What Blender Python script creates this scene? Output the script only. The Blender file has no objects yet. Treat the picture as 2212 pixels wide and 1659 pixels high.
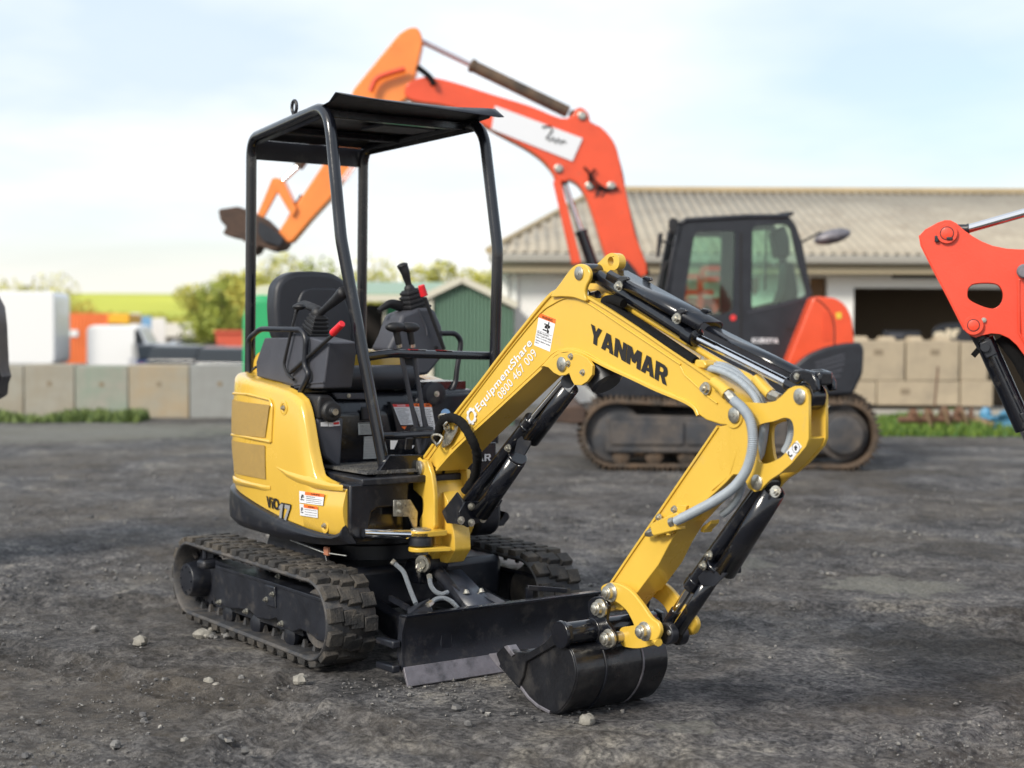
import bpy, math, random
from math import radians as R_, sin, cos, pi, sqrt, atan2
from mathutils import Vector, Matrix, noise
from mathutils.geometry import tessellate_polygon
random.seed(7)
SC = bpy.context.scene
# ---------------------------------------------------------------- camera
F_ = 3340.0; W_, H_ = 2212.0, 1659.0
CAM = Vector((6.07, -3.61, 1.39)); YAW, PIT, ROL = R_(144.1), R_(-2.17), R_(0.3)
FW = Vector((cos(YAW)*cos(PIT), sin(YAW)*cos(PIT), sin(PIT)))
r0 = FW.cross(Vector((0, 0, 1))).normalized(); u0 = r0.cross(FW)
RT = cos(ROL)*r0 + sin(ROL)*u0; UP = -sin(ROL)*r0 + cos(ROL)*u0
cd = bpy.data.cameras.new('camera'); cam = bpy.data.objects.new('camera', cd)
SC.collection.objects.link(cam); SC.camera = cam
cam.matrix_world = Matrix(((RT.x, UP.x, -FW.x, CAM.x), (RT.y, UP.y, -FW.y, CAM.y), (RT.z, UP.z, -FW.z, CAM.z), (0, 0, 0, 1)))
cd.sensor_width = 36.0; cd.lens = F_/W_*36.0; cd.clip_start = 0.1; cd.clip_end = 3000
cd.dof.use_dof = True; cd.dof.focus_distance = 5.8; cd.dof.aperture_fstop = 1.95
# ---------------------------------------------------------------- sky and sun
SUN_AZ, SUN_EL = R_(-78), R_(34)          # direction the light comes from
w = bpy.data.worlds.new('World'); SC.world = w; w.use_nodes = True
nt = w.node_tree; nt.nodes.clear()
def N(nt, t, **k):
    n = nt.nodes.new(t)
    for a, b in k.items():
        if a.startswith('i_'): n.inputs[a[2:].replace('_', ' ')].default_value = b
        else: setattr(n, a, b)
    return n
sky = N(nt, 'ShaderNodeTexSky', sky_type='NISHITA', sun_disc=False, sun_elevation=SUN_EL, sun_rotation=pi/2-SUN_AZ, air_density=1.0, dust_density=1.5)
tc = N(nt, 'ShaderNodeTexCoord')
sep = N(nt, 'ShaderNodeSeparateXYZ'); nt.links.new(tc.outputs['Generated'], sep.inputs[0])
zz = N(nt, 'ShaderNodeMath', operation='MAXIMUM'); zz.inputs[1].default_value = 0.0; nt.links.new(sep.outputs[2], zz.inputs[0])
za = N(nt, 'ShaderNodeMath', operation='ADD'); za.inputs[1].default_value = 0.16; nt.links.new(zz.outputs[0], za.inputs[0])
dx = N(nt, 'ShaderNodeMath', operation='DIVIDE'); nt.links.new(sep.outputs[0], dx.inputs[0]); nt.links.new(za.outputs[0], dx.inputs[1])
dy = N(nt, 'ShaderNodeMath', operation='DIVIDE'); nt.links.new(sep.outputs[1], dy.inputs[0]); nt.links.new(za.outputs[0], dy.inputs[1])
cb = N(nt, 'ShaderNodeCombineXYZ'); nt.links.new(dx.outputs[0], cb.inputs[0]); nt.links.new(dy.outputs[0], cb.inputs[1])
no = N(nt, 'ShaderNodeTexNoise', i_Scale=0.55, i_Detail=7.0, i_Roughness=0.5, i_Distortion=0.3); nt.links.new(cb.outputs[0], no.inputs['Vector'])
rp = N(nt, 'ShaderNodeValToRGB'); nt.links.new(no.outputs[0], rp.inputs[0])
rp.color_ramp.elements[0].position = 0.30; rp.color_ramp.elements[0].color = (0.42, 0.42, 0.42, 1)
rp.color_ramp.elements[1].position = 0.62; rp.color_ramp.elements[1].color = (1, 1, 1, 1)
hz = N(nt, 'ShaderNodeMapRange'); hz.inputs[1].default_value = 0.0; hz.inputs[2].default_value = 0.16; hz.inputs[3].default_value = 0.75; hz.inputs[4].default_value = 0.0
nt.links.new(sep.outputs[2], hz.inputs[0])
mx_ = N(nt, 'ShaderNodeMath', operation='MAXIMUM'); nt.links.new(rp.outputs[0], mx_.inputs[0]); nt.links.new(hz.outputs[0], mx_.inputs[1])
no2 = N(nt, 'ShaderNodeTexNoise', i_Scale=0.9, i_Detail=5.0); nt.links.new(cb.outputs[0], no2.inputs['Vector'])
cc = N(nt, 'ShaderNodeValToRGB'); nt.links.new(no2.outputs[0], cc.inputs[0])
CL = 6.7
cc.color_ramp.elements[0].position = 0.40; cc.color_ramp.elements[0].color = (0.65, 0.755, 0.85, 1)
cc.color_ramp.elements[1].position = 0.66; cc.color_ramp.elements[1].color = (0.95, 0.97, 1, 1)
cs = N(nt, 'ShaderNodeVectorMath', operation='SCALE'); cs.inputs['Scale'].default_value = CL; crm = N(nt, 'ShaderNodeMix', data_type='RGBA'); wz = N(nt, 'ShaderNodeMapRange'); wz.inputs[1].default_value = 0.0; wz.inputs[2].default_value = 0.11; wz.inputs[3].default_value = 0.9; wz.inputs[4].default_value = 0.0
nt.links.new(sep.outputs[2], wz.inputs[0]); nt.links.new(wz.outputs[0], crm.inputs['Factor']); nt.links.new(cc.outputs[0], crm.inputs['A']); crm.inputs['B'].default_value = (1.16, 1.10, 1.01, 1)
nt.links.new(crm.outputs['Result'], cs.inputs[0])
mixc = N(nt, 'ShaderNodeMix', data_type='RGBA'); nt.links.new(mx_.outputs[0], mixc.inputs['Factor'])
nt.links.new(sky.outputs[0], mixc.inputs['A']); nt.links.new(cs.outputs[0], mixc.inputs['B'])
bg = N(nt, 'ShaderNodeBackground'); bg.inputs['Strength'].default_value = 0.11; nt.links.new(mixc.outputs['Result'], bg.inputs['Color'])
ow = N(nt, 'ShaderNodeOutputWorld'); nt.links.new(bg.outputs[0], ow.inputs[0])
sl = bpy.data.lights.new('sun', 'SUN'); sl.energy = 2.3; sl.angle = R_(14); sl.color = (1.0, 0.93, 0.82)
so = bpy.data.objects.new('sun', sl); SC.collection.objects.link(so)
sd = Vector((cos(SUN_AZ)*cos(SUN_EL), sin(SUN_AZ)*cos(SUN_EL), sin(SUN_EL)))
so.rotation_euler = sd.to_track_quat('Z', 'Y').to_euler(); so.location = (0, 0, 20)
SC.view_settings.view_transform = 'Standard'; SC.view_settings.look = 'None'; SC.view_settings.gamma = 1.0; SC.view_settings.exposure = 0.72
SC.render.engine = 'CYCLES'; SC.cycles.max_bounces = 8; SC.cycles.transparent_max_bounces = 24
# ---------------------------------------------------------------- frames: real vertical planes through the place
# regions of the photograph that were measured (origin x, origin y, scale to full pixels)
ZR = dict(a=(350,850,.42208), b=(500,180,.42184), c=(880,550,.46112), d=(850,900,.4522), e=(1300,850,.3918), g=(1100,400,.54656),
 h=(480,40,.46112), i=(0,560,.28029), j=(520,580,.21698), k=(820,560,.20492), l=(680,860,.17179), m=(880,1220,.19892), n=(1240,560,.20796),
 o=(1900,440,.39786), F=(0,0,1.04385), p=(1450,460,.27722), r=(2000,700,.18081), s=(880,900,.24115), t=(1100,650,.15068), v=(540,1040,.12658),
 w=(0,1250,.5199), x=(1400,1000,.44126))
def ray(z, x, y):
    a, b, s = ZR[z]; X = (a+x*s)/1.04385; Y = (b+y*s)/1.04385
    return FW + RT*((X-W_/2)/F_) - UP*((Y-H_/2)/F_)
def on(z, x, y, n, d):                      # point of the sight line on the plane n.P = d
    D = ray(z, x, y); n = Vector(n); return CAM + D*((d-n.dot(CAM))/n.dot(D))
def PY(z, x, y, v): return on(z, x, y, (0, 1, 0), v)
def PX(z, x, y, v): return on(z, x, y, (1, 0, 0), v)
def PZ(z, x, y, v=0.0): return on(z, x, y, (0, 0, 1), v)
HF = Vector((cos(YAW), sin(YAW), 0)); HR = Vector((sin(YAW), -cos(YAW), 0))
I4 = Matrix.Identity(4)
def frame(z, x, depth, yaw=0.0):            # ground frame: x to the right, y away, z up
    D = ray(z, x, 700); D = D/D.dot(HF); P = CAM + D*depth; P.z = 0
    M = Matrix(((HR.x, HF.x, 0, P.x), (HR.y, HF.y, 0, P.y), (0, 0, 1, 0), (0, 0, 0, 1)))
    return M @ Matrix.Rotation(yaw, 4, 'Z')
def L(M, z, x, y, v=0.0):                   # local point of frame M on its plane local y = v
    Mi = M.inverted(); o = Mi @ CAM; D = Mi.to_3x3() @ ray(z, x, y)
    return o + D*((v-o.y)/D.y)
def xz(M, z, pts, v=0.0): return [((q := L(M, z, a, b, v)).x, q.z) for a, b in pts]
# ---------------------------------------------------------------- materials
MATS = {}
def mat(name, col, rough=0.5, metal=0.0, coat=0.0, nz=None, bump=None, spec=0.5, trans=0.0, emit=None, col2=None):
    """nz=(scale, amount) colour mottling; bump=(scale, strength); col2=(colour, scale, threshold, softness) dirt patches"""
    m = bpy.data.materials.new(name); m.use_nodes = True; t = m.node_tree; b = t.nodes['Principled BSDF']
    c4 = (*col, 1.0); b.inputs['Base Color'].default_value = c4
    b.inputs['Roughness'].default_value = rough; b.inputs['Metallic'].default_value = metal
    b.inputs['Coat Weight'].default_value = coat; b.inputs['Coat Roughness'].default_value = 0.12
    b.inputs['Specular IOR Level'].default_value = spec
    if trans: b.inputs['Transmission Weight'].default_value = trans; b.inputs['IOR'].default_value = 1.1
    tc = N(t, 'ShaderNodeTexCoord'); src = None
    if nz:
        n = N(t, 'ShaderNodeTexNoise', i_Scale=nz[0], i_Detail=6.0, i_Roughness=0.6); t.links.new(tc.outputs['Object'], n.inputs['Vector'])
        mr = N(t, 'ShaderNodeMapRange'); mr.inputs[1].default_value = 0.3; mr.inputs[2].default_value = 0.7; mr.inputs[3].default_value = 1-nz[1]; mr.inputs[4].default_value = 1+nz[1]
        t.links.new(n.outputs[0], mr.inputs[0])
        vm = N(t, 'ShaderNodeVectorMath', operation='SCALE'); vm.inputs[0].default_value = col; t.links.new(mr.outputs[0], vm.inputs['Scale'])
        src = vm.outputs[0]
        r2 = N(t, 'ShaderNodeMapRange'); r2.inputs[1].default_value = 0.3; r2.inputs[2].default_value = 0.7; r2.inputs[3].default_value = max(0, rough-0.08); r2.inputs[4].default_value = min(1, rough+0.1)
        t.links.new(n.outputs[0], r2.inputs[0]); t.links.new(r2.outputs[0], b.inputs['Roughness'])
    if col2:
        n2 = N(t, 'ShaderNodeTexNoise', i_Scale=col2[1], i_Detail=8.0, i_Roughness=0.65); t.links.new(tc.outputs['Object'], n2.inputs['Vector'])
        m2 = N(t, 'ShaderNodeMapRange'); m2.inputs[1].default_value = col2[2]-col2[3]; m2.inputs[2].default_value = col2[2]+col2[3]; t.links.new(n2.outputs[0], m2.inputs[0])
        mm = N(t, 'ShaderNodeMix', data_type='RGBA'); t.links.new(m2.outputs[0], mm.inputs['Factor'])
        if src: t.links.new(src, mm.inputs['A'])
        else: mm.inputs['A'].default_value = c4
        mm.inputs['B'].default_value = (*col2[0], 1); src = mm.outputs['Result']
    if src: t.links.new(src, b.inputs['Base Color'])
    if bump:
        n3 = N(t, 'ShaderNodeTexNoise', i_Scale=bump[0], i_Detail=5.0); t.links.new(tc.outputs['Object'], n3.inputs['Vector'])
        bp = N(t, 'ShaderNodeBump', i_Strength=bump[1], i_Distance=0.01); t.links.new(n3.outputs[0], bp.inputs['Height']); t.links.new(bp.outputs[0], b.inputs['Normal'])
    if emit: b.inputs['Emission Color'].default_value = (*emit[:3], 1); b.inputs['Emission Strength'].default_value = emit[3]
    MATS[name] = m; return m
YEL = mat('yellow_paint', (0.67, 0.43, 0.058), 0.30, coat=0.35, nz=(3, 0.05), bump=(260, 0.04), col2=((0.50, 0.36, 0.14), 9, 0.74, 0.12))
YEP = mat('yellow_plastic_cover', (0.69, 0.435, 0.058), 0.24, coat=0.5, nz=(2, 0.04), col2=((0.55, 0.40, 0.16), 6, 0.76, 0.12))
TAN = mat('grille_mesh', (0.42, 0.27, 0.075), 0.6, nz=(60, 0.1), bump=(700, 0.6))
BLK = mat('black_gloss_paint', (0.006, 0.007, 0.011), 0.20, coat=0.4, nz=(5, 0.3), bump=(90, 0.04), col2=((0.07, 0.065, 0.06), 14, 0.70, 0.12))
BLM = mat('black_satin_paint', (0.010, 0.0115, 0.017), 0.38, nz=(8, 0.3), bump=(120, 0.06), col2=((0.075, 0.068, 0.062), 10, 0.66, 0.12))
BPL = mat('black_plastic', (0.012, 0.012, 0.014), 0.5, nz=(20, 0.15), bump=(500, 0.15))
GPL = mat('grey_plastic', (0.060, 0.063, 0.078), 0.5, nz=(15, 0.08), bump=(600, 0.2))
RUB = mat('track_rubber', (0.036, 0.035, 0.035), 0.8, nz=(14, 0.3), bump=(120, 0.5), col2=((0.115, 0.098, 0.078), 7, 0.56, 0.13), spec=0.3)
RUS = mat('track_rubber_side', (0.035, 0.036, 0.040), 0.62, nz=(14, 0.25), bump=(160, 0.3), col2=((0.14, 0.12, 0.10), 8, 0.60, 0.15))
HOS = mat('black_hose_sleeve', (0.012, 0.012, 0.013), 0.9, nz=(40, 0.3), bump=(420, 0.9), spec=0.2)
VIN = mat('seat_vinyl', (0.022, 0.024, 0.031), 0.42, nz=(12, 0.1), bump=(400, 0.2))
CHR = mat('chrome_rod', (0.78, 0.78, 0.80), 0.07, metal=1.0)
ZNC = mat('zinc_fastener', (0.52, 0.50, 0.44), 0.34, metal=0.9, nz=(90, 0.25))
STL = mat('worn_steel', (0.19, 0.18, 0.20), 0.42, metal=0.35, nz=(24, 0.2), bump=(160, 0.15), col2=((0.05, 0.05, 0.055), 9, 0.62, 0.1))
SPR = mat('grey_spiral_guard', (0.30, 0.34, 0.38), 0.45, nz=(30, 0.1))
BRD = mat('braided_steel_hose', (0.30, 0.33, 0.36), 0.4, metal=0.5, nz=(400, 0.3), bump=(900, 0.8))
REDP = mat('red_lever_cap', (0.72, 0.02, 0.03), 0.4)
WHT = mat('white_decal', (0.72, 0.73, 0.76), 0.45)
DKT = mat('dark_decal', (0.014, 0.012, 0.012), 0.45)
ORG = mat('orange_decal', (0.85, 0.16, 0.02), 0.45)
RDD = mat('red_decal', (0.70, 0.04, 0.04), 0.45)
SLV = mat('silver_decal', (0.36, 0.36, 0.36), 0.4, metal=0.2)
LBL = mat('grey_label', (0.42, 0.43, 0.42), 0.45, nz=(80, 0.1))
BLU = mat('blue_tag', (0.25, 0.45, 0.75), 0.45)
COP = mat('copper_bracket', (0.40, 0.16, 0.09), 0.5)
BKT = mat('scuffed_black_paint', (0.007, 0.0075, 0.010), 0.32, coat=0.25, nz=(7, 0.3), bump=(60, 0.12), col2=((0.045, 0.042, 0.04), 9, 0.62, 0.12))
GRD = mat('black_paint_sky_sheen', (0.035, 0.040, 0.055), 0.38, nz=(12, 0.2), bump=(200, 0.1))  # black guard paint, lightened and blued in colour for its sky reflection
KOR = mat('orange_red_paint', (0.74, 0.078, 0.022), 0.34, coat=0.3, nz=(4, 0.08), bump=(180, 0.05), col2=((0.42, 0.10, 0.06), 8, 0.72, 0.1))
KBK = mat('cab_black_paint', (0.018, 0.020, 0.026), 0.4, nz=(8, 0.2))
MUD = mat('muddy_steel_track', (0.060, 0.050, 0.042), 0.8, nz=(7, 0.35), bump=(40, 0.7), col2=((0.15, 0.10, 0.065), 5, 0.52, 0.15), spec=0.25)
KUC = mat('dusty_undercarriage', (0.040, 0.042, 0.048), 0.65, nz=(6, 0.3), bump=(50, 0.3), col2=((0.13, 0.105, 0.085), 4, 0.56, 0.16))
RSB = mat('rusty_attachment', (0.075, 0.045, 0.032), 0.8, nz=(9, 0.4), bump=(40, 0.8))
def glass(name, tint, alpha):
    m = bpy.data.materials.new(name); m.use_nodes = True; t = m.node_tree; t.nodes.clear()
    g = N(t, 'ShaderNodeBsdfGlossy'); g.inputs['Roughness'].default_value = 0.03; g.inputs['Color'].default_value = (1, 1, 1, 1)
    tr = N(t, 'ShaderNodeBsdfTransparent'); tr.inputs['Color'].default_value = (*tint, 1)
    fr = N(t, 'ShaderNodeFresnel'); fr.inputs['IOR'].default_value = 1.5
    mr = N(t, 'ShaderNodeMath', operation='ADD'); mr.inputs[1].default_value = alpha; t.links.new(fr.outputs[0], mr.inputs[0])
    mx = N(t, 'ShaderNodeMixShader'); t.links.new(mr.outputs[0], mx.inputs[0]); t.links.new(tr.outputs[0], mx.inputs[1]); t.links.new(g.outputs[0], mx.inputs[2])
    o = N(t, 'ShaderNodeOutputMaterial'); t.links.new(mx.outputs[0], o.inputs[0]); return m
GLS = glass('green_tinted_glass', (0.74, 0.88, 0.80), 0.02)
CGL = mat('dark_car_glass', (0.02, 0.025, 0.03), 0.06)
# ---------------------------------------------------------------- mesh building
def seg(n): return max(3, int(n))
class MB:
    def __init__(s): s.v = []; s.f = []
    def add(s, vs, fs):
        k = len(s.v); s.v += [Vector(p) for p in vs]; s.f += [tuple(i+k for i in f) for f in fs]; return s
    def plate(s, pts, y0, y1, holes=()):        # polygon in local x-z, extruded along y
        loops = [list(pts)] + [list(h) for h in holes]
        n = sum(len(l) for l in loops); flat = [p for l in loops for p in l]
        vs = [(p[0], y0, p[1]) for p in flat] + [(p[0], y1, p[1]) for p in flat]
        fs = []; k = 0
        def area(l): return sum(l[i][0]*l[(i+1) % len(l)][1]-l[(i+1) % len(l)][0]*l[i][1] for i in range(len(l)))
        for li, l in enumerate(loops):
            m = len(l); cw = area(l) > 0
            if li: cw = not cw
            for i in range(m):
                a, b = k+i, k+(i+1) % m
                fs.append((b, a, a+n, b+n) if cw else (a, b, b+n, a+n))
            k += m
        if not holes:
            idx = list(range(n)); 
            if area(loops[0]) < 0: idx.reverse()
            fs.append(tuple(idx)); fs.append(tuple(i+n for i in reversed(idx)))
        else:
            tr = tessellate_polygon([[Vector((p[0], p[1], 0)) for p in l] for l in loops])
            for t in tr:
                a = flat[t[0]]; b = flat[t[1]]; c = flat[t[2]]
                o = (b[0]-a[0])*(c[1]-a[1])-(b[1]-a[1])*(c[0]-a[0]); t = tuple(t) if o > 0 else tuple(reversed(t))
                fs.append(t); fs.append(tuple(i+n for i in reversed(t)))
        if y1 < y0: fs = [tuple(reversed(f)) for f in fs]
        return s.add(vs, fs)
    def box(s, a, b):
        x0, y0, z0 = a; x1, y1, z1 = b
        x0, x1 = sorted((x0, x1)); y0, y1 = sorted((y0, y1)); z0, z1 = sorted((z0, z1))
        return s.add([(x0,y0,z0),(x1,y0,z0),(x1,y1,z0),(x0,y1,z0),(x0,y0,z1),(x1,y0,z1),(x1,y1,z1),(x0,y1,z1)],
                     [(0,3,2,1),(4,5,6,7),(0,1,5,4),(1,2,6,5),(2,3,7,6),(3,0,4,7)])
    def hexa(s, p):                              # 8 corners: bottom 4, top 4
        return s.add(p, [(0,3,2,1),(4,5,6,7),(0,1,5,4),(1,2,6,5),(2,3,7,6),(3,0,4,7)])
    def bar(s, p0, p1, w, t, up=(0, 0, 1)):      # square bar
        p0, p1 = Vector(p0), Vector(p1); d = (p1-p0).normalized(); a = d.cross(Vector(up)).normalized(); b = a.cross(d)
        c = [p + a*(i*w/2) + b*(j*t/2) for p in (p0, p1) for i, j in ((-1,-1),(1,-1),(1,1),(-1,1))]
        return s.add(c, [(3,2,1,0),(4,5,6,7),(0,1,5,4),(1,2,6,5),(2,3,7,6),(3,0,4,7)])
    def tube(s, pts, r, n=12, closed=False, rf=None, cap=True, flat=1.0):
        P = [Vector(p) for p in pts]; m = len(P); T = []
        for i in range(m):
            a = P[(i-1) % m] if (closed or i) else P[0]; b = P[(i+1) % m] if (closed or i < m-1) else P[-1]
            T.append((b-a).normalized())
        u = T[0].orthogonal().normalized(); vs = []; fs = []
        for i in range(m):
            if i: u = (u - T[i]*u.dot(T[i])).normalized()
            v = T[i].cross(u); rr = rf(i/(m-1)) if rf else (r[i] if isinstance(r, (list, tuple)) else r)
            for k in range(n):
                a = 2*pi*k/n; vs.append(P[i] + (u*cos(a) + v*sin(a)*flat)*rr)
        for i in range(m if closed else m-1):
            j = (i+1) % m
            for k in range(n): fs.append((i*n+k, i*n+(k+1) % n, j*n+(k+1) % n, j*n+k))
        if not closed and cap: fs.append(tuple(reversed(range(n)))); fs.append(tuple((m-1)*n+k for k in range(n)))
        return s.add(vs, fs)
    def cyl(s, p0, p1, r, n=20, r1=None): return s.tube([p0, p1], [r, r if r1 is None else r1], n)
    def lathe(s, p0, axis, prof, n=24):          # prof: (distance along axis, radius)
        p0 = Vector(p0); ax = Vector(axis).normalized()
        return s.tubex([p0+ax*a for a, _ in prof], [max(b, 1e-4) for _, b in prof], ax, n)
    def tubex(s, P, r, ax, n):
        u = ax.orthogonal().normalized(); v = ax.cross(u); vs = []; fs = []
        for p, q in zip(P, r):
            for k in range(n): a = 2*pi*k/n; vs.append(p+(u*cos(a)+v*sin(a))*q)
        for i in range(len(P)-1):
            for k in range(n): fs.append((i*n+k, i*n+(k+1) % n, (i+1)*n+(k+1) % n, (i+1)*n+k))
        fs.append(tuple(reversed(range(n)))); fs.append(tuple((len(P)-1)*n+k for k in range(n)))
        return s.add(vs, fs)
    def ball(s, c, r, n=12, sc=(1, 1, 1), jit=0.0, seed=0):
        c = Vector(c); vs = []; fs = []; m = max(4, n//2); rnd = random.Random(seed)
        for i in range(m+1):
            for k in range(n):
                a = pi*i/m; b = 2*pi*k/n; d = Vector((sin(a)*cos(b), sin(a)*sin(b), cos(a)))
                q = r*(1+jit*noise.noise(d*1.7+Vector((seed, 0, 0)))) if jit else r
                vs.append(c+Vector((d.x*sc[0], d.y*sc[1], d.z*sc[2]))*q)
        for i in range(m):
            for k in range(n): fs.append((i*n+k, (i+1)*n+k, (i+1)*n+(k+1) % n, i*n+(k+1) % n))
        return s.add(vs, fs)
    def grid(s, rows, thick=None):               # rows of points -> surface
        n = len(rows[0]); vs = [p for r in rows for p in r]; fs = []
        for i in range(len(rows)-1):
            for k in range(n-1): fs.append((i*n+k, i*n+k+1, (i+1)*n+k+1, (i+1)*n+k))
        return s.add(vs, fs)
    def bolt(s, p, ax, r, h=None):               # hexagon head on a washer
        p = Vector(p); ax = Vector(ax).normalized(); h = h or r*0.9
        s.cyl(p, p+ax*h*0.35, r*1.35, 16); s.cyl(p+ax*h*0.3, p+ax*h*1.2, r, 6); s.cyl(p+ax*h*1.1, p+ax*h*1.7, r*0.55, 10); return s
    def xf(s, M): s.v = [M @ p for p in s.v]; return s
    def build(s, name, m, parent=None, bevel=0.0, smooth=32, M=None, solid=0.0, sub=0, segs=2):
        me = bpy.data.meshes.new(name); me.from_pydata([tuple(p) for p in s.v], [], s.f); me.validate(); me.update()
        me.materials.append(m); o = bpy.data.objects.new(name, me); SC.collection.objects.link(o)
        if smooth: me.shade_smooth(); me.set_sharp_from_angle(angle=R_(smooth))
        if parent: o.parent = parent
        elif M is not None: o.matrix_world = M
        if solid: md = o.modifiers.new('solid', 'SOLIDIFY'); md.thickness = solid; md.offset = 0
        if sub: md = o.modifiers.new('sub', 'SUBSURF'); md.levels = md.render_levels = sub
        if bevel:
            md = o.modifiers.new('bevel', 'BEVEL'); md.width = bevel; md.segments = segs; md.limit_method = 'ANGLE'; md.angle_limit = R_(35); md.harden_normals = False
        return o
def tag(o, label, cat=None, group=None, kind=None):
    if label: o['label'] = label
    if cat: o['category'] = cat
    if group: o['group'] = group
    if kind: o['kind'] = kind
    return o
def thing(name, label, cat, M=I4, group=None, kind=None):
    o = bpy.data.objects.new(name, None); SC.collection.objects.link(o); o.matrix_world = M; o.empty_display_size = 0.2
    return tag(o, label, cat, group, kind)
def lab(o, t): o['label'] = t; return o
def spline(pts, k=8, closed=False):              # Catmull-Rom
    P = [Vector(p) for p in pts]; n = len(P); out = []
    for i in range(n if closed else n-1):
        p0 = P[(i-1) % n] if (closed or i) else P[0]*2-P[1]; p1 = P[i]; p2 = P[(i+1) % n]; p3 = P[(i+2) % n] if (closed or i < n-2) else P[-1]*2-P[-2]
        for j in range(k):
            t = j/k; out.append(0.5*((2*p1)+(p2-p0)*t+(2*p0-5*p1+4*p2-p3)*t*t+(3*p1-p0-3*p2+p3)*t**3))
    if not closed: out.append(P[-1])
    return out
def sp2(pts, k=6, closed=True): return [(p.x, p.y) for p in spline([(a, b, 0) for a, b in pts], k, closed)]
def fillet(pts, r, k=6, closed=False):           # rounds the corners of a polyline
    P = [Vector(p) for p in pts]; n = len(P); out = []
    for i in range(n):
        if not closed and i in (0, n-1): out.append(P[i]); continue
        a, b, c = P[(i-1) % n], P[i], P[(i+1) % n]; rr = r[i] if isinstance(r, (list, tuple)) else r
        q = min(rr, (a-b).length*0.48, (c-b).length*0.48); p = b+(a-b).normalized()*q; s = b+(c-b).normalized()*q
        for j in range(k+1): t = j/k; out.append(p*(1-t)**2+b*2*t*(1-t)+s*t*t)
    return out
def fil2(pts, r, k=4): return [(p.x, p.y) for p in fillet([(a, b, 0) for a, b in pts], r, k, True)]
def circ(c, r, n=20): return [(c[0]+r*cos(2*pi*i/n), c[1]+r*sin(2*pi*i/n)) for i in range(n)]
def letters(s, p0, p1, p2, off, depth=0.0012, bold=0.0, shear=0.0, space=1.0):
    """lettering laid on the parallelogram p0 (bottom left) p1 (bottom right) p2 (top left), lifted by off along its normal"""
    cu = bpy.data.curves.new('t', 'FONT'); cu.body = s; cu.size = 1; cu.offset = bold; cu.shear = shear; cu.space_character = space; cu.resolution_u = 4
    o = bpy.data.objects.new('t', cu); SC.collection.objects.link(o); dg = bpy.context.evaluated_depsgraph_get()
    me = bpy.data.meshes.new_from_object(o.evaluated_get(dg)); vs = [v.co.copy() for v in me.vertices]; fs = [tuple(p.vertices) for p in me.polygons]
    bpy.data.objects.remove(o); bpy.data.curves.remove(cu); bpy.data.meshes.remove(me)
    x0 = min(v.x for v in vs); x1 = max(v.x for v in vs); y0 = min(v.y for v in vs if True); y1 = max(v.y for v in vs)
    p0, p1, p2 = Vector(p0), Vector(p1), Vector(p2); e1 = p1-p0; e2 = p2-p0; nn = e1.cross(e2).normalized()
    mb = MB(); mb.add([p0+e1*((v.x-x0)/(x1-x0))+e2*((v.y-y0)/(y1-y0))+nn*off for v in vs], fs); return mb
def quad(p, off=0.002, th=0.001):                # thin sticker over 4 points (bl, br, tr, tl)
    p = [Vector(q) for q in p]; nn = (p[1]-p[0]).cross(p[3]-p[0]).normalized()
    mb = MB(); mb.hexa([q+nn*(off-th) for q in p]+[q+nn*off for q in p]); return mb
def lerp(a, b, t): return a+(b-a)*t
def qpt(p, u, v): return lerp(lerp(p[0], p[1], u), lerp(p[3], p[2], u), v)
def sub(p, u0, v0, u1, v1): p = [Vector(q) for q in p]; return [qpt(p, u0, v0), qpt(p, u1, v0), qpt(p, u1, v1), qpt(p, u0, v1)]

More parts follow.
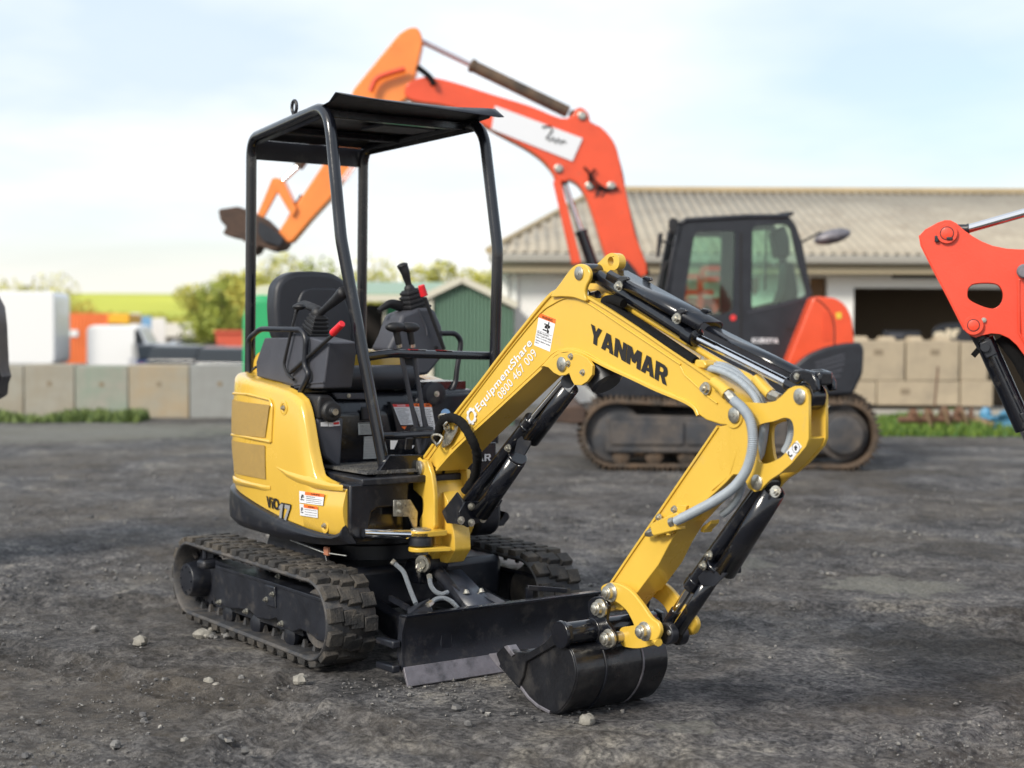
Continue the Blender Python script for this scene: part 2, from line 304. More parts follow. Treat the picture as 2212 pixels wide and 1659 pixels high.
GLY = {
 'Y': (.98, [[(0,1),(.29,1),(.5,.64),(.71,1),(1,1),(.64,.42),(.64,0),(.36,0),(.36,.42)]]), 'N': (.98, [[(0,0),(0,1),(.29,1),(.73,.42),(.73,1),(1,1),(1,0),(.71,0),(.27,.58),(.27,0)]]),
 'A': (1.06, [[(0,0),(.35,1),(.65,1),(1,0),(.73,0),(.67,.19),(.33,.19),(.27,0)], [(.39,.38),(.61,.38),(.5,.74)]]),
 'M': (1.2, [[(0,0),(0,1),(.27,1),(.5,.58),(.73,1),(1,1),(1,0),(.77,0),(.77,.58),(.57,.22),(.43,.22),(.23,.58),(.23,0)]]),
 'R': (.98, [[(0,0),(0,1),(.68,1),(.88,.93),(.97,.78),(.97,.60),(.88,.46),(.74,.40),(1,0),(.70,0),(.48,.36),(.28,.36),(.28,0)], [(.28,.56),(.60,.56),(.69,.62),(.69,.73),(.60,.80),(.28,.80)]]),
 'K': (1.0, [[(0,0),(0,1),(.27,1),(.27,.62),(.66,1),(1,1),(.56,.55),(1,0),(.66,0),(.36,.38),(.27,.30),(.27,0)]]), 'T': (.92, [[(0,1),(1,1),(1,.77),(.65,.77),(.65,0),(.35,0),(.35,.77),(0,.77)]]),
 'U': (.98, [[(0,1),(.27,1),(.27,.34),(.36,.22),(.64,.22),(.73,.34),(.73,1),(1,1),(1,.28),(.84,.05),(.66,0),(.34,0),(.16,.05),(0,.28)]]),
 'B': (.95, [[(0,0),(0,1),(.72,1),(.92,.90),(.95,.70),(.84,.54),(.98,.42),(1,.22),(.88,.05),(.70,0)], [(.27,.61),(.60,.61),(.68,.70),(.60,.80),(.27,.80)], [(.27,.20),(.64,.20),(.72,.30),(.64,.41),(.27,.41)]]),
 'O': (1.05, [[(.3,0),(.1,.12),(0,.35),(0,.65),(.1,.88),(.3,1),(.7,1),(.9,.88),(1,.65),(1,.35),(.9,.12),(.7,0)], [(.36,.22),(.64,.22),(.74,.38),(.74,.62),(.64,.78),(.36,.78),(.26,.62),(.26,.38)]]),
 'V': (.8, [[(0,1),(.30,1),(.5,.38),(.70,1),(1,1),(.64,0),(.36,0)]]), 'i': (.24, [[(0,0),(0,.68),(1,.68),(1,0)]]), '.': (.24, [[(0,.78),(0,1),(1,1),(1,.78)]]),
 '1': (.52, [[(.35,0),(.35,.70),(0,.62),(0,.82),(.45,1),(1,1),(1,0)]]), '7': (.72, [[(0,1),(1,1),(1,.80),(.58,0),(.16,0),(.60,.76),(0,.76)]]) }
def glyphs(s, p0, p1, p2, off, gap=.13, grow=0.0):
    p0, p1, p2 = Vector(p0), Vector(p1), Vector(p2); e1 = p1-p0; e2 = p2-p0; nn = e1.cross(e2).normalized(); T = sum(GLY[c][0] for c in s)+gap*(len(s)-1); x = 0; mb = MB()
    for c in s:
        wd, loops = GLY[c]
        for yo, lp in ((0, loops),) + (((0, GLY['.'][1]),) if c == 'i' else ()):
            flat = [q for l in lp for q in l]; tr = tessellate_polygon([[Vector((a, b, 0)) for a, b in l] for l in lp])
            mb.add([p0+e1*((x+(.5+(a-.5)*(1+grow/wd))*wd)/T)+e2*(.5+(b-.5)*(1+grow))+nn*off for a, b in flat], [tuple(t) for t in tr])
        x += wd+gap
    return mb
# ================================================================ SETTING: ground, hill, sky stays in the world
def make_ground():
    def axis(lo, hi, step, far):
        v = []; x = lo
        while x < hi: v.append(x); x += step
        st = step; x = hi
        while x < far: v.append(x); st *= 1.09; x += st
        v.append(far); st = step; x = lo; pre = []
        while x > -far: x -= st; st *= 1.09; pre.append(max(x, -far))
        return sorted(set(pre))+v
    X = axis(-3.0, 4.2, 0.026, 1500); Y = axis(-3.3, 4.2, 0.028, 1500); nx = len(X)
    vs = []
    for y in Y:
        for x in X:
            d = max(abs(x), abs(y)); z = 0.0
            if d < 90:
                p = Vector((x, y, 0)); a = noise.noise(p*0.45)*0.020 + noise.noise(p*1.7+Vector((5, 0, 0)))*0.012
                if d < 9:
                    c = noise.noise(p*6.5+Vector((0, 9, 0))); ro = max(0, noise.noise(p*0.8+Vector((3, 3, 0)))+0.3)
                    a += c*0.018*(0.4+ro) + noise.noise(p*15)*0.016*(0.5+ro) + abs(noise.noise(p*11+Vector((7, 0, 2))))*0.014*ro
                    for (ox, oy, th_, wd_) in ((3.1, .2, 2.05, .13), (3.55, .6, 2.2, .13), (-.6, -1.55, .35, .12), (2.1, -1.9, 2.5, .11), (.9, 2.1, .9, .14)):
                        lx_ = (x-ox)*cos(th_)+(y-oy)*sin(th_); ly_ = -(x-ox)*sin(th_)+(y-oy)*cos(th_)+.12*sin(lx_*.9)
                        if abs(ly_) < wd_*1.5:
                            k_ = max(0, 1-(ly_/wd_)**4) if abs(ly_) < wd_ else 0; a -= k_*(.022-.016*max(0, sin(lx_*52+3*abs(ly_)/wd_))); a += .014*max(0, 1-((abs(ly_)-wd_*1.2)/(wd_*.3))**2)
                e = 1.0
                if -0.9 < x < 2.0 and -0.75 < y < 0.75: e = 0.35
                z = a*e - 0.006
                q_ = Vector((x, y, 0))-CAM; dd_, ll_ = q_.x*HF.x+q_.y*HF.y, q_.x*HR.x+q_.y*HR.y
                if ll_ < -1.5 and dd_ > 23.4: z -= 0.65*min(1, (dd_-23.4)/3)*min(1, (-1.5-ll_)/1.5)
                if e < 1: z -= 0.004
            vs.append((x, y, z))
    fs = [(j*nx+i, j*nx+i+1, (j+1)*nx+i+1, (j+1)*nx+i) for j in range(len(Y)-1) for i in range(nx-1)]
    m = bpy.data.materials.new('dark_gravelly_dirt'); m.use_nodes = True; t = m.node_tree; b = t.nodes['Principled BSDF']
    tc = N(t, 'ShaderNodeTexCoord'); o = tc.outputs['Object']
    def nz(sc, det=6.0, ro=0.6, dist=0.0):
        n = N(t, 'ShaderNodeTexNoise', i_Scale=sc, i_Detail=det, i_Roughness=ro, i_Distortion=dist); t.links.new(o, n.inputs['Vector']); return n.outputs[0]
    def ramp(s, st):
        r = N(t, 'ShaderNodeValToRGB'); t.links.new(s, r.inputs[0]); el = r.color_ramp.elements
        while len(el) < len(st): el.new(0.5)
        for e, (p, c) in zip(el, st): e.position = p; e.color = (*c, 1)
        return r.outputs[0]
    def mix(f, a, bb, mode='MIX'):
        n = N(t, 'ShaderNodeMix', data_type='RGBA', blend_type=mode); 
        if isinstance(f, float): n.inputs['Factor'].default_value = f
        else: t.links.new(f, n.inputs['Factor'])
        t.links.new(a, n.inputs['A']); t.links.new(bb, n.inputs['B']); return n.outputs['Result']
    base = ramp(nz(1.3, 10, 0.66, 0.7), [(0.38, (0.078, 0.075, 0.076)), (0.47, (0.132, 0.128, 0.131)), (0.55, (0.186, 0.181, 0.184)), (0.64, (0.26, 0.245, 0.225))])
    mid = ramp(nz(7.5, 8, 0.68, 0.4), [(0.38, (0.50, 0.50, 0.51)), (0.49, (0.95, 0.95, 0.95)), (0.60, (1.35, 1.33, 1.28))])
    fine = ramp(nz(42, 6, 0.72), [(0.38, (0.35, 0.35, 0.36)), (0.49, (0.95, 0.95, 0.95)), (0.60, (1.65, 1.62, 1.55))])
    c = mix(1.0, base, mid, 'MULTIPLY'); c = mix(1.0, c, fine, 'MULTIPLY')
    brown = ramp(nz(0.5, 6, 0.6, 1.0), [(0.44, (0, 0, 0)), (0.60, (1, 1, 1))])
    bc = ramp(nz(9, 8, 0.7), [(0.38, (0.065, 0.054, 0.043)), (0.60, (0.20, 0.168, 0.13))])
    hb = N(t, 'ShaderNodeMath', operation='MULTIPLY'); hb.inputs[1].default_value = 0.55; t.links.new(brown, hb.inputs[0]); c = mix(hb.outputs[0], c, bc)
    # pale dried patches with a shape of their own
    pm = ramp(nz(0.75, 7, 0.7, 0.8), [(0.655, (0, 0, 0)), (0.69, (1, 1, 1))]); pc = ramp(nz(60, 4, 0.6), [(0.4, (0.19, 0.185, 0.16)), (0.6, (0.33, 0.32, 0.28))])
    h2 = N(t, 'ShaderNodeMath', operation='MULTIPLY'); h2.inputs[1].default_value = 0.6; t.links.new(pm, h2.inputs[0]); c = mix(h2.outputs[0], c, pc)
    for (zk, px_, py_, rx_, ry_, am_) in (('x', 1400, 735, .40, .10, .9), ('x', 600, 625, .20, .08, .8), ('F', 60, 935, 2.6, .55, .7), ('F', 330, 925, 2.2, .4, .6), ('x', 1750, 1010, .7, .12, -.5), ('x', 1900, 1090, .6, .12, -.5)):
        P_ = PZ(zk, px_, py_); vs_ = N(t, 'ShaderNodeVectorMath', operation='SUBTRACT'); t.links.new(o, vs_.inputs[0]); vs_.inputs[1].default_value = P_
        mp = N(t, 'ShaderNodeMapping', vector_type='TEXTURE'); mp.inputs['Rotation'].default_value = (0, 0, YAW-pi/2); mp.inputs['Scale'].default_value = (rx_, ry_*3, 1); t.links.new(vs_.outputs[0], mp.inputs['Vector'])
        ln = N(t, 'ShaderNodeVectorMath', operation='LENGTH'); t.links.new(mp.outputs[0], ln.inputs[0])
        ad = N(t, 'ShaderNodeMath', operation='MULTIPLY_ADD'); t.links.new(nz(5.0, 8, 0.7, 0.5), ad.inputs[0]); ad.inputs[1].default_value = 2.6; ad.inputs[2].default_value = -1.3
        sm = N(t, 'ShaderNodeMath', operation='ADD'); t.links.new(ln.outputs['Value'], sm.inputs[0]); t.links.new(ad.outputs[0], sm.inputs[1])
        mk = N(t, 'ShaderNodeMapRange'); mk.inputs[1].default_value = 0.75; mk.inputs[2].default_value = 1.05; mk.inputs[3].default_value = abs(am_); mk.inputs[4].default_value = 0.0; t.links.new(sm.outputs[0], mk.inputs[0])
        if am_ > 0: c = mix(mk.outputs[0], c, pc)
        else: c = mix(mk.outputs[0], c, ramp(nz(30, 6, .7), [(.4, (.035, .032, .03)), (.6, (.11, .10, .09))]))
    vo = N(t, 'ShaderNodeTexVoronoi', i_Scale=70.0); t.links.new(o, vo.inputs['Vector'])
    vc = ramp(vo.outputs['Distance'], [(0.10, (1, 1, 1)), (0.16, (0, 0, 0))])
    vr = N(t, 'ShaderNodeSeparateColor'); t.links.new(vo.outputs['Color'], vr.inputs[0])
    g1 = N(t, 'ShaderNodeMath', operation='GREATER_THAN'); g1.inputs[1].default_value = 0.62; t.links.new(vr.outputs[0], g1.inputs[0])
    g2 = N(t, 'ShaderNodeMath', operation='MULTIPLY'); t.links.new(g1.outputs[0], g2.inputs[0]); t.links.new(vc, g2.inputs[1])
    gc = ramp(vr.outputs[1], [(0.0, (0.11, 0.105, 0.10)), (1.0, (0.24, 0.23, 0.21))]); c = mix(g2.outputs[0], c, gc)
    t.links.new(c, b.inputs['Base Color'])
    rr = N(t, 'ShaderNodeMapRange'); rr.inputs[1].default_value = 0.3; rr.inputs[2].default_value = 0.65; rr.inputs[3].default_value = 0.62; rr.inputs[4].default_value = 0.95
    t.links.new(nz(0.9, 6, 0.6, 0.5), rr.inputs[0]); t.links.new(rr.outputs[0], b.inputs['Roughness'])
    b.inputs['Specular IOR Level'].default_value = 0.35
    b1 = N(t, 'ShaderNodeBump', i_Strength=1.0, i_Distance=0.06); t.links.new(nz(22, 9, 0.75), b1.inputs['Height'])
    b2 = N(t, 'ShaderNodeBump', i_Strength=0.9, i_Distance=0.010); t.links.new(nz(150, 5, 0.65), b2.inputs['Height']); t.links.new(b1.outputs[0], b2.inputs['Normal'])
    t.links.new(b2.outputs[0], b.inputs['Normal'])
    mb = MB(); mb.v = [Vector(p) for p in vs]; mb.f = fs
    g = mb.build('ground', m, smooth=80); g['kind'] = 'structure'; return g
make_ground()
# the far yellow-green field rising to a level skyline
def make_hill():
    m = mat('sunlit_field', (0.52, 0.53, 0.085), 0.95, nz=(0.03, 0.18), spec=0.1, col2=((0.36, 0.41, 0.07), 0.02, 0.55, 0.1))
    mb = MB(); rows = []
    M = frame('F', 1106, 0)
    for j in range(24):
        d = 110+j*17; u = j/23; row = []
        for i in range(70):
            x = -420+i*12; h = 11.2*(u**0.8)*(1.0 if x < -20 else max(0.35, 1-(x+20)/260))+noise.noise(Vector((x*0.012, d*0.01, 0)))*0.5
            row.append(M @ Vector((x, d, h-0.3 if j else -0.5)))
        rows.append(row)
    mb.grid(rows); h = mb.build('hill', m, smooth=80); h['kind'] = 'structure'
make_hill()
# ---------------------------------------------------------------- stones
STO = mat('pale_stone', (0.25, 0.235, 0.205), 0.85, nz=(30, 0.25), bump=(60, 0.6))
STD = mat('grey_stone', (0.16, 0.155, 0.148), 0.85, nz=(30, 0.25), bump=(60, 0.6))
def rock_mesh(mb, c, r, seed, n=9):
    rnd = random.Random(seed); sc = (rnd.uniform(0.8, 1.3), rnd.uniform(0.7, 1.0), rnd.uniform(0.5, 0.75)); t = MB()
    t.ball((0, 0, 0), r, n, sc, 0.38, seed); t.xf(Matrix.Translation(Vector(c)) @ Matrix.Rotation(rnd.uniform(0, 6.3), 4, 'Z')); mb.add(t.v, t.f)
def stone(z, x, y, r, label, group=None, m=None, seed=0):
    p = PZ(z, x, y); r *= .78; mb = MB(); rock_mesh(mb, (0, 0, r*0.22), r, seed, 12); o = mb.build('stone', m or STO, smooth=28, M=Matrix.Translation(p))
    return tag(o, label, 'stone', group)
G = 'loose stones on the yard'
stone('d', 1050, 1612, 0.046, 'angular pale stone lying in front of the bucket, nearest the bottom edge', G, seed=3)
stone('w', 1302, 552, 0.040, 'upright rounded grey stone on bare dirt in front of the near track', G, seed=5)
stone('w', 606, 384, 0.046, 'pale upright stone on open dirt left of the heap of stones', G, seed=11)
stone('w', 905, 556, 0.030, 'larger of the two small pale stones lying close together below the near track', G, seed=7)
stone('w', 938, 570, 0.022, 'smaller of the two small pale stones lying close together below the near track', G, seed=8)
stone('w', 800, 810, 0.022, 'small blocky white stone near the bottom edge of the photo, left of a pair', G, seed=9)
stone('w', 906, 812, 0.026, 'flat pale stone near the bottom edge, left one of a touching pair', G, seed=10)
stone('w', 948, 810, 0.032, 'flat grey stone near the bottom edge, right one of a touching pair', G, m=STD, seed=12)
stone('w', 500, 830, 0.026, 'small flat grey stone nearest the bottom left part of the photo', G, m=STD, seed=13)
stone('w', 412, 326, 0.030, 'dark rounded stone left of the near track, behind the upright pale stone', G, m=STD, seed=14)
stone('w', 875, 352, 0.044, 'largest flat pale stone at the left end of the heap beside the near track', 'heap of stones beside the near track', seed=15)
stone('d', 90, 1283, 0.030, 'dark stone on the ground between the near track and the blade', G, m=STD, seed=16)
rnd = random.Random(4)
for k in range(20):
    stone('w', 890+rnd.uniform(0, 150), 338+rnd.uniform(-16, 28)+k*0.4, rnd.uniform(0.014, 0.028), ['small pale stone in the heap piled beside the near track', 'small grey stone in the heap piled beside the near track'][k % 2], 'heap of stones beside the near track', m=[STO, STD][k % 2], seed=40+k)
def make_gravel():
    mb = MB(); rnd = random.Random(21); M = frame('F', 1106, 0); base = []
    for s in range(10):
        t = MB(); r2 = random.Random(s+100); t.ball((0, 0, 0), 1, 6, (r2.uniform(.8, 1.3), r2.uniform(.7, 1), r2.uniform(.45, .8)), 0.6, s); base.append(t)
    n = 0
    while n < 21000:
        d = 2.6*(6.0**rnd.random()); x = rnd.uniform(-0.5, 0.5)*d*1.0; P = M @ Vector((x, d, 0))
        dens = noise.noise(P*0.7)+0.25*noise.noise(P*2.1)
        if rnd.random() > 0.5+dens*1.3: continue
        if -0.8 < P.x < 0.8 and -0.68 < P.y < 0.68: continue
        n += 1; r = 0.0034/(rnd.random()**0.5+0.12) * rnd.uniform(0.6, 1.1) * (1 if d < 8 else 1.5); r = min(r, 0.026)
        b = base[rnd.randrange(10)]; a = rnd.uniform(0, 6.3); ca, sa = cos(a)*r, sin(a)*r
        mb.add([(P.x+q.x*ca-q.y*sa, P.y+q.x*sa+q.y*ca, -0.004+r*0.25+q.z*r) for q in b.v], b.f)
    m = bpy.data.materials.new('gravel_chips'); m.use_nodes = True; t = m.node_tree; b = t.nodes['Principled BSDF']; b.inputs['Roughness'].default_value = 0.85
    ge = N(t, 'ShaderNodeNewGeometry'); r = N(t, 'ShaderNodeValToRGB'); t.links.new(ge.outputs['Random Per Island'], r.inputs[0])
    e = r.color_ramp.elements; e[0].color = (0.07, 0.069, 0.072, 1); e[1].position = 1.0; e[1].color = (0.28, 0.265, 0.24, 1); k = e.new(0.7); k.color = (0.14, 0.135, 0.13, 1)
    t.links.new(r.outputs[0], b.inputs['Base Color'])
    o = mb.build('gravel', m, smooth=25); tag(o, 'loose gravel chips scattered over the dark dirt yard', 'gravel', kind='stuff')
make_gravel()
# ================================================================ THE YELLOW MINI EXCAVATOR (its frame: x forward, y to its left, z up)
MX = thing('mini_excavator', 'small yellow mini excavator with black open canopy standing in the middle of the dirt yard', 'excavator')
# ---- plan curve of the upper body: flat sides, round tail
BW, TR, PN = 0.495, 0.64, 3.6
def plan(t):                                  # t: 0 front right .. 1 tail centre; returns point and outward normal
    Lf = 0.66
    if t < 0.42: return Vector((Lf*(1-t/0.42), -BW, 0)), Vector((0, -1, 0))
    a = (t-0.42)/0.58*pi/2
    c, s_ = max(cos(a), 1e-6), max(sin(a), 1e-6); x = -TR*s_**(2/PN); y = -BW*c**(2/PN)
    if t >= 0.9999: x, y = -TR, 0.0
    nn = Vector((-(abs(x)/TR)**(PN-1)/TR, -(abs(y)/BW)**(PN-1)/BW, 0)).normalized(); return Vector((x, y, 0)), nn
TT = [i/119 for i in range(120)]
# reparametrise by arc length so columns are even
_p = [plan(t)[0] for t in [i/2000 for i in range(2001)]]; _s = [0.0]
for i in range(2000): _s.append(_s[-1]+(_p[i+1]-_p[i]).length)
def plan_s(s):                                # s in metres from the front right corner
    import bisect
    k = min(max(bisect.bisect_left(_s, s), 1), 2000); f = (s-_s[k-1])/max(_s[k]-_s[k-1], 1e-9); return plan((k-1+min(max(f, 0), 1))/2000)
SL = _s[-1]
def hit(z, x, y, off=0.0):                    # sight line meets the body side: (s, z)
    D = ray(z, x, y); best = None
    for i in range(0, 2000, 4):
        P, n = plan(i/2000); P = P+n*off
        den = n.dot(D)
        # solve lateral position: distance of plan point from the sight line in plan
        t = (P-CAM).xy.dot(D.xy)/D.xy.length_squared; Q = CAM+D*t; e = (Q-P).xy.length
        if den < 0.02 and (best is None or e < best[0]): best = (e, _s[i], Q.z)
    return best[1], best[2]
def interp(pts, s):
    if s <= pts[0][0]: return pts[0][1]
    for (a, b), (c, d) in zip(pts, pts[1:]):
        if s <= c: return b+(d-b)*(s-a)/max(c-a, 1e-9)
    return pts[-1][1]
topc = [hit('a', *q, off=-.035) for q in [(1040, 575), (985, 570), (945, 552), (915, 530), (900, 480), (880, 380), (862, 270), (845, 180), (825, 125), (790, 92), (740, 66), (650, 38), (540, 10)]]
topc = sorted(topc)+[(topc[-1][0]+0.25, 1.165), (SL, 1.17)]
botc = sorted([hit('a', *q) for q in [(1038, 800), (1020, 835), (985, 852), (900, 838), (800, 806), (700, 765), (600, 712), (520, 662), (450, 605)]])+[(1.42, 0.66), (SL, 0.67)]
def shell(mb, s0, s1, n, zb, zt, off, rnd, inward, bulge=0.0, lip=0.01, mirror=False):
    rows = []
    for i in range(n+1):
        s = s0+(s1-s0)*i/n; P, nn = plan_s(s); b = zb(s); t = zt(s); row = []
        row.append(P-nn*0.03+Vector((0, 0, b))); row.append(P+nn*(off-lip)+Vector((0, 0, b)))
        row.append(P+nn*off+Vector((0, 0, b+lip)))
        for k in range(1, 9):
            u = k/9; row.append(P+nn*(off+bulge*sin(pi*u))+Vector((0, 0, lerp(b+lip, t-rnd, u))))
        for k in range(0, 6):
            a = k/5*pi/2; row.append(P+nn*(off-rnd*(1-cos(a)))+Vector((0, 0, t-rnd+rnd*sin(a))))
        iw = inward*max(.12, min(1, (s-.55)/.2)); row.append(P+nn*(off-rnd-iw*0.4)+Vector((0, 0, t+0.004))); row.append(P+nn*(off-rnd-iw)+Vector((0, 0, t+0.004)))
        if mirror: row = [Vector((p.x, -p.y, p.z)) for p in row]
        rows.append(row)
    mb.grid(rows)
    for r in (rows[0], rows[-1]):
        c = r[0]; k = len(mb.v); mb.v += [p.copy() for p in r]; mb.f += [(k, k+i, k+i+1) for i in range(1, len(r)-1)]
s_front = 0.015
mb = MB(); shell(mb, s_front, SL, 170, lambda s: interp(botc, s), lambda s: interp(topc, s), 0.014, 0.035, 0.10, 0.012)
side_cover = mb.build('side_cover', YEP, MX, smooth=40); lab(side_cover, 'yellow moulded right side cover of the engine bay')
mb = MB(); shell(mb, .44, SL, 100, lambda s: interp(botc, s), lambda s: interp([(.44, .84), (.52, .96), (.60, 1.04), (.75, 1.12), (1, 1.16), (SL, 1.17)], s), 0.014, 0.035, 0.10, 0.012, mirror=True)
lab(mb.build('side_cover', YEP, MX, smooth=40), 'yellow left side cover, only its front edge seen')
# styling creases on the cover: two raised blades and the swept lip
def blade(top, bot, out, n=16):               # lens-shaped ridge between two pixel polylines
    A = [hit('a', *q) for q in top]; B = [hit('a', *q) for q in bot]
    def at(pl, u):
        k = u*(len(pl)-1); i = min(int(k), len(pl)-2); f = k-i; return pl[i][0]+(pl[i+1][0]-pl[i][0])*f, pl[i][1]+(pl[i+1][1]-pl[i][1])*f
    rows = []
    for i in range(n+1):
        u = i/n; sa, za_ = at(A, u); sb, zb = at(B, u); h = out*sin(pi*min(1, max(0.0, u))**0.8); row = []
        for k, (f, g) in enumerate([(0, -.2), (0.12, .25), (0.32, 1.0), (0.5, 0.85), (0.75, 0.45), (1.0, -.2)]):
            s = lerp(sa, sb, f); z = lerp(za_, zb, f); P, nn = plan_s(s); row.append(P+nn*(0.024+h*g)+Vector((0, 0, z)))
        rows.append(row)
    return MB().grid(rows)
blade([(665, 472), (740, 500), (820, 520), (905, 548), (960, 566), (1030, 576)], [(667, 476), (735, 540), (800, 575), (880, 595), (950, 602), (1030, 606)], 0.012).build('swept_crease', YEP, side_cover, smooth=60)
blade([(412, 520), (470, 540), (540, 560), (600, 575), (640, 580)], [(412, 562), (470, 575), (540, 590), (600, 603), (642, 600)], 0.009).build('swept_crease', YEP, side_cover, smooth=60)
def cpatch(z, quadpx, off, m, name, parent, n=10, th=0.004, bevel=0.0):      # sheet following the curved cover
    rows = []; q = [hit(z, *p) for p in quadpx]
    for j in range(n+1):
        row = []
        for i in range(n+1):
            u, v = i/n, j/n; s = lerp(lerp(q[0][0], q[1][0], u), lerp(q[3][0], q[2][0], u), v); zz_ = lerp(lerp(q[0][1], q[1][1], u), lerp(q[3][1], q[2][1], u), v)
            P, nn = plan_s(s); t = interp(topc, s); b = interp(botc, s); uu = max(0, min(1, (zz_-b)/(t-b))); row.append(P+nn*(0.014+0.012*sin(pi*uu)+off)+Vector((0, 0, zz_)))
        rows.append(row)
    o = MB().grid(rows).build(name, m, parent, smooth=60)
    return o
def cfit(z, poly, off):                       # a point on the cover
    s, z_ = hit(z, *poly); P, nn = plan_s(s); t = interp(topc, s); b = interp(botc, s); uu = max(0, min(1, (z_-b)/(t-b))); return P+nn*(0.014+0.012*sin(pi*uu)+off)+Vector((0, 0, z_)), nn
for qd in ([(430, 296), (625, 322), (632, 150), (440, 118)], [(455, 512), (615, 545), (625, 365), (434, 333)]):
    ii = [cfit('a', p, 0.004)[0] for p in qd]
    gr = cpatch('a', qd, 0.004, TAN, 'vent_grille', side_cover, 12); lab(gr, 'tan perforated vent panel in the yellow cover')
e1 = [cfit('a', p, 0.004)[0] for p in [(445, 308), (530, 322), (648, 345)]]; MB().tube(spline(e1, 5), 0.0065, 10).build('grille_rib', YEP, side_cover)
e1 = [cfit('a', p, 0.004)[0] for p in [(445, 88), (520, 92), (640, 122), (652, 160), (650, 345)]]; MB().tube(fillet(e1, 0.05, 5), 0.0055, 10).build('grille_rib', YEP, side_cover)
for q_ in ((708, 165), (930, 793)):
    P, nn = cfit('a', q_, 0.0); MB().lathe(P-nn*0.004, nn, [(0, 0.032), (0.006, 0.031), (0.007, 0.021), (0.003, 0.018)], 24).build('bolt_recess', YEP, side_cover)
    MB().bolt(P+nn*0.001, nn, 0.009, 0.008).build('bolt', ZNC, side_cover)
# model lettering and warning stickers on the cover
def cq(z, pts, off=0.0035): return [cfit(z, p, off)[0] for p in pts]
a = cq('v', [(570, 812), (790, 872), (790, 655), (560, 612)]); glyphs('ViO', a[0], a[1], a[3], 0.0012, .08).build('model_lettering', DKT, side_cover, smooth=0)
a = cq('v', [(748, 1030), (920, 1068), (1000, 770), (800, 735)])
glyphs('17', a[0], a[0]+(a[1]-a[0])*1.12, a[3], 0.0018, .10, .10).build('model_lettering', DKT, side_cover, smooth=0)
glyphs('17', a[0], a[0]+(a[1]-a[0])*1.12, a[3], 0.0026, .16, -.06).build('model_lettering', SLV, side_cover, smooth=0)
def sticker(p, parent, head=ORG, rows=4, icon=True, word='WARNING', hh=0.27, lines=None, seed=0):
    st = quad(p, 0.0012).build('sticker', WHT, parent, smooth=0); u0 = 0.24 if icon else 0.0
    quad(sub(p, u0, 1-hh, 1, 1), 0.0018).build('sticker_header', head, parent, smooth=0)
    a = sub(p, u0+0.30*(1-u0), 1-hh*0.78, u0+0.80*(1-u0), 1-hh*0.22); letters(word, a[0], a[1], a[3], 0.0022, bold=0.02).build('sticker_text', DKT, parent, smooth=0)
    mb = MB(); rnd = random.Random(seed)
    for k in range(rows):
        v = (1-hh-0.08)*(1-(k+0.3)/rows); e = 0.95 if k % 2 else rnd.uniform(0.6, 0.95); a = sub(p, u0+0.04, v, max(e, u0+.2), v+0.028); b = quad(a, 0.0019); mb.add(b.v, b.f)
    if icon:
        for (u, v, uu, vv) in ((0.05, .25, .2, .32), (.08, .38, .13, .6), (.13, .5, .2, .56), (.1, .6, .18, .72)): b = quad(sub(p, u, v, uu, vv), 0.0019); mb.add(b.v, b.f)
    mb.build('sticker_marks', DKT, parent, smooth=0); return st
sticker(cq('v', [(1168, 730), (1598, 782), (1608, 578), (1172, 522)]), side_cover, seed=1)
sticker(cq('v', [(1168, 958), (1498, 1003), (1508, 800), (1168, 750)]), side_cover, rows=3, seed=2)
# ---- black lower skirt / counterweight
skb = sorted([hit('a', *q) for q in [(1075, 892), (960, 898), (880, 893), (720, 868), (600, 838), (500, 808), (440, 775)]])+[(1.45, 0.50), (SL, 0.50)]
def skt(s): return interp(botc, s)+0.004
mb = MB(); shell(mb, 0.004, SL, 120, lambda s: interp(skb, s), skt, 0.036, 0.012, 0.05, 0.004, lip=0.03)
lab(mb.build('counterweight', BLM, MX, smooth=40), 'glossy black lower skirt and counterweight around the tail')
mb = MB(); shell(mb, 0.33, SL, 100, lambda s: interp(skb, s), skt, 0.036, 0.012, 0.05, 0.004, lip=0.03, mirror=True); mb.build('counterweight', BLM, MX, smooth=40)
# ---- deck, front frame box
mb = MB()
pl = [plan_s(SL*i/40)[0] for i in range(41)]; ring = [(p.x, p.y) for p in pl]+[(p.x, -p.y) for p in reversed(pl) if p.x < .32]+[(.32, .30), (.50, .26), (.50, -.19), (.60, -.21)]
k = len(ring); V = [(x*0.97, y*0.95, 0.505) for x, y in ring]+[(x*0.97, y*0.95, 0.70) for x, y in ring]
mb.add(V, [tuple(range(k)), tuple(range(2*k-1, k-1, -1))]+[(i, i+k, (i+1) % k+k, (i+1) % k) for i in range(k)]); mb.build('revolving_frame', BLK, MX, smooth=30)
mb = MB()                                     # rear engine block filling under the covers
V = [(x*0.9, y*0.88, 0.70) for x, y in ring if x < 0.15]+[]; k = len(V); V += [(x, y, 1.13) for x, y, _ in V]
mb.add(V, [tuple(range(k)), tuple(range(2*k-1, k-1, -1))]+[(i, i+k, (i+1) % k+k, (i+1) % k) for i in range(k)]); mb.build('engine_housing', BLK, MX, smooth=30)
A = PY('j', 215, 860, -0.12); lab(MB().plate(fil2([(-0.63, 1.13), (-0.60, 1.24), (-0.52, 1.27), (-0.36, 1.27), (-0.34, 1.13)], 0.04), -0.30, 0.42).build('engine_hood', YEP, MX, bevel=0.02), 'yellow rear engine hood behind the seat')
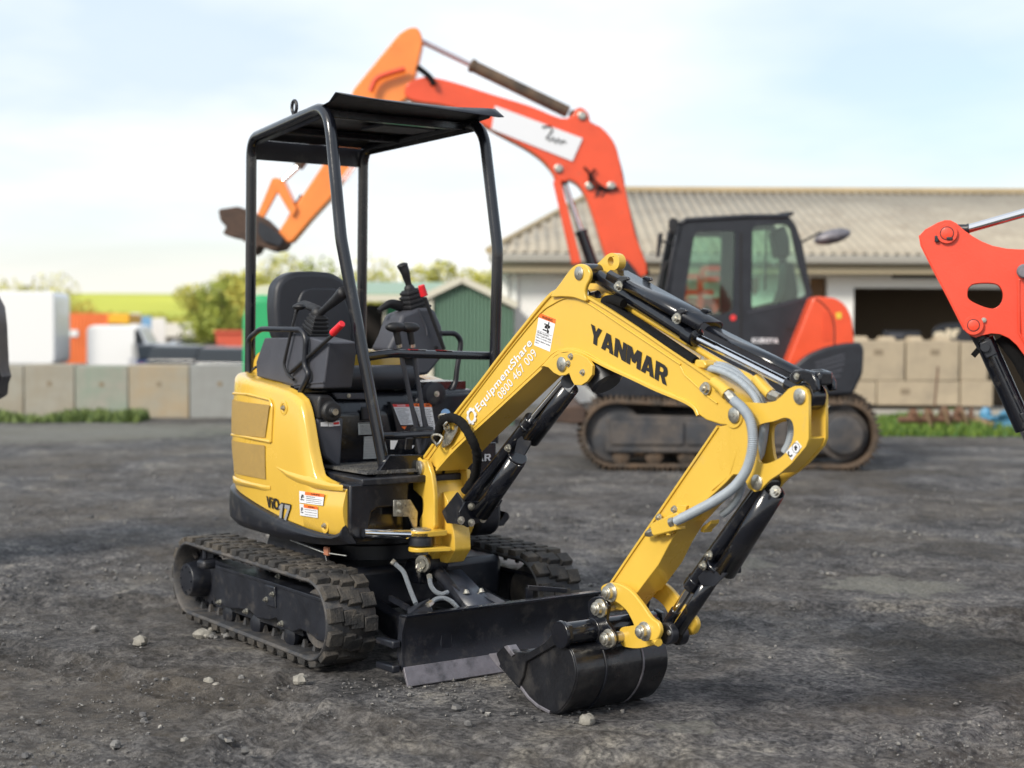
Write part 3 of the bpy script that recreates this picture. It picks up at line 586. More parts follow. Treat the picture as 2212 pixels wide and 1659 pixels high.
# front frame: a dark box with the opening for the swing cylinder
XF = 0.62
def fx(pts, v=XF): return [(PX(z, a, b, v).y, PX(z, a, b, v).z) for z, a, b in pts]
def yplate(mb, pts, x0, x1, holes=()):        # polygon in y-z, extruded along x
    t = MB(); t.plate(pts, x0, x1, holes); mb.add([(p.y, p.x, p.z) for p in t.v], [tuple(reversed(f)) for f in t.f]); return mb
zt = 0.745
out = [(-0.50, zt), (-0.50, 0.55), (-0.47, 0.525), (-0.42, 0.52), (-0.405, 0.56), (-0.39, 0.625), (-0.36, 0.64), (-0.20, 0.64), (-0.188, zt)]
mb = MB(); yplate(mb, out, XF-0.10, XF)
for p_ in mb.v: p_.x += .047*min(1, max(0, (-.19-p_.y)/.29))
lab(mb.build('front_frame', BLM, MX, bevel=0.008), 'black front frame plate with the slot for the swing cylinder')
MB().box((XF-0.3, -0.47, 0.50), (XF-0.11, 0.16, 0.74)).build('frame_core', BLM, MX)
# front-left lower bulge seen beyond the boom cylinder, with the name on it
mb = MB(); mb.plate(fil2([(0.10, 0.50), (0.20, 0.47), (0.55, 0.47), (0.60, 0.52), (0.60, 0.84), (0.10, 0.84)], 0.03), 0.175, 0.30)
mb.build('battery_box', BLM, MX, bevel=0.02)
bn = [PX('c', 310, 1060, 0.70), PX('c', 492, 1060, 0.70), PX('c', 490, 1026, 0.70)]
plate_y = sorted([PX('c', 250, 1060, .70).y, PX('c', 520, 1060, .70).y]); z0, z1 = PX('c', 500, 1075, .70).z, PX('c', 500, 1005, .70).z
MB().box((0.685, 0.05, z0-0.06), (0.698, plate_y[1], z1+0.03)).build('name_plate', BLK, MX, bevel=0.004)
letters('YANMAR', bn[0]+Vector((.0, 0, 0)), bn[1], bn[2]+(bn[0]-bn[0]), 0.002, bold=0.03, shear=0.15).build('name_lettering', WHT, MX, smooth=0) if False else None
p0 = Vector((0.699, bn[1].y-0.24, bn[1].z)); p1 = Vector((0.699, bn[1].y, bn[1].z)); p2 = p0+Vector((0, 0, PX('c', 490, 1026, .70).z-bn[1].z))
glyphs('YANMAR', p0, p1, p2, 0.002).build('name_lettering', WHT, MX, smooth=0)
# zinc angle bracket with two bolts
zb = xq = [(PX('s', a, b, XF).y, PX('s', a, b, XF).z) for a, b in [(8, 940), (8, 1092), (150, 1096), (192, 1200), (228, 1190), (235, 1050), (165, 935)]]
mb = MB(); yplate(mb, zb, XF+0.012, XF+0.020); mb.build('angle_bracket', ZNC, MX, bevel=0.002)
for q_ in ((66, 977), (62, 1050)):
    P = PX('s', *q_, XF); MB().bolt((XF+0.020, P.y, P.z), (1, 0, 0), 0.010).build('bolt', ZNC, MX)
# ---- floor, step, front gusset
MB().plate([(0.12, 0.735), (0.66, 0.735), (0.66, 0.765), (0.12, 0.775)], -0.44, 0.29).build('floor_plate', BLM, MX, bevel=0.006)
fm = mat('ribbed_floor_mat', (0.055, 0.056, 0.060), 0.75, nz=(30, 0.4), bump=(130, 1.0), col2=((0.16, 0.15, 0.13), 16, 0.55, 0.12))
mb = MB().box((0.20, -0.40, 0.778), (0.63, 0.10, 0.786))
for i in range(18):
    for j in range(10): mb.box((0.215+i*0.0232, -0.39+j*0.048, 0.786), (0.228+i*0.0232, -0.352+j*0.048, 0.790))
mb.build('floor_mat', fm, MX, bevel=0)
yp = []; 
gp = [(PX('l', a, b, 0.61).y, PX('l', a, b, 0.61).z) for a, b in [(935, 1300), (1155, 968), (1640, 962)]]
gp[2] = (PX('s', 312, 515, .61).y, gp[2][1]); gp += [(PX('s', 225, 700, .61).y, 0.745), (gp[0][0], 0.745)]
mb = MB(); yplate(mb, gp, 0.585, 0.610); lab(mb.build('front_gusset', BLK, MX, bevel=0.005), 'black folded plate at the foot of the front canopy post')
# ---- tank cover / console box right of the floor, front bulkhead under the seat
def qb(z, pts, v): return [PX(z, a, b, v) for a, b in pts]
xb = 0.20
P = qb('l', [(545, 1060), (1080, 1060), (1080, 300), (520, 300)], xb)
y0, y1 = -0.43, 0.44; ztop = PX('l', 700, 150, xb).z
mb = MB(); mb.plate(fil2([(0.02, 0.76), (xb, 0.76), (xb, 1.00), (xb-0.03, 1.055), (xb-0.05, ztop), (0.0, ztop+0.01)], 0.012), -0.45, 0.45); bulk = mb.build('seat_pedestal', BLK, MX, bevel=0.01); lab(bulk, 'glossy black bulkhead under the seat carrying the stickers')
# raised panel lines and a pocket on the bulkhead
a = qb('l', [(985, 500), (780, 510), (775, 335), (960, 330)], xb+0.004)
mb = MB(); yplate(mb, [(a[0].y, a[0].z), (a[1].y, a[1].z), (a[2].y, a[2].z), (a[3].y, a[3].z)], xb+0.001, xb+0.012); mb.build('pocket_frame', BPL, MX, bevel=0.004)
b_ = [lerp(v_, sum(a, Vector())/4, 0.18) for v_ in a]; mb = MB(); yplate(mb, [(p.y, p.z) for p in b_], xb+0.0125, xb+0.0135); mb.build('pocket_inset', KBK, MX)
a = qb('l', [(450, 235), (930, 235), (920, 150), (400, 150)], xb-0.02); mb = MB(); yplate(mb, [(p.y, p.z) for p in a], xb-0.03, xb-0.012); mb.build('ledge_strip', GPL, MX, bevel=0.004)
P = PX('l', 622, 188, xb-0.01); MB().bolt((xb-0.012, P.y, P.z), (1, 0, 0), 0.007).build('bolt', ZNC, MX)
# right front tank cover (grey) with fuel cap
tc_ = [PX('l', a, b, 0.30) for a, b in [(495, 1150), (300, 1000), (190, 560), (190, 480), (555, 480), (520, 1110)]]
mb = MB(); yplate(mb, [(p.y, p.z) for p in tc_], 0.10, 0.30); lab(mb.build('tank_cover', GPL, MX, bevel=0.012), 'grey plastic tank cover beside the floor')
a = [PX('l', x_, y_, 0.31) for x_, y_ in [(185, 500), (300, 490), (510, 430), (540, 370), (380, 180), (230, 180), (165, 260)]]
mb = MB(); yplate(mb, [(max(p.y, -.452), p.z) for p in a], 0.12, 0.315); mb.build('filler_housing', BPL, MX, bevel=0.01)
P = PX('l', 235, 400, 0.32); P.y = max(P.y, -.395); MB().lathe((0.31, P.y, P.z), (1, 0, 0), [(0, 0.046), (0.02, 0.046), (0.03, 0.038), (0.032, 0.02), (0.045, 0.02), (0.05, 0.014)], 28).build('filler_cap', BPL, MX, bevel=0.002)
MB().cyl((0.355, P.y, P.z), (0.362, P.y, P.z), 0.014, 20).build('cap_lock', ZNC, MX)
a = [PX('l', x_, y_, 0.26) for x_, y_ in [(400, 330), (560, 380), (380, 175), (230, 180)]]; quad([a[0], a[1], a[2], a[3]], .06, .05).build('tool_lid', GRD, MX, bevel=.003) if False else None
def stk(z, pts, v, **k): p = qb(z, pts, v); return p
for pts, m in (([(250, 590), (345, 590), (345, 522), (250, 540)], WHT), ([(355, 595), (505, 580), (495, 512), (350, 528)], WHT)):
    p = qb('l', pts, 0.3015); quad(p, 0.002).build('sticker', m, MX, smooth=0)
p = qb('l', [(355, 595), (505, 580), (495, 512), (350, 528)], 0.3015); quad(sub(p, .42, .3, .92, .75), 0.0035).build('sticker_marks', RDD, MX, smooth=0)
for pts in ([(745, 700), (1025, 692), (1005, 532), (738, 545)], [(808, 1018), (1005, 1010), (1015, 712), (818, 725)]):
    p = qb('l', pts, xb+0.002); quad(p, 0.002).build('sticker', LBL, MX, smooth=0)
    mb = MB()
    for k in range(7): b = quad(sub(p, .08, .1+k*.11, .9-(k % 3)*.1, .13+k*.11), 0.0026); mb.add(b.v, b.f)
    b = quad(sub(p, .03, .9, .97, .96), 0.0026); mb.add(b.v, b.f); mb.build('sticker_marks', KBK if pts[0][0] < 800 else SLV, MX, smooth=0)
p = qb('l', [(1300, 570), (1465, 568), (1415, 300), (1190, 300)], xb+0.03)
dk = [PX('l', x_, y_, xb+0.028) for x_, y_ in [(1250, 660), (1760, 660), (1700, 270), (1170, 270)]]
mb = MB(); yplate(mb, [(q.y, q.z) for q in dk], xb-0.01, xb+0.028); mb.build('warning_board', BLK, MX, bevel=0.003)
def bigst(p, head, hdr, seed):
    quad(p, 0.0012).build('sticker', WHT, MX, smooth=0); quad(sub(p, 0, .87, 1, 1), 0.002).build('sticker_header', head, MX, smooth=0)
    a = sub(p, .25, .89, .75, .98); letters(hdr, a[0], a[1], a[3], 0.0026, bold=.02).build('sticker_text', WHT if head is RDD else DKT, MX, smooth=0)
    mb = MB(); rnd = random.Random(seed)
    for k in range(12): v = .05+k*.066; b = quad(sub(p, .05, v, rnd.uniform(.6, .95), v+.016), 0.0018); mb.add(b.v, b.f)
    mb.build('sticker_marks', DKT, MX, smooth=0)
bigst(p, RDD, 'DANGER', 1)
bigst(qb('l', [(1560, 590), (1600, 620), (1540, 290), (1465, 290)], xb+0.03), ORG, 'WARNING', 2)
bigst(qb('l', [(1680, 645), (1760, 640), (1700, 290), (1590, 290)], xb+0.03), ORG, 'WARNING', 3)
quad(qb('l', [(1350, 632), (1375, 590), (1310, 590), (1315, 600)], xb+0.03), 0.002).build('sticker', ORG, MX, smooth=0)
for pts in ([(1165, 890), (1210, 890), (1262, 775), (1165, 775)], [(1362, 880), (1455, 880), (1478, 840), (1400, 828)]):
    quad(qb('l', pts, 0.45), 0.002).build('sticker', WHT, MX, smooth=0)
# left end of the bulkhead: dark rounded cheek with a bolt, blue tag
P = PX('l', 1780, 165, 0.25); MB().lathe((0.20, P.y, P.z), (1, 0, 0), [(0, 0.055), (0.04, 0.052), (0.045, 0.03)], 24).build('pivot_boss', BLM, MX)
MB().bolt((0.245, P.y, P.z), (1, 0, 0), 0.010).build('bolt', ZNC, MX)
mb = MB(); yplate(mb, fil2([(0.10, 0.80), (0.10, 1.07), (0.42, 1.08), (0.47, 1.0), (0.48, 0.80)], 0.03), 0.16, 0.215); mb.build('left_cheek', BLM, MX, bevel=0.01)
P = PX('l', 1890, 425, 0.40); mb = MB(); mb.lathe(P, (1, -.25, .1), [(0, 0.022), (0.002, 0.022)], 20); mb.build('key_tag', BLU, MX)
# ---- seat
def rbox(cx, cy, cz, sx, sy, sz): return MB().box((cx-sx/2, cy-sy/2, cz-sz/2), (cx+sx/2, cy+sy/2, cz+sz/2))
SX = -0.30
bo = [(PX('j', a, b, SX).y, PX('j', a, b, SX).z) for a, b in [(430, 830), (405, 500), (425, 300), (490, 210), (600, 155), (780, 145), (1000, 160), (1110, 215), (1190, 300), (1230, 420), (1330, 700), (1335, 900), (1290, 1020), (1000, 1045), (600, 1000)]]
seat = thing('seat', None, None); seat.parent = MX; seat['label'] = 'black vinyl operator seat with a rounded high back'
t = MB(); yplate(t, fil2(bo, 0.05, 4), SX-0.05, SX+0.05); o = t.build('backrest', VIN, seat, bevel=0.025, segs=4)
cy = sum(p[0] for p in bo)/len(bo); inn = [(cy+(p[0]-cy)*0.60+0.01, 1.32+(p[1]-1.32)*0.62) for p in bo]
t = MB(); yplate(t, fil2([(cy-.13, 1.12), (cy-.15, 1.42), (cy-.10, 1.56), (cy+.10, 1.56), (cy+.16, 1.42), (cy+.14, 1.12)], 0.05, 4), SX+0.04, SX+0.062); t.build('back_cushion', VIN, seat, bevel=0.02, segs=4)
t = MB(); t.tube(fillet([(SX+.053, cy-.12, 1.10), (SX+.063, cy-.12, 1.30), (SX+.063, cy+.11, 1.30), (SX+.053, cy+.11, 1.10)], .03), .003, 6); t.build('seam', BPL, seat)
t = MB(); t.plate(fil2([(SX+0.02, 1.10), (SX+0.48, 1.10), (SX+0.52, 1.15), (SX+0.50, 1.205), (SX+0.40, 1.21), (SX+0.05, 1.185)], 0.03), cy-0.235, cy+0.235); t.build('cushion', VIN, seat, bevel=0.03, segs=4)
MB().box((SX, cy-.18, 1.03), (SX+.42, cy+.18, 1.10)).build('seat_rail', BLM, seat, bevel=.01)
# ---- right console with joystick
def bellows(name, base, axis, r0_, r1_, h, parent, n=5, sq=True):
    ax = Vector(axis).normalized(); prof = []
    for k in range(n):
        a = k/n; rr = lerp(r0_, r1_, a); prof += [(h*a, rr), (h*(a+0.55/n), rr*0.98), (h*(a+0.62/n), rr*0.80), (h*(a+0.95/n), rr*0.78)]
    prof += [(h, r1_*0.6), (h*1.15, r1_*0.45)]
    return MB().lathe(base, ax, prof, 4 if sq else 24).build(name, BPL, parent, bevel=0.004, smooth=45)
def grip(base, top, parent, r=0.021):
    b, t_ = Vector(base), Vector(top)
    return MB().tube(spline([b, lerp(b, t_, .3), lerp(b, t_, .62)+Vector((0.004, 0, 0)), lerp(b, t_, .86), t_], 5), 1, 16, rf=lambda u: r*(0.52+0.55*max(0, u-.15)**.9 if u < .85 else 0.52+.55*.73-(u-.85)*3.6*(u-.85)*6)).build('grip', BPL, parent, smooth=60)
YC = -0.375
con = [(q.x, q.z) for q in [PY('j', a, b, -0.44) for a, b in [(270, 1240), (262, 1090), (350, 838), (620, 835), (660, 790), (810, 830), (1020, 885), (970, 1290), (960, 1365), (655, 1368), (650, 1335)]]]
con = [(x_, z_) for x_, z_ in con]
mb = MB(); mb.plate(con, -0.44, -0.30); cR = mb.build('console', GPL, MX, bevel=0.014, segs=3); lab(cR, 'grey plastic right-hand console under the joystick')
e_ = [PY('j', a, b, -0.442) for a, b in [(655, 1330), (820, 1310), (965, 1300)]]; MB().tube(e_, 0.004, 6).build('console_lip', GPL, cR)
J0 = PY('j', 875, 820, YC); J1 = PY('j', 905, 585, YC); J2 = PY('j', 985, 555, YC); J3 = PY('j', 1190, 350, YC)
js = thing('joystick', None, None); js.parent = MX; js['label'] = 'right joystick leaning forward on a ribbed black boot'
bellows('boot', J0, J1-J0+Vector((0.01, 0, 0)), 0.078, 0.040, (J1-J0).length, js, 6)
MB().ball(J1, 0.030, 16).build('boot_top', BPL, js)
grip(lerp(J1, J2, .5), J3, js, .030)
# left console and joystick
YL = 0.34
con = [(PX('k', a, b, -0.02).y, PX('k', a, b, -0.02).z) for a, b in [(240, 1120), (320, 960), (400, 730), (500, 690), (600, 655), (720, 650), (770, 700), (840, 860), (870, 1100), (860, 1180), (770, 1290), (690, 1390), (560, 1400), (560, 1200)]]
mb = MB(); yplate(mb, con, -0.16, 0.0); cL = mb.build('console', GPL, MX, bevel=0.016, segs=3); lab(cL, 'grey plastic left-hand console raised beside the seat')
e_ = [PX('k', a, b, 0.002) for a, b in [(600, 665), (650, 780), (690, 880), (700, 960)]]; MB().tube(spline(e_, 5), 0.004, 6).build('console_crease', GPL, cL)
P = PX('k', 795, 1095, 0.0); MB().bolt(P, (1, 0, 0), 0.007).build('bolt', BPL, cL)
js = thing('joystick', None, None); js.parent = MX; js['label'] = 'left joystick standing upright with a bulbous grip'
K0 = PX('k', 560, 680, -0.07); K1 = PX('k', 505, 450, -0.07); K2 = PX('k', 470, 420, -0.07); K3 = PX('k', 420, 165, -0.07)
bellows('boot', K0, K1-K0, 0.085, 0.045, (K1-K0).length, js, 5)
MB().ball(K1, 0.026, 16).build('boot_top', BPL, js); grip(K1+Vector((0, 0, .01)), K3, js, .029)
# armrest stub left of it
e_ = [PX('k', a, b, -0.10) for a, b in [(420, 640), (300, 610), (230, 640), (160, 690)]]; MB().tube(spline(e_, 5), 1, 12, rf=lambda u: .028-.014*u, flat=.8).build('wrist_rest', BPL, MX, smooth=60)
e_ = [PY('j', a, b, -0.36) for a, b in [(930, 560), (850, 520), (760, 490), (700, 500)]]; MB().tube(spline(e_, 5), .020, 12, flat=.6).build('wrist_rest', BPL, MX, smooth=60)
# safety levers with red caps
def lever(name, a, b, c, d, r, m, parent, label):
    o = thing(name, None, None); o.parent = parent; o['label'] = label; MB().tube([a, b], r, 10).build('rod', BPL, o); MB().tube([c, d], [r*1.9, r*1.7], 16).build('cap', m, o, bevel=.003, segs=3); return o
A, B, C_, D_ = [PY('j', a, b, -0.455) for a, b in [(620, 1200), (1065, 805), (1060, 790), (1160, 690)]]
lever('safety_lever', A, B, C_, D_, .0085, REDP, MX, 'slanted right lock lever with a red cap')
A, B, C_, D_ = [PX('k', a, b, 0.03) for a, b in [(885, 1110), (672, 540), (668, 525), (632, 405)]]
lever('safety_lever', A, B, C_, D_, .0095, REDP, MX, 'slanted left lock lever with a red cap')
A, B, C_, D_ = [PX('k', a, b, -.12) for a, b in [(170, 1120), (215, 1000), (215, 1070), (235, 920)]]
o = thing('belt_buckle', None, None); o.parent = MX; MB().bar(A, lerp(A, D_, .4), .02, .008).build('strap', BPL, o); MB().bar(C_, D_, .04, .02).build('buckle', BPL, o, bevel=.006); MB().bar(D_, D_+(D_-C_)*.15, .03, .012).build('release', RDD, o, bevel=.003)
# knobbed control lever behind the right joystick and bent guard rod
A, B, C_ = [PY('j', a, b, -0.42) for a, b in [(625, 860), (680, 580), (712, 515)]]
o = thing('dozer_lever', None, None); o.parent = MX; o['label'] = 'blade lever with an oval black knob'; MB().tube([PY('j', 560, 1130, -.44), PY('j', 625, 780, -.44), B, C_], .007, 8).build('rod', BPL, o); MB().ball(C_, .030, 16, (1.2, .9, .5)).build('knob', BPL, o)
e_ = [PY('j', a, b, -0.46) for a, b in [(630, 770), (548, 1130), (600, 1230), (655, 1270)]]; MB().tube(fillet(e_, .03), .007, 8).build('guard_rod', BPL, MX)
# travel levers
for (kx, ky, lx, ly) in ((352, 880, 1515, 655), (505, 882, 1630, 650)):
    o = thing('travel_lever', None, None); o.parent = MX; o['label'] = ('left' if kx < 400 else 'right')+' of the two tall travel levers as seen, with an oval knob'
    T_ = PX('k', kx, ky, .47); Bt = PX('l', lx, ly, .42); Fo = PX('l', lx+50 if kx < 400 else lx-60, ly+280, .40)
    MB().tube([Fo, Bt, lerp(Bt, T_, .86)], .0105, 12).build('shaft', STL if False else GPL, o); MB().tube([lerp(Bt, T_, .82), lerp(Bt, T_, .86)], .013, 12).build('collar', ZNC, o)
    MB().tube([lerp(Bt, T_, .85), T_], [.014, .016], 12).build('grip', BPL, o); MB().ball(T_+Vector((0, 0, .005)), .047, 18, (.65, 1.05, .48)).build('knob', BPL, o)
    MB().box((Bt.x-.02, Bt.y-.028, Bt.z-.02), (Bt.x+.03, Bt.y+.028, Bt.z+.02)).build('lever_boot', BPL, o, bevel=.012)
    MB().cyl(Bt-Vector((.0, .0, .0)), Bt+Vector((.001, 0, .001)), .001, 4) 
# ---- canopy: two hoops, roof sheet, rails
def tubeo(pts, r, name, m, parent, rad=.05, k=8, n=14): return MB().tube(fillet(pts, rad, k), r, n).build(name, m, parent, smooth=60)
can = thing('canopy', None, None); can.parent = MX; can['label'] = 'black four-post canopy with a sheet roof'
w_ = 0.40; rw = 0.305; PR = 0.0255
fr_b = PY('l', 1060, 850, -w_); fr_k = PY('b', 638, 850, -w_); fr_t = PY('b', 575, 235, -w_+.002)
RRx = -0.625
rr_b = Vector((RRx, -rw, 1.08)); rr_t = Vector((RRx+.01, -rw, 2.285))
zroof = PY('b', 455, 120, -w_).z
PK_ = Vector((fr_k.x, -w_, fr_k.z)); PB = PX('l', 1085, 1120, .575); zq_ = (.77-PB.z)/(PK_.z-PB.z); PB = PB+(PK_-PB)*zq_
def hoop(sg, label):
    f_b = Vector((fr_b.x+0.02, sg*w_, 0.755)); f_k = Vector((fr_k.x, sg*w_, fr_k.z)); f_t = Vector((fr_t.x-.012, sg*(w_-.005), 2.315)); r_t = Vector((RRx+.02, sg*rw, 2.265)); r_b = Vector((RRx, sg*rw, 1.10))
    if sg > 0: f_b = Vector((.385, w_, .86)); f_k = Vector((.415, w_, 1.73))
    else: f_b = PB.copy()
    o = MB().tube(fillet([f_b, f_k, f_t, r_t, r_b], [.1, .035, .13, .09, .1], 8), PR, 16).build('post', BLK, can, smooth=60); return lab(o, label)
hoop(-1, 'right canopy hoop with the bent front post'); hoop(1, 'left canopy hoop with the bent front post')
# roof sheet between the hoops with a flared visor in front
mb = MB(); ya = [-1, -.93, -.5, 0, .5, .93, 1]; rows = []
xs = [(RRx+.03, 2.262, rw), (RRx+.10, 2.285, rw+.01), (-.3, 2.300, .35), (0.0, 2.315, .385), (fr_t.x-.10, 2.322, w_), (fr_t.x+.02, 2.335, w_+.01)]
vt = PX('b', 655, 75, fr_t.x+.13); vl = PX('b', 1505, 198, fr_t.x+.13)
V1 = on('b', 655, 78, (1, 0, 0), fr_t.x+.16); V2 = on('b', 1508, 198, (1, 0, 0), fr_t.x+.16)
for x_, z_, hw in xs: rows.append([Vector((x_, y_*hw, z_-(abs(y_) > .95)*.012)) for y_ in ya])
yc_, yh = (V1.y+V2.y)/2, (V2.y-V1.y)/2
rows.append([Vector((fr_t.x+.08, yc_*.5+y_*(w_+.01+yh)/2, 2.345+.01*(abs(y_) > .9))) for y_ in ya])
rows.append([Vector((fr_t.x+.16, yc_+y_*yh, lerp(V1.z, V2.z, (y_+1)/2)-(.004 if abs(y_) < .95 else 0))) for y_ in ya])
mb.grid(rows); lab(mb.build('roof_panel', BLM, can, smooth=30, solid=.004), 'black sheet roof with flared front visor')
mb = MB()                                     # rear skirt and inner braces under the roof
mb.box((RRx+.0, -rw, 2.17), (RRx+.012, rw, 2.262)); mb.build('rear_skirt', BLM, can)
MB().box((-.34, -.35, 2.262), (-.29, .35, 2.295)).build('roof_brace', BLK, can, bevel=.004); MB().box((fr_t.x-.16, -.39, 2.28), (fr_t.x-.12, .39, 2.315)).build('roof_brace', BLK, can, bevel=.004)
mb = MB(); mb.box((-.14, .02, 2.285), (.06, .30, 2.300)); mb.build('manual_tray', GPL, can, bevel=.003)
for sg in (-1, 1):
    mb = MB(); mb.plate([(RRx, 2.24), (fr_t.x-.05, 2.29), (fr_t.x-.05, 2.325), (RRx, 2.27)], sg*w_*.98-.003, sg*w_*.98+.003) if False else None
    mb = MB(); mb.grid([[Vector((RRx+.03, sg*rw, 2.225)), Vector((RRx+.03, sg*rw, 2.27))], [Vector((fr_t.x-.04, sg*(w_-.01), 2.27)), Vector((fr_t.x-.04, sg*(w_-.01), 2.325))]]); mb.build('roof_flange', BLM, can, solid=.004)
# lifting eye on the right hoop and bolts
HA, HB = Vector((fr_t.x-.012, -w_+.005, 2.315)), Vector((RRx+.02, -rw, 2.265)); D_ = ray('b', 355, 140)
u_ = min([i/60 for i in range(61)], key=lambda u: ((lerp(HA, HB, u)-CAM).cross(D_)).length); P = lerp(HA, HB, u_)+Vector((0, 0, .045)); mb = MB(); mb.tube([P+Vector((.0, 0, 0))+Vector((.022*cos(a), 0, .028*sin(a)+.012)) for a in [i/16*2*pi for i in range(16)]], .0075, 10, closed=True); mb.cyl(P+Vector((-.0, 0, -.035)), P+Vector((0, 0, -.012)), .012, 10); mb.build('lifting_eye', BLM, can)
MB().bolt((.12, -.30, 2.322), (0, 0, 1), .016).build('bolt', BLM, can)
# rails
fkx = lambda z_: fr_k.x + (fr_b.x-fr_k.x)*(fr_k.z-z_)/(fr_k.z-fr_b.z)
def onpost(z, x, y):                          # point of the right post seen at this place
    best = None
    for i in range(200):
        P = PB+(PK_-PB)*(i/200); D = ray(z, x, y); t = (P-CAM).dot(D)/D.dot(D); e = (CAM+D*t-P).length
        if best is None or e < best[0]: best = (e, P)
    return best[1]
Pa = onpost('b', 822, 1474); Pb = PY('b', 1440, 1475, w_); Pj = Pa + (Pb-Pa)*.16 + Vector((.03, 0, .008)); Pj.z = PY('b', 905, 1462, Pj.y).z
tubeo([Pa, Pj, Pb+Vector((.0, -.03, 0)), Pb], .0185, 'front_rail', BLK, can, .05)
Pc = onpost('l', 1150, 690); tubeo([Pc, Pc+Vector((.01, .08, 0)), Vector((.70, -.02, PX('l', 1760, 685, .7).z))], .016, 'lower_rail', BLK, can, .03)
MB().bar((.69, -.24, .88), (.70, -.24, Pc.z), .03, .01).build('rail_bracket', BLM, can)
# handrails
e_ = [PY('j', a, b, -0.46) for a, b in [(190, 1190), (185, 850), (310, 745), (740, 752), (785, 850), (768, 1130), (812, 1210), (790, 1280), (725, 1400)]]
tubeo(e_, .0125, 'handrail', BLM, MX, .035); MB().tube([PY('j', 195, 1200, -.40), PY('j', 265, 1140, -.40)], .006, 8).build('stay_rod', BLM, MX)
e_ = [PX('k', a, b, .12) for a, b in [(850, 935), (1010, 935), (1070, 1010), (1065, 1100), (1030, 1300), (1010, 1490), (960, 1580), (870, 1650)]]
tubeo(e_, .0125, 'handrail', BLM, MX, .035)
# small stickers on the rear post and rail
for y_, m in ((430, ORG), (575, ORG)):
    a = [PX('b', x1, y1, rr_t.x+PR+.002) for x1, y1 in [(152, y_+90), (174, y_+90), (174, y_), (152, y_)]]; a = [Vector((RRx+PR+.004, p.y, p.z)) for p in a]; quad(a, .001).build('sticker', WHT, can, smooth=0); quad(sub(a, 0, .85, 1, 1), .0016).build('sticker_header', m, can, smooth=0)
for u0, u1, m in ((.34, .42, RDD), (.42, .50, WHT), (.60, .70, RDD), (.70, .76, WHT)):
    q0, q1 = lerp(Pj, Pb, u0-.16), lerp(Pj, Pb, u1-.16); MB().bar(q0+Vector((0.004, 0, .0185)), q1+Vector((0.004, 0, .0185)), .014, .0016).build('sticker', m, can, smooth=0)
# ---------------------------------------------------------------- crawler tracks
def hull2(c1, r1, c2, r2, n=400):             # closed path round two circles (c1 rear, c2 front), x-z, going over the top forward
    c1, c2 = Vector(c1), Vector(c2); d = c2-c1; Ld = d.length; th = atan2(d.y, d.x); be = math.asin((r1-r2)/Ld)
    a_top = th+pi/2-be; a_bot = th-pi/2+be; out = []
    m = 40
    a0 = a_bot; a1 = a_top-2*pi               # rear arc runs from bottom round the back to the top
    for i in range(m+1): a = lerp(a0, a1, i/m); out.append(c1+Vector((cos(a), sin(a)))*r1)
    for i in range(m+1): a = lerp(a_top, a_bot, i/m); out.append(c2+Vector((cos(a), sin(a)))*r2)
    P = out+[out[0]]; s = [0]
    for i in range(len(P)-1): s.append(s[-1]+(P[i+1]-P[i]).length)
    T = s[-1]; res = []; k = 0
    for j in range(n):
        q = T*j/n
        while s[k+1] < q: k += 1
        f = (q-s[k])/max(s[k+1]-s[k], 1e-9); res.append(P[k].lerp(P[k+1], f))
    return res, T
def path_at(P, u):                            # point, tangent, outward normal
    n = len(P); f = (u % 1)*n; i = int(f); f -= i; a = P[i % n]; b = P[(i+1) % n]; p = a.lerp(b, f)
    t = (P[(i+2) % n]-P[(i-1) % n]).normalized(); return p, t, Vector((-t.y, t.x))
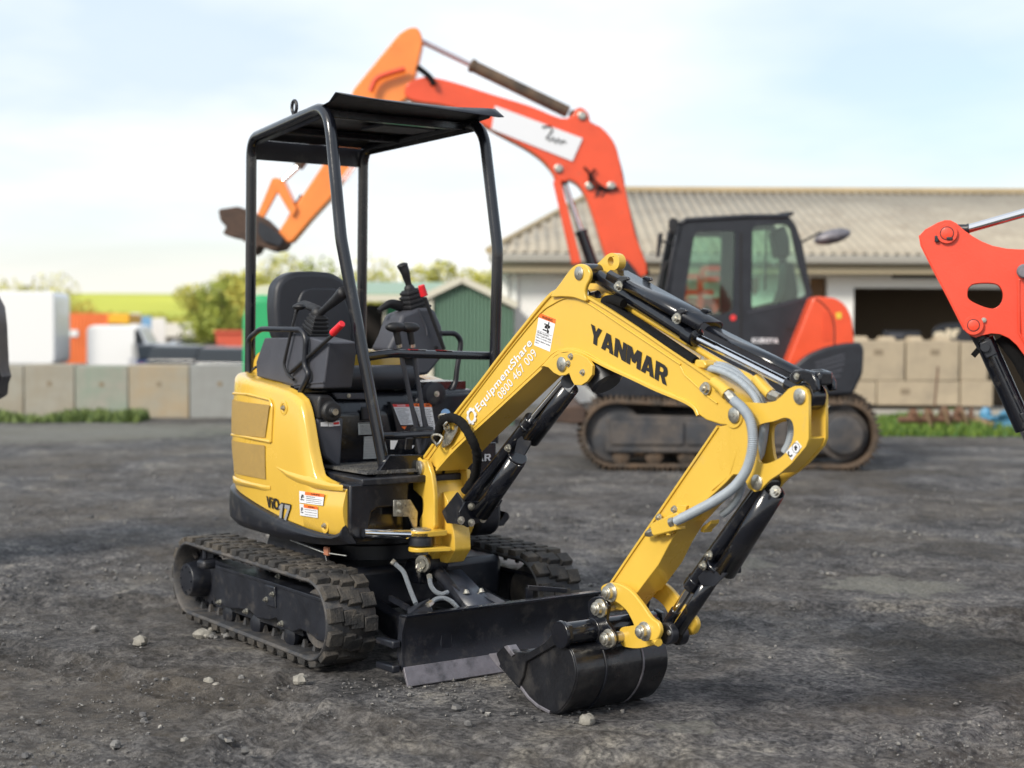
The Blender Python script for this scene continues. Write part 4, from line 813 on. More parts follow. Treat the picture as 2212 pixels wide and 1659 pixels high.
def crawler(parent, y0, y1, c1, r1, c2, r2, n_lug, th, lug_h, rubber=True, sag=0.0, out=-1, label=None):
    P, T = hull2(c1, r1, c2, r2)
    if sag:
        xa, xb_ = c1[0], c2[0]
        for p in P:
            if p.y > (c1[1]+c2[1])/2+min(r1, r2)*.7 and xa < p.x < xb_: p.y -= sag*sin(pi*(p.x-xa)/(xb_-xa))
    tr = thing('crawler_track', None, None); tr.parent = parent; tr['label'] = label
    mb = MB(); n = 200; W = [(y0, 0), (y0, -th), (y1, -th), (y1, 0)]; e = .008 if rubber else .003
    prof = [(y0, -e), (y0, -th+e), (y0+e, -th), (y1-e, -th), (y1, -th+e), (y1, -e), (y1-e, 0), (y0+e, 0)]
    vs = []; fs = []; k = len(prof)
    for i in range(n):
        p, t, nn = path_at(P, i/n)
        for y, h in prof: q = p+nn*h; vs.append((q.x, y, q.y))
    for i in range(n):
        for j in range(k): fs.append((i*k+j, i*k+(j+1) % k, ((i+1) % n)*k+(j+1) % k, ((i+1) % n)*k+j))
    mb.add(vs, fs); belt = mb
    mb = MB(); wid = y1-y0; rnd = random.Random(3)
    def block(u, du, ya, yb, h, skew, top=.78):
        c = []
        for hh, s_ in ((-.002, 1.0), (h, top)):
            for yy_, sg in ((ya, 0), (yb, 1)):
                pass
        pts = []
        for hh, s_ in ((-.003, 1.0), (h, top)):
            cy_ = (ya+yb)/2
            for (yy_, uu) in ((ya, -1), (yb, -1), (yb, 1), (ya, 1)):
                y_ = cy_+(yy_-cy_)*(1 if s_ == 1 else .94); sk = skew*((yy_-cy_)/(abs(yb-ya)/2))
                p, t, nn = path_at(P, u+(uu*du*s_*.5+sk)/T); q = p+nn*hh; pts.append((q.x, y_, q.y))
        mb.hexa(pts)
    for i in range(n_lug):
        u = i/n_lug; d = T/n_lug
        if rubber:
            ym = (y0+y1)/2
            for sd, uo in ((0, 0.0), (1, .5)):
                uu = u+uo/n_lug; a, b = (y0+.004, ym+.014) if sd == 0 else (ym-.014, y1-.004)
                inner, outer = (b, a) if sd == 0 else (a, b)
                mid = lerp(outer, inner, .52); sh = .16*d*(1 if sd == 0 else -1)
                lo, hi = sorted((outer, mid)); block(uu, d*.70, lo, hi, lug_h*rnd.uniform(.94, 1.02), 0, .82)
                lo, hi = sorted((mid, inner)); block(uu+sh/T, d*.70, lo, hi, lug_h*rnd.uniform(.94, 1.02), 0, .82)
        else:
            block(u, d*.86, y0, y1, .012, 0, .97)
            for o_ in (-.28, .05, .36): block(u+o_/n_lug, .016, y0, y1, lug_h, 0, .7)
    mb.build('tread_blocks' if rubber else 'track_shoes', RUB if rubber else MUD, tr, bevel=.003 if rubber else 0, smooth=30, segs=1)
    if rubber:                                # inner drive teeth
        mb = MB(); ym = (y0+y1)/2
        for i in range(n_lug):
            for s_ in (-1, 1):
                p, t, nn = path_at(P, (i+.25)/n_lug); pts = []
                for hh, k_ in ((-th+.001, 1), (-th-.032, .5)):
                    for (dy_, uu) in ((-1, -1), (1, -1), (1, 1), (-1, 1)):
                        p, t, nn = path_at(P, (i+.25)/n_lug+uu*.013*k_/T); q = p+nn*hh; pts.append((q.x, ym+s_*.028+dy_*.011*k_, q.y))
                mb.hexa(pts)
            pts = []
        belt.add(mb.v, mb.f)
    belt.build('rubber_belt' if rubber else 'track_chain', RUS if rubber else MUD, tr, smooth=45)
    return tr
tL = 0.02
def mini_track(out):
    y0, y1 = (-.64, -.41) if out < 0 else (.41, .64); o = out; yo = -.64 if out < 0 else .64; yi = -.41 if out < 0 else .41
    tr = crawler(MX, y0, y1, (-.595, .208), .172, (.560, .196), .170, 37, .020, .024, label=('near (right-hand) rubber track with muddy tread' if out < 0 else 'far (left-hand) rubber track, partly hidden by the blade'))
    def Y(v): return yo-out*0+(-out)*v if False else yo+(-o)*v     # v metres inward from the outer face
    # side frame
    pf = [(q.x, q.z) for q in [PY('a', x_, y_, -.615) for x_, y_ in [(318, 1010), (600, 1095), (908, 1196), (930, 1270), (938, 1330), (925, 1400), (905, 1420), (860, 1408), (820, 1372), (770, 1350), (730, 1365), (690, 1345), (640, 1290), (600, 1300), (540, 1290), (500, 1250), (440, 1240), (400, 1240), (350, 1225), (320, 1195), (300, 1160), (298, 1100)]]]
    mb = MB(); mb.plate(pf, *sorted((Y(.028), Y(.05)))); f = mb.build('side_frame', BLM, tr, bevel=.006)
    tp = [PY('a', x_, y_, -.615) for x_, y_ in [(318, 1010), (600, 1095), (908, 1196)]]
    mb = MB(); mb.plate([(p.x, p.z+.004) for p in tp]+[(p.x, p.z-.012) for p in reversed(tp)], *sorted((Y(.026), Y(.19)))); mb.build('frame_top', BLM, tr, bevel=.003)
    mb = MB(); mb.plate([(-.42, .10), (.42, .10), (.42, .27), (-.42, .31)], *sorted((Y(.06), Y(.17)))); mb.build('frame_core', BLM, tr)
    # final drive, sprocket, idler, rollers
    q = PY('a', 175, 1082, -.62); ax = (0, out, 0)
    MB().lathe((q.x, Y(.16), q.z), ax, [(0, .088), (.10, .086), (.13, .080), (.148, .074), (.150, .05)], 28).build('final_drive', BLM, tr, bevel=.003)
    mb = MB()
    for k in range(8): a = k*pi/4; mb.bolt((q.x+.058*cos(a), Y(.012), q.z+.058*sin(a)), ax, .005, .003)
    mb.build('drive_bolts', BLK, tr)
    mb = MB(); t = []
    for k in range(18):
        for s_, r_ in ((.0, .142), (.35, .142), (.5, .118), (.85, .118)): a = (k+s_)*2*pi/18; t.append((-.595+r_*cos(a), .208+r_*sin(a)))
    mb.plate(t, *sorted((Y(.10), Y(.125)))); mb.build('sprocket', BLM, tr)
    MB().lathe((.560, Y(.18), .196), ax, [(0, .118), (.03, .130), (.055, .148), (.085, .148), (.10, .130), (.13, .118)], 32).build('idler_wheel', RUS, tr)
    MB().tube([(-.47, Y(.03), .315), (-.47, Y(.03), .36)], .012, 8).build('grease_stub', BLM, tr)
    MB().box((-.50, *sorted((Y(.0), Y(.10)))[:1], .27), (-.42, sorted((Y(.0), Y(.10)))[1], .31)).build('tie_bracket', BLM, tr, bevel=.012)
    for (x_, y_) in ((365, 1250), (512, 1300), (695, 1362)):
        p = PY('a', x_, y_, -.60); MB().lathe((p.x, Y(.17), .082), ax, [(0, .030), (.02, .048), (.04, .048), (.045, .034), (.085, .034), (.09, .048), (.11, .048), (.12, .03)], 20).build('track_roller', BLM, tr)
    for (x_, y_) in ((345, 1203), (487, 1252), (675, 1318)):
        p = PY('a', x_, y_, -.615); MB().bolt((p.x, Y(.028), p.z), ax, .010, .012).build('bolt', ZNC, tr)
    p = PY('a', 618, 1170, -.615); MB().box((p.x-.045, *sorted((Y(.018), Y(.03)))[:1], p.z-.045), (p.x+.045, sorted((Y(.018), Y(.03)))[1], p.z+.045)).build('cover_plate', BLM, tr, bevel=.006)
    mb = MB()
    for (x_, y_) in ((632, 1160), (598, 1188)):
        p = PY('a', x_, y_, -.62); MB().bolt((p.x, Y(.018), p.z), ax, .009, .010).build('bolt', ZNC, tr)
    p = PY('a', 605, 1070, -.60); MB().bolt((p.x, Y(.09), p.z), ax, .008, .01).build('bolt', ZNC, tr)
    for (x_, y_) in ((812, 1358), (862, 1376), (908, 1392)):
        p = PY('a', x_, y_, -.615); MB().cyl((p.x, Y(.0272), p.z), (p.x, Y(.03), p.z), .006, 10).build('bolt_hole', DKT, tr)
mini_track(-1); mini_track(1)
# ---------------------------------------------------------------- centre frame, slew ring
xfm = thing('undercarriage_frame', None, None); xfm.parent = MX
MB().box((-.36, -.42, .17), (.44, .42, .36)).build('cross_beam', BLM, xfm, bevel=.03)
MB().lathe((0, 0, .36), (0, 0, 1), [(0, .30), (.06, .30), (.065, .27), (.145, .27)], 40).build('slew_ring', BLM, xfm)
p = [PY('a', x_, y_, -.40) for x_, y_ in [(718, 872), (640, 940)]]
t = MB(); t.plate([(-.34, .20), (.40, .20), (.30, .43), (-.20, .46)], -.415, -.395); t.build('side_gusset', BLM, xfm, bevel=.004)
t = MB(); t.tube([PY('v', 905, 1405, -.45), PY('a', 900, 938, -.45), PY('a', 1020, 955, -.45)], .0022, 8); t.build('rest_wire', MATS['weathered_timber'] if MATS.get('weathered_timber') else LBL, MX)
t = MB(); a_, b_ = PY('a', 905, 905, -.452), PY('a', 928, 955, -.452); t.box((a_.x, -.458, b_.z), (b_.x, -.446, a_.z)); t.build('copper_clip', COP, MX, bevel=.002)
# ---------------------------------------------------------------- dozer blade with its frame, cylinder, guard, hoses
db = thing('dozer_blade', None, None); db.parent = MX; db['label'] = 'black front dozer blade with bare steel cutting edge'
XB = 1.06; b0 = PX('d', 135, 1095, XB); zt_b = .268; hb = .475
prof = [(XB-.006, zt_b), (XB-.022, .24), (XB-.034, .19), (XB-.038, .14), (XB-.032, .10), (XB-.020, .065)]
back = [(x_-.012, z_) for x_, z_ in reversed(prof)]
MB().plate(prof+back, -hb, hb).build('mouldboard', BLM, db, smooth=40)
MB().plate([(XB-.020, .072), (XB+.012, .002), (XB+.004, -.004), (XB-.034, .066)], -hb-.002, hb+.002).build('cutting_edge', STL, db, bevel=.002)
MB().plate([(XB-.045, zt_b-.006), (XB+.004, zt_b-.004), (XB+.004, zt_b+.008), (XB-.045, zt_b+.005)], -hb-.006, hb+.006).build('top_flange', BLK, db, bevel=.002)
for sg in (-1, 1):
    MB().plate([(XB-.004, zt_b), (XB-.05, zt_b), (XB-.07, .12), (XB-.04, .05), (XB-.02, .066), (XB-.032, .12), (XB-.03, .20)], sg*hb-.004, sg*hb+.004).build('end_plate', BLM, db, bevel=.001)
    MB().plate([(XB-.035, .05), (XB-.035, .20), (.62, .20), (.30, .26), (.30, .18), (.62, .10)], sg*.27-.03, sg*.27+.03).build('push_arm', BLM, db, bevel=.008)
for z_ in (.145, .05):                        # folded extension lugs at the near end
    MB().plate([(XB-.16, z_), (XB-.03, z_), (XB-.03, z_+.03), (XB-.16, z_+.025)], -hb-.045, -hb-.01).build('extension_lug', BLM, db, bevel=.006)
e_ = [PX('m', a, b, .97) for a, b in [(1560, 700), (1560, 520), (1990, 560), (2020, 600)]]
mb = MB(); mb.bar(PX('m', 1575, 700, .95), PX('m', 1575, 530, .95), .012, .03); mb.build('stowed_extension', BLM, db)
MB().bar(PX('m', 1555, 528, .95), PX('m', 1995, 562, .95), .014, .02).build('stowed_extension', BLM, db, bevel=.002)
# lift cylinder under a bolted guard
pv = PX('m', 440, 250, .64); bt = PX('m', 1060, 730, 1.00)
MB().cyl(PX('m', 385, 250, .64), PX('m', 600, 235, .64), .042, 24).build('cylinder_eye', BLM, db, bevel=.004)
a_ = PX('m', 380, 255, .665); mb = MB(); mb.lathe(a_, (.35, -1, 0), [(0, .036), (.012, .036), (.013, .022), (.02, .022)], 20); mb.build('pin_washer', ZNC, db)
mb = MB(); q_ = PX('m', 330, 335, .67); mb.bar(a_+Vector((0, -.012, 0)), q_, .045, .010, (1, 0, 0)); mb.build('pin_keeper', ZNC, db, bevel=.003); MB().bolt(q_, (.3, -1, 0), .009).build('bolt', ZNC, db)
MB().tube([PX('m', 530, 300, .66)+Vector((0, 0, -.01)), PX('m', 900, 650, .95)+Vector((0, 0, -.05))], .026, 16).build('lift_cylinder', BLM, db)
gq = [PX('m', 1165, 705, 1.0), PX('m', 930, 765, 1.0), PX('m', 540, 335, .68), PX('m', 800, 325, .68)]; dn = Vector((0, 0, -.055))
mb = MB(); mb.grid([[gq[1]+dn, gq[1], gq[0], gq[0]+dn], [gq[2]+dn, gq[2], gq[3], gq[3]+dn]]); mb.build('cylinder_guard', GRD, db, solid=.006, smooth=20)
for q_ in ((862, 600), (1032, 585)):
    f = q_; P = PX('m', *q_, .89); MB().bolt(P+Vector((0, 0, .002)), (-.2, 0, 1), .011).build('bolt', ZNC, db)
MB().plate([(.46, .30), (.52, .40), (.60, .40), (.62, .30)], -.14, .0).build('pivot_bracket', BLK, db, bevel=.01)
mb = MB(); a_, b_, c_ = PX('m', 195, 850, 1.0), PX('m', 440, 655, .92), PX('m', 485, 820, 1.02)
mb.add([a_, PX('m', 195, 770, .98), b_, PX('m', 430, 720, .98), c_], [(0, 1, 2, 3), (0, 3, 4), (3, 2, 4)]); mb.build('gusset_plate', BLM, db, solid=.006, smooth=0)
MB().bar(PX('m', 0, 645, .75), PX('m', 205, 760, .97), .014, .02).build('brace_rod', BLM, db)
MB().bar(PX('m', 1060, 600, .90), PX('m', 1290, 725, 1.04), .05, .008).build('brace_rod', BLM, db)
for pts in ([(25, 235), (80, 280), (150, 350), (190, 450), (230, 560), (290, 710)], [(445, 410), (460, 500), (510, 570), (580, 600), (650, 580)], [(440, 720), (520, 660), (610, 650), (700, 690), (790, 790)]):
    P = [PX('m', a, b, .78+.2*min(1, max(0, (b-250)/450))) for a, b in pts]; MB().tube(spline(P, 7), .0095, 12).build('braided_hose', BRD, db, smooth=60)
    MB().tube([P[0]-(P[1]-P[0])*.2, P[0]+(P[1]-P[0])*.35], .0125, 6).build('hose_fitting', ZNC, db)
# ================================================================ BOOM, ARM, BUCKET (working plane y about -0.035)
YR, YLf, YM = -.100, .030, -.035
bm = thing('boom', None, None); bm.parent = MX; bm['label'] = 'yellow cranked boom with dark and white lettering'
def P2(z, pts, v): return [((q := PY(z, a, b, v)).x, q.z) for a, b in pts]
def strip(mb, pts, t, y0, y1):                # flange plate following a polyline
    n = len(pts); V = [Vector((a, b)) for a, b in pts]; o = []
    for i in range(n):
        a = V[max(i-1, 0)]; b = V[min(i+1, n-1)]; d = (b-a).normalized(); o.append(Vector((-d.y, d.x)))
    up = [tuple(V[i]+o[i]*t/2) for i in range(n)]; dn = [tuple(V[i]-o[i]*t/2) for i in range(n)]
    return mb.plate(up+dn[::-1], y0, y1)
KB, KA = .0175, .0233                          # the boom box narrows toward the elbow, the arm box widens toward the bucket
def BP(z, x, y, off=0.0): return on(z, x, y, (-KB, 1, 0), YM-.078-KB*.55-off)
def AP(z, x, y, off=0.0): return on(z, x, y, (0, 1, -KA), YM-.040-KA*1.15-off)
hwb, hwa = BP, AP
def p3(z, pts, hf): return [((q := hf(z, a, b)).x, q.z, YM-q.y) for a, b in pts]
def plateV(mb, pts, ins=0.0):
    n = len(pts); ar = sum(pts[i][0]*pts[(i+1) % n][1]-pts[(i+1) % n][0]*pts[i][1] for i in range(n))
    V = [(x, YM-h+ins, z) for x, z, h in pts]+[(x, YM+h-ins, z) for x, z, h in pts]; idx = list(range(n))
    fs = [tuple(idx), tuple(i+n for i in reversed(idx))]+[((i+1) % n, i, i+n, (i+1) % n+n) for i in range(n)]
    return mb.add(V, fs if ar > 0 else [tuple(reversed(f)) for f in fs])
def stripV(mb, pts, t, ex=0.003):
    n = len(pts); V = [Vector((p[0], p[1])) for p in pts]; up, dn = [], []
    for i in range(n):
        d = (V[min(i+1, n-1)]-V[max(i-1, 0)]).normalized(); o = Vector((-d.y, d.x))*t/2; up.append((V[i].x+o.x, V[i].y+o.y, pts[i][2])); dn.append((V[i].x-o.x, V[i].y-o.y, pts[i][2]))
    rows = [[Vector((u[0], YM-u[2]-ex, u[1])), Vector((u[0], YM+u[2]+ex, u[1])), Vector((d[0], YM+d[2]+ex, d[1])), Vector((d[0], YM-d[2]-ex, d[1])), Vector((u[0], YM-u[2]-ex, u[1]))] for u, d in zip(up, dn)]
    mb.grid(rows); k = len(mb.v); a = rows[0][:4]; b = rows[-1][:4]; return mb.add(a+b, [(0, 1, 2, 3), (7, 6, 5, 4)])
def sp3(pts, k): return [(p.x, p.y, p.z) for p in spline([tuple(q) for q in pts], k)]
top = p3('c', [(165, 1045), (300, 855), (430, 690), (560, 520), (680, 370), (770, 262), (810, 232), (860, 224), (910, 232), (960, 258), (1060, 318), (1200, 408), (1350, 510), (1480, 597), (1600, 680), (1700, 752), (1735, 800)], hwb)
bot = p3('c', [(1725, 845), (1710, 875), (1680, 890), (1610, 884), (1540, 862), (1505, 838), (1485, 800), (1430, 765), (1300, 712), (1180, 655), (1060, 600), (980, 558), (930, 532), (880, 520), (840, 524), (800, 545), (765, 580), (735, 612), (640, 700), (500, 830), (380, 940), (290, 1030), (225, 1105)], hwb)
body = plateV(MB(), top+bot, .005).build('side_plates', YEL, bm, bevel=.004); lab(body, 'yellow box section of the boom')
stripV(MB(), sp3(top, 4), .012).build('top_flange', YEL, bm, bevel=.003); stripV(MB(), sp3(bot[5:], 4), .012).build('bottom_flange', YEL, bm, bevel=.003)
for pts_ in ([(178, 1065), (430, 715), (700, 375), (800, 290), (880, 262), (960, 285), (1180, 430), (1420, 590)], [(300, 1000), (560, 760), (740, 592), (800, 532), (870, 512), (950, 528), (1100, 610), (1400, 745)]):
    MB().tube(spline([BP('c', a, b, -.003) for a, b in pts_], 6), .0035, 8).build('weld_bead', YEL, bm, smooth=60)
MB().tube([BP('c', a, b, -.003) for a, b in [(1420, 600), (1440, 640), (1560, 750), (1600, 780)]], .0035, 8).build('weld_bead', YEL, bm, smooth=60)
HK, HE = .061, .040                           # half widths at the knuckle and the elbow
kn = P2('c', [(780, 262), (835, 190), (870, 140), (900, 105), (935, 95), (965, 108), (982, 140), (978, 175), (960, 205), (952, 240), (965, 285), (900, 262), (840, 258)], YM-HK-.008)
for y0, y1 in ((YM-HK-.012, YM-HK+.004), (YM+HK-.004, YM+HK+.012)): MB().plate(fil2(kn, .02), y0, y1).build('cylinder_ear', YEL, bm, bevel=.004)
def pin(z, x, y, r, y0, y1, parent, name='pivot_pin', m=None, v=None):
    P = PY(z, x, y, y0); mb = MB()
    mb.lathe((P.x, y0, P.z), (0, 1, 0), [(0, r*.8), (.003, r), (y1-y0-.003, r), (y1-y0, r*.8)], 24); mb.lathe((P.x, y0-.002, P.z), (0, 1, 0), [(0, r*.28), (.0025, r*.30)], 6)
    return mb.build(name, m or ZNC, parent)
pin('c', 917, 143, .025, YM-HK-.020, YM+HK+.020, bm)
pin('c', 1675, 837, .026, YM-HE-.020, YM+HE+.020, bm)
q_ = PY('c', 1675, 837, YM-HE-.01); MB().lathe((q_.x, YM-HE-.010, q_.z), (0, 1, 0), [(0, .042), (.008, .046), (HE*2+.012, .046), (HE*2+.020, .042)], 28).build('pivot_boss', YEL, bm)
# boom-cylinder cheek plates
ck = P2('c', [(730, 604), (760, 588), (790, 560), (830, 535), (880, 528), (930, 540), (965, 560), (990, 595), (988, 640), (965, 672), (935, 692), (902, 690), (888, 665), (876, 632), (858, 642), (830, 645), (800, 630), (775, 605), (750, 598)], YM-.076)
for y0, y1 in ((YM-.078, YM-.064), (YM+.064, YM+.078)): MB().plate(ck, y0, y1).build('cylinder_cheek', YEL, bm, bevel=.004)
pin('c', 832, 588, .027, YM-.088, YM+.088, bm)
for x_, y_ in ((885, 550), (872, 585), (943, 628)): MB().bolt(PY('c', x_, y_, YM-.078), (0, -1, 0), .009, .008).build('bolt', ZNC, bm)
wl = [PY('c', 1050, 625, YM), PY('c', 1040, 600, YM)]
P = PY('c', 1030, 610, -.03); mb = MB(); mb.lathe(P+Vector((-.03, 0, .02)), (.55, .1, -.75), [(0, .055), (.03, .064), (.09, .062), (.10, .05)], 28); mb.build('work_lamp', KBK, bm)
# lifting eye on the knuckle
ey = P2('c', [(1015, 112), (1045, 85), (1075, 55), (1100, 42), (1128, 52), (1140, 80), (1135, 115), (1115, 130), (1075, 140), (1030, 135)], YM+.03)
ec = PY('c', 1096, 86, YM+.03)
MB().plate(fil2(ey, .015), YM+.012, YM+.044, [circ((ec.x, ec.z), .017)]).build('lifting_eye', YEL, bm, bevel=.004)
# bolt and spreader detail near the elbow
MB().bolt(BP('c', 1546, 706), (0, -1, 0), .016, .014).build('bolt', ZNC, bm)
mb = MB(); A = [PY('c', a, b, YM-.060) for a, b in [(1580, 672), (1625, 705), (1652, 733)]]; mb.tube(A, [.018, .020, .024], 10); mb.build('pipe_stub', YEL, bm, smooth=40)
# lettering
q_ = [BP('c', a, b, -.005) for a, b in [(978, 478), (1352, 692), (985, 392)]]
ye = (q_[1]-q_[0])*.0065; mb = MB()
for k in (-1, 0, 1): g_ = glyphs('YANMAR', q_[0]+ye*k, q_[1]+ye*k, q_[2]+ye*k, .0025+.0003*k); mb.add(g_.v, g_.f)
mb.build('name_lettering', DKT, bm, smooth=0)
q_ = [BP('c', a, b, -.005) for a, b in [(440, 832), (705, 497), (414, 794)]]
letters('EquipmentShare', q_[0], q_[1], q_[2], .0022, bold=.018, space=1.08).build('hire_lettering', WHT, bm, smooth=0)
q_ = [BP('c', a, b, -.005) for a, b in [(545, 762), (722, 540), (522, 732)]]
letters('0800 467 009', q_[0], q_[1], q_[2], .0022, bold=0.0, space=1.05).build('phone_lettering', WHT, bm, smooth=0)
c0 = BP('c', 400, 842, -.003); mb = MB()    # cog ring of the hire firm's badge
go_ = [(c0.x+r_*cos(a), c0.z+r_*sin(a)) for k in range(8) for r_, a in ((.029, k*pi/4), (.035, (k+.2)*pi/4), (.035, (k+.62)*pi/4), (.029, (k+.8)*pi/4))]
mb.plate(go_, c0.y-.004, c0.y-.0005, [circ((c0.x, c0.z), .020, 24)])
mb.build('round_badge', WHT, bm, smooth=0)
q_ = [BP('t', a, b, -.005) for a, b in [(695, 852), (932, 950), (1022, 462), (775, 366)]]
st = quad(q_, .0012).build('sticker', WHT, bm, smooth=0); quad(sub(q_, 0, .86, 1, 1), .0018).build('sticker_header', ORG, bm, smooth=0)
a = sub(q_, .2, .88, .85, .96); letters('WARNING', a[0], a[1], a[3], .0024, bold=.02).build('sticker_text', DKT, bm, smooth=0)
for k, s_ in enumerate(['CRUSH HAZARD.', 'STAY CLEAR OF AREA', 'Failure to comply could', 'result in death or serious', 'injury.']):
    a = sub(q_, .05, .40-k*.08, .95 if k not in (0, 4) else (.8 if k == 0 else .28), .455-k*.08); letters(s_, a[0], a[1], a[3], .002).build('sticker_text', DKT, bm, smooth=0)
mb = MB()
for u0, v0, u1, v1 in ((.62, .52, .68, .84), (.45, .62, .60, .70), (.36, .54, .60, .58), (.50, .70, .62, .76), (.64, .50, .74, .60), (.66, .66, .76, .74), (.40, .72, .48, .76), (.03, .475, .97, .482)): b = quad(sub(q_, u0, v0, u1, v1), .0019); mb.add(b.v, b.f)
mb.build('sticker_marks', DKT, bm, smooth=0)
# ---- boom cylinder
def cylinder(name, A, B, r, rr, frac, parent, label, m=BLK, rod=CHR, eyes=True, ew=.05):
    """A: foot of the barrel, B: rod end; frac: barrel share"""
    o = thing(name, None, None); o.parent = parent; o['label'] = label; A, B = Vector(A), Vector(B); M_ = lerp(A, B, frac); d = (B-A).normalized()
    MB().lathe(A+d*r, d, [(0, r*.7), (.01, r), ((M_-A).length-r-.045, r), ((M_-A).length-r-.044, r*1.13), ((M_-A).length-r-.005, r*1.13), ((M_-A).length-r, r*.95)], 28).build('barrel', m, o)
    MB().cyl(M_, B-d*rr*1.2, rr, 24).build('rod', rod, o)
    if eyes:
        for P in (A, B): MB().cyl(P+Vector((0, -ew/2, 0)), P+Vector((0, ew/2, 0)), r*.82, 24).build('eye', m, o, bevel=.003)
    return o
BC0 = PY('s', 700, 1060, YM); BC1 = PY('c', 850, 655, YM)
cyb = thing('boom_cylinder', None, None); cyb.parent = MX; cyb['label'] = 'black boom cylinder below the boom with a polished rod'
def tb(name, a, b, r, m, par, r1=None, n=24, bev=.003): return MB().cyl(a, b, r, n, r1).build(name, m, par, bevel=bev)
def gtube(name, a, b, hw, par, nd, m=BLK):      # half-round guard: a folded sheet in front of the cylinder
    a, b = Vector(a), Vector(b); rows = []
    for P in (a, b): rows.append([P+Vector((0, hw*cos(t_), 0))+nd*hw*sin(t_) for t_ in [pi*(-.12)+pi*1.24*i/14 for i in range(15)]])
    return MB().grid(rows).build(name, m, par, solid=.004, smooth=60)
r_t, r_b_ = PY('c', 845, 640, YM), PY('c', 690, 862, YM); b_b = PY('s', 735, 945, YM)
bq_ = PY('c', 832, 588, YM-.088); tb('rod', Vector((bq_.x, YM, bq_.z)), r_b_, .0145, CHR, cyb); tb('barrel', r_b_, b_b+(b_b-r_b_).normalized()*.08, .027, BLK, cyb); dv = (r_b_-r_t).normalized()
tb('gland', r_b_-dv*.01, r_b_+dv*.045, .032, BLK, cyb); tb('gland', PY('c', 672, 890, YM)-dv*.006, PY('c', 672, 890, YM)+dv*.006, .035, BLK, cyb)
nd = Vector((-dv.z, 0, dv.x)); nd = nd if nd.x > 0 else -nd
gtube('rod_guard', PY('c', 880, 700, YM), PY('c', 690, 955, YM), .033, cyb, nd); gtube('barrel_guard', PY('s', 1185, 560, YM), PY('s', 850, 1060, YM), .037, cyb, nd)
bq = PY('c', 832, 588, YM-.088); MB().cyl(Vector((bq.x, YM-.052, bq.z)), Vector((bq.x, YM+.052, bq.z)), .034, 24).build('eye', BLK, cyb, bevel=.003)
MB().cyl(PY('c', 868, 672, YM-.035), PY('c', 868, 672, YM-.028), .026, 20).build('ear_plate', KBK, cyb)
MB().bolt(PY('s', 1110, 458, YM-.04), (-.1, -1, 0), .012).build('bolt', ZNC, cyb)
mb = MB(); p4 = [PY('s', a, b, YM-.045) for a, b in [(1165, 490), (1255, 525), (1310, 430), (1310, 390), (1250, 385), (1230, 345), (1190, 380)]]; mb.plate([(p.x, p.z) for p in p4], YM-.047, YM-.041).build('guard_flap', BLM, cyb, bevel=.001)
A = PY('s', 1190, 540, YM); MB().tube([A-dv*.006, A+dv*.006], .040, 24).build('clamp_band', BLK, cyb, bevel=.003)
# lower guard box at the bracket
gb = [(q.x, q.z) for q in [PY('s', a, b, -.105) for a, b in [(500, 1050), (515, 1030), (640, 868), (700, 955), (700, 1180), (620, 1165), (545, 1160), (515, 1090)]]]
mb = MB(); mb.plate(gb, -.115, -.107); mb.build('guard_box', BLM, cyb, bevel=.002)
gf = [PY('s', a, b, -.10) for a, b in [(545, 1165), (500, 1050), (640, 868), (690, 960)]]
fb = [PX('s', 690, 955, .93), PX('s', 1050, 940, .95), PX('s', 860, 1130, .95), PX('s', 700, 1190, .93)]
x_f = PY('s', 700, 955, -.105).x
mb = MB(); yplate(mb, [(PX('s', a, b, x_f).y, PX('s', a, b, x_f).z) for a, b in [(695, 958), (1050, 940), (1025, 985), (880, 1130), (800, 1165), (720, 1200), (640, 1160), (640, 1050)]], x_f-.004, x_f+.004); mb.build('guard_face', BLK, cyb, bevel=.002)
for q_ in ((757, 1003), (962, 992), (866, 1118), (756, 1155), (660, 1132)): MB().bolt(PX('s', *q_, x_f+.004), (1, 0, 0), .012, .010).build('bolt', ZNC, cyb)
# ---- swing bracket casting
sb = thing('swing_bracket', None, None); sb.parent = MX; sb['label'] = 'yellow cast swing bracket carrying the boom foot'
rc = P2('s', [(232, 600), (262, 570), (300, 562), (345, 578), (362, 630), (385, 700), (400, 800), (410, 920), (412, 1190), (390, 1235), (270, 1200), (268, 1130), (300, 1060), (308, 990), (298, 930), (250, 880), (208, 845), (210, 760), (228, 690)], -.135)
MB().plate(fil2(rc, .008, 2), -.135, -.112).build('near_cheek', YEL, sb, bevel=.006, segs=3)
rc2 = [(x_, z_) for x_, z_ in P2('s', [(650, 660), (690, 600), (725, 610), (748, 740), (680, 870), (560, 860), (560, 740)], .06)]
MB().plate(fil2([(a, b) for a, b in rc], .008, 2), .042, .065).build('far_cheek', YEL, sb, bevel=.006, segs=3)
c1_ = PY('s', 410, 870, -.11); zc_ = PY('s', 500, 820, YM).z
MB().plate(fil2([(.60, .47), (.60, .76), (c1_.x-.02, .735), (c1_.x+.01, .68), (c1_.x+.01, .44), (c1_.x-.02, .40), (.64, .40)], .015), -.113, .043).build('column', YEL, sb, bevel=.012, segs=3)
mb = MB(); mb.plate(fil2([(c1_.x-.01, .40), (c1_.x+.01, .70), (c1_.x+.05, .66), (c1_.x+.10, .52), (c1_.x+.105, .46), (c1_.x+.05, .40)], .01), -.075, .005); mb.build('front_rib', YEL, sb, bevel=.008)
fl = P2('s', [(560, 1215), (750, 1180), (650, 1410), (500, 1420), (480, 1390)], .03)
MB().plate(fl, -.06, .055).build('foot_casting', YEL, sb, bevel=.008)
l1 = PY('s', 270, 1235, -.20); zt1, zt2 = PY('s', 280, 1222, -.19).z, PY('s', 280, 1262, -.22).z; zl1, zl2 = PY('s', 280, 1392, -.22).z, PY('s', 280, 1435, -.22).z
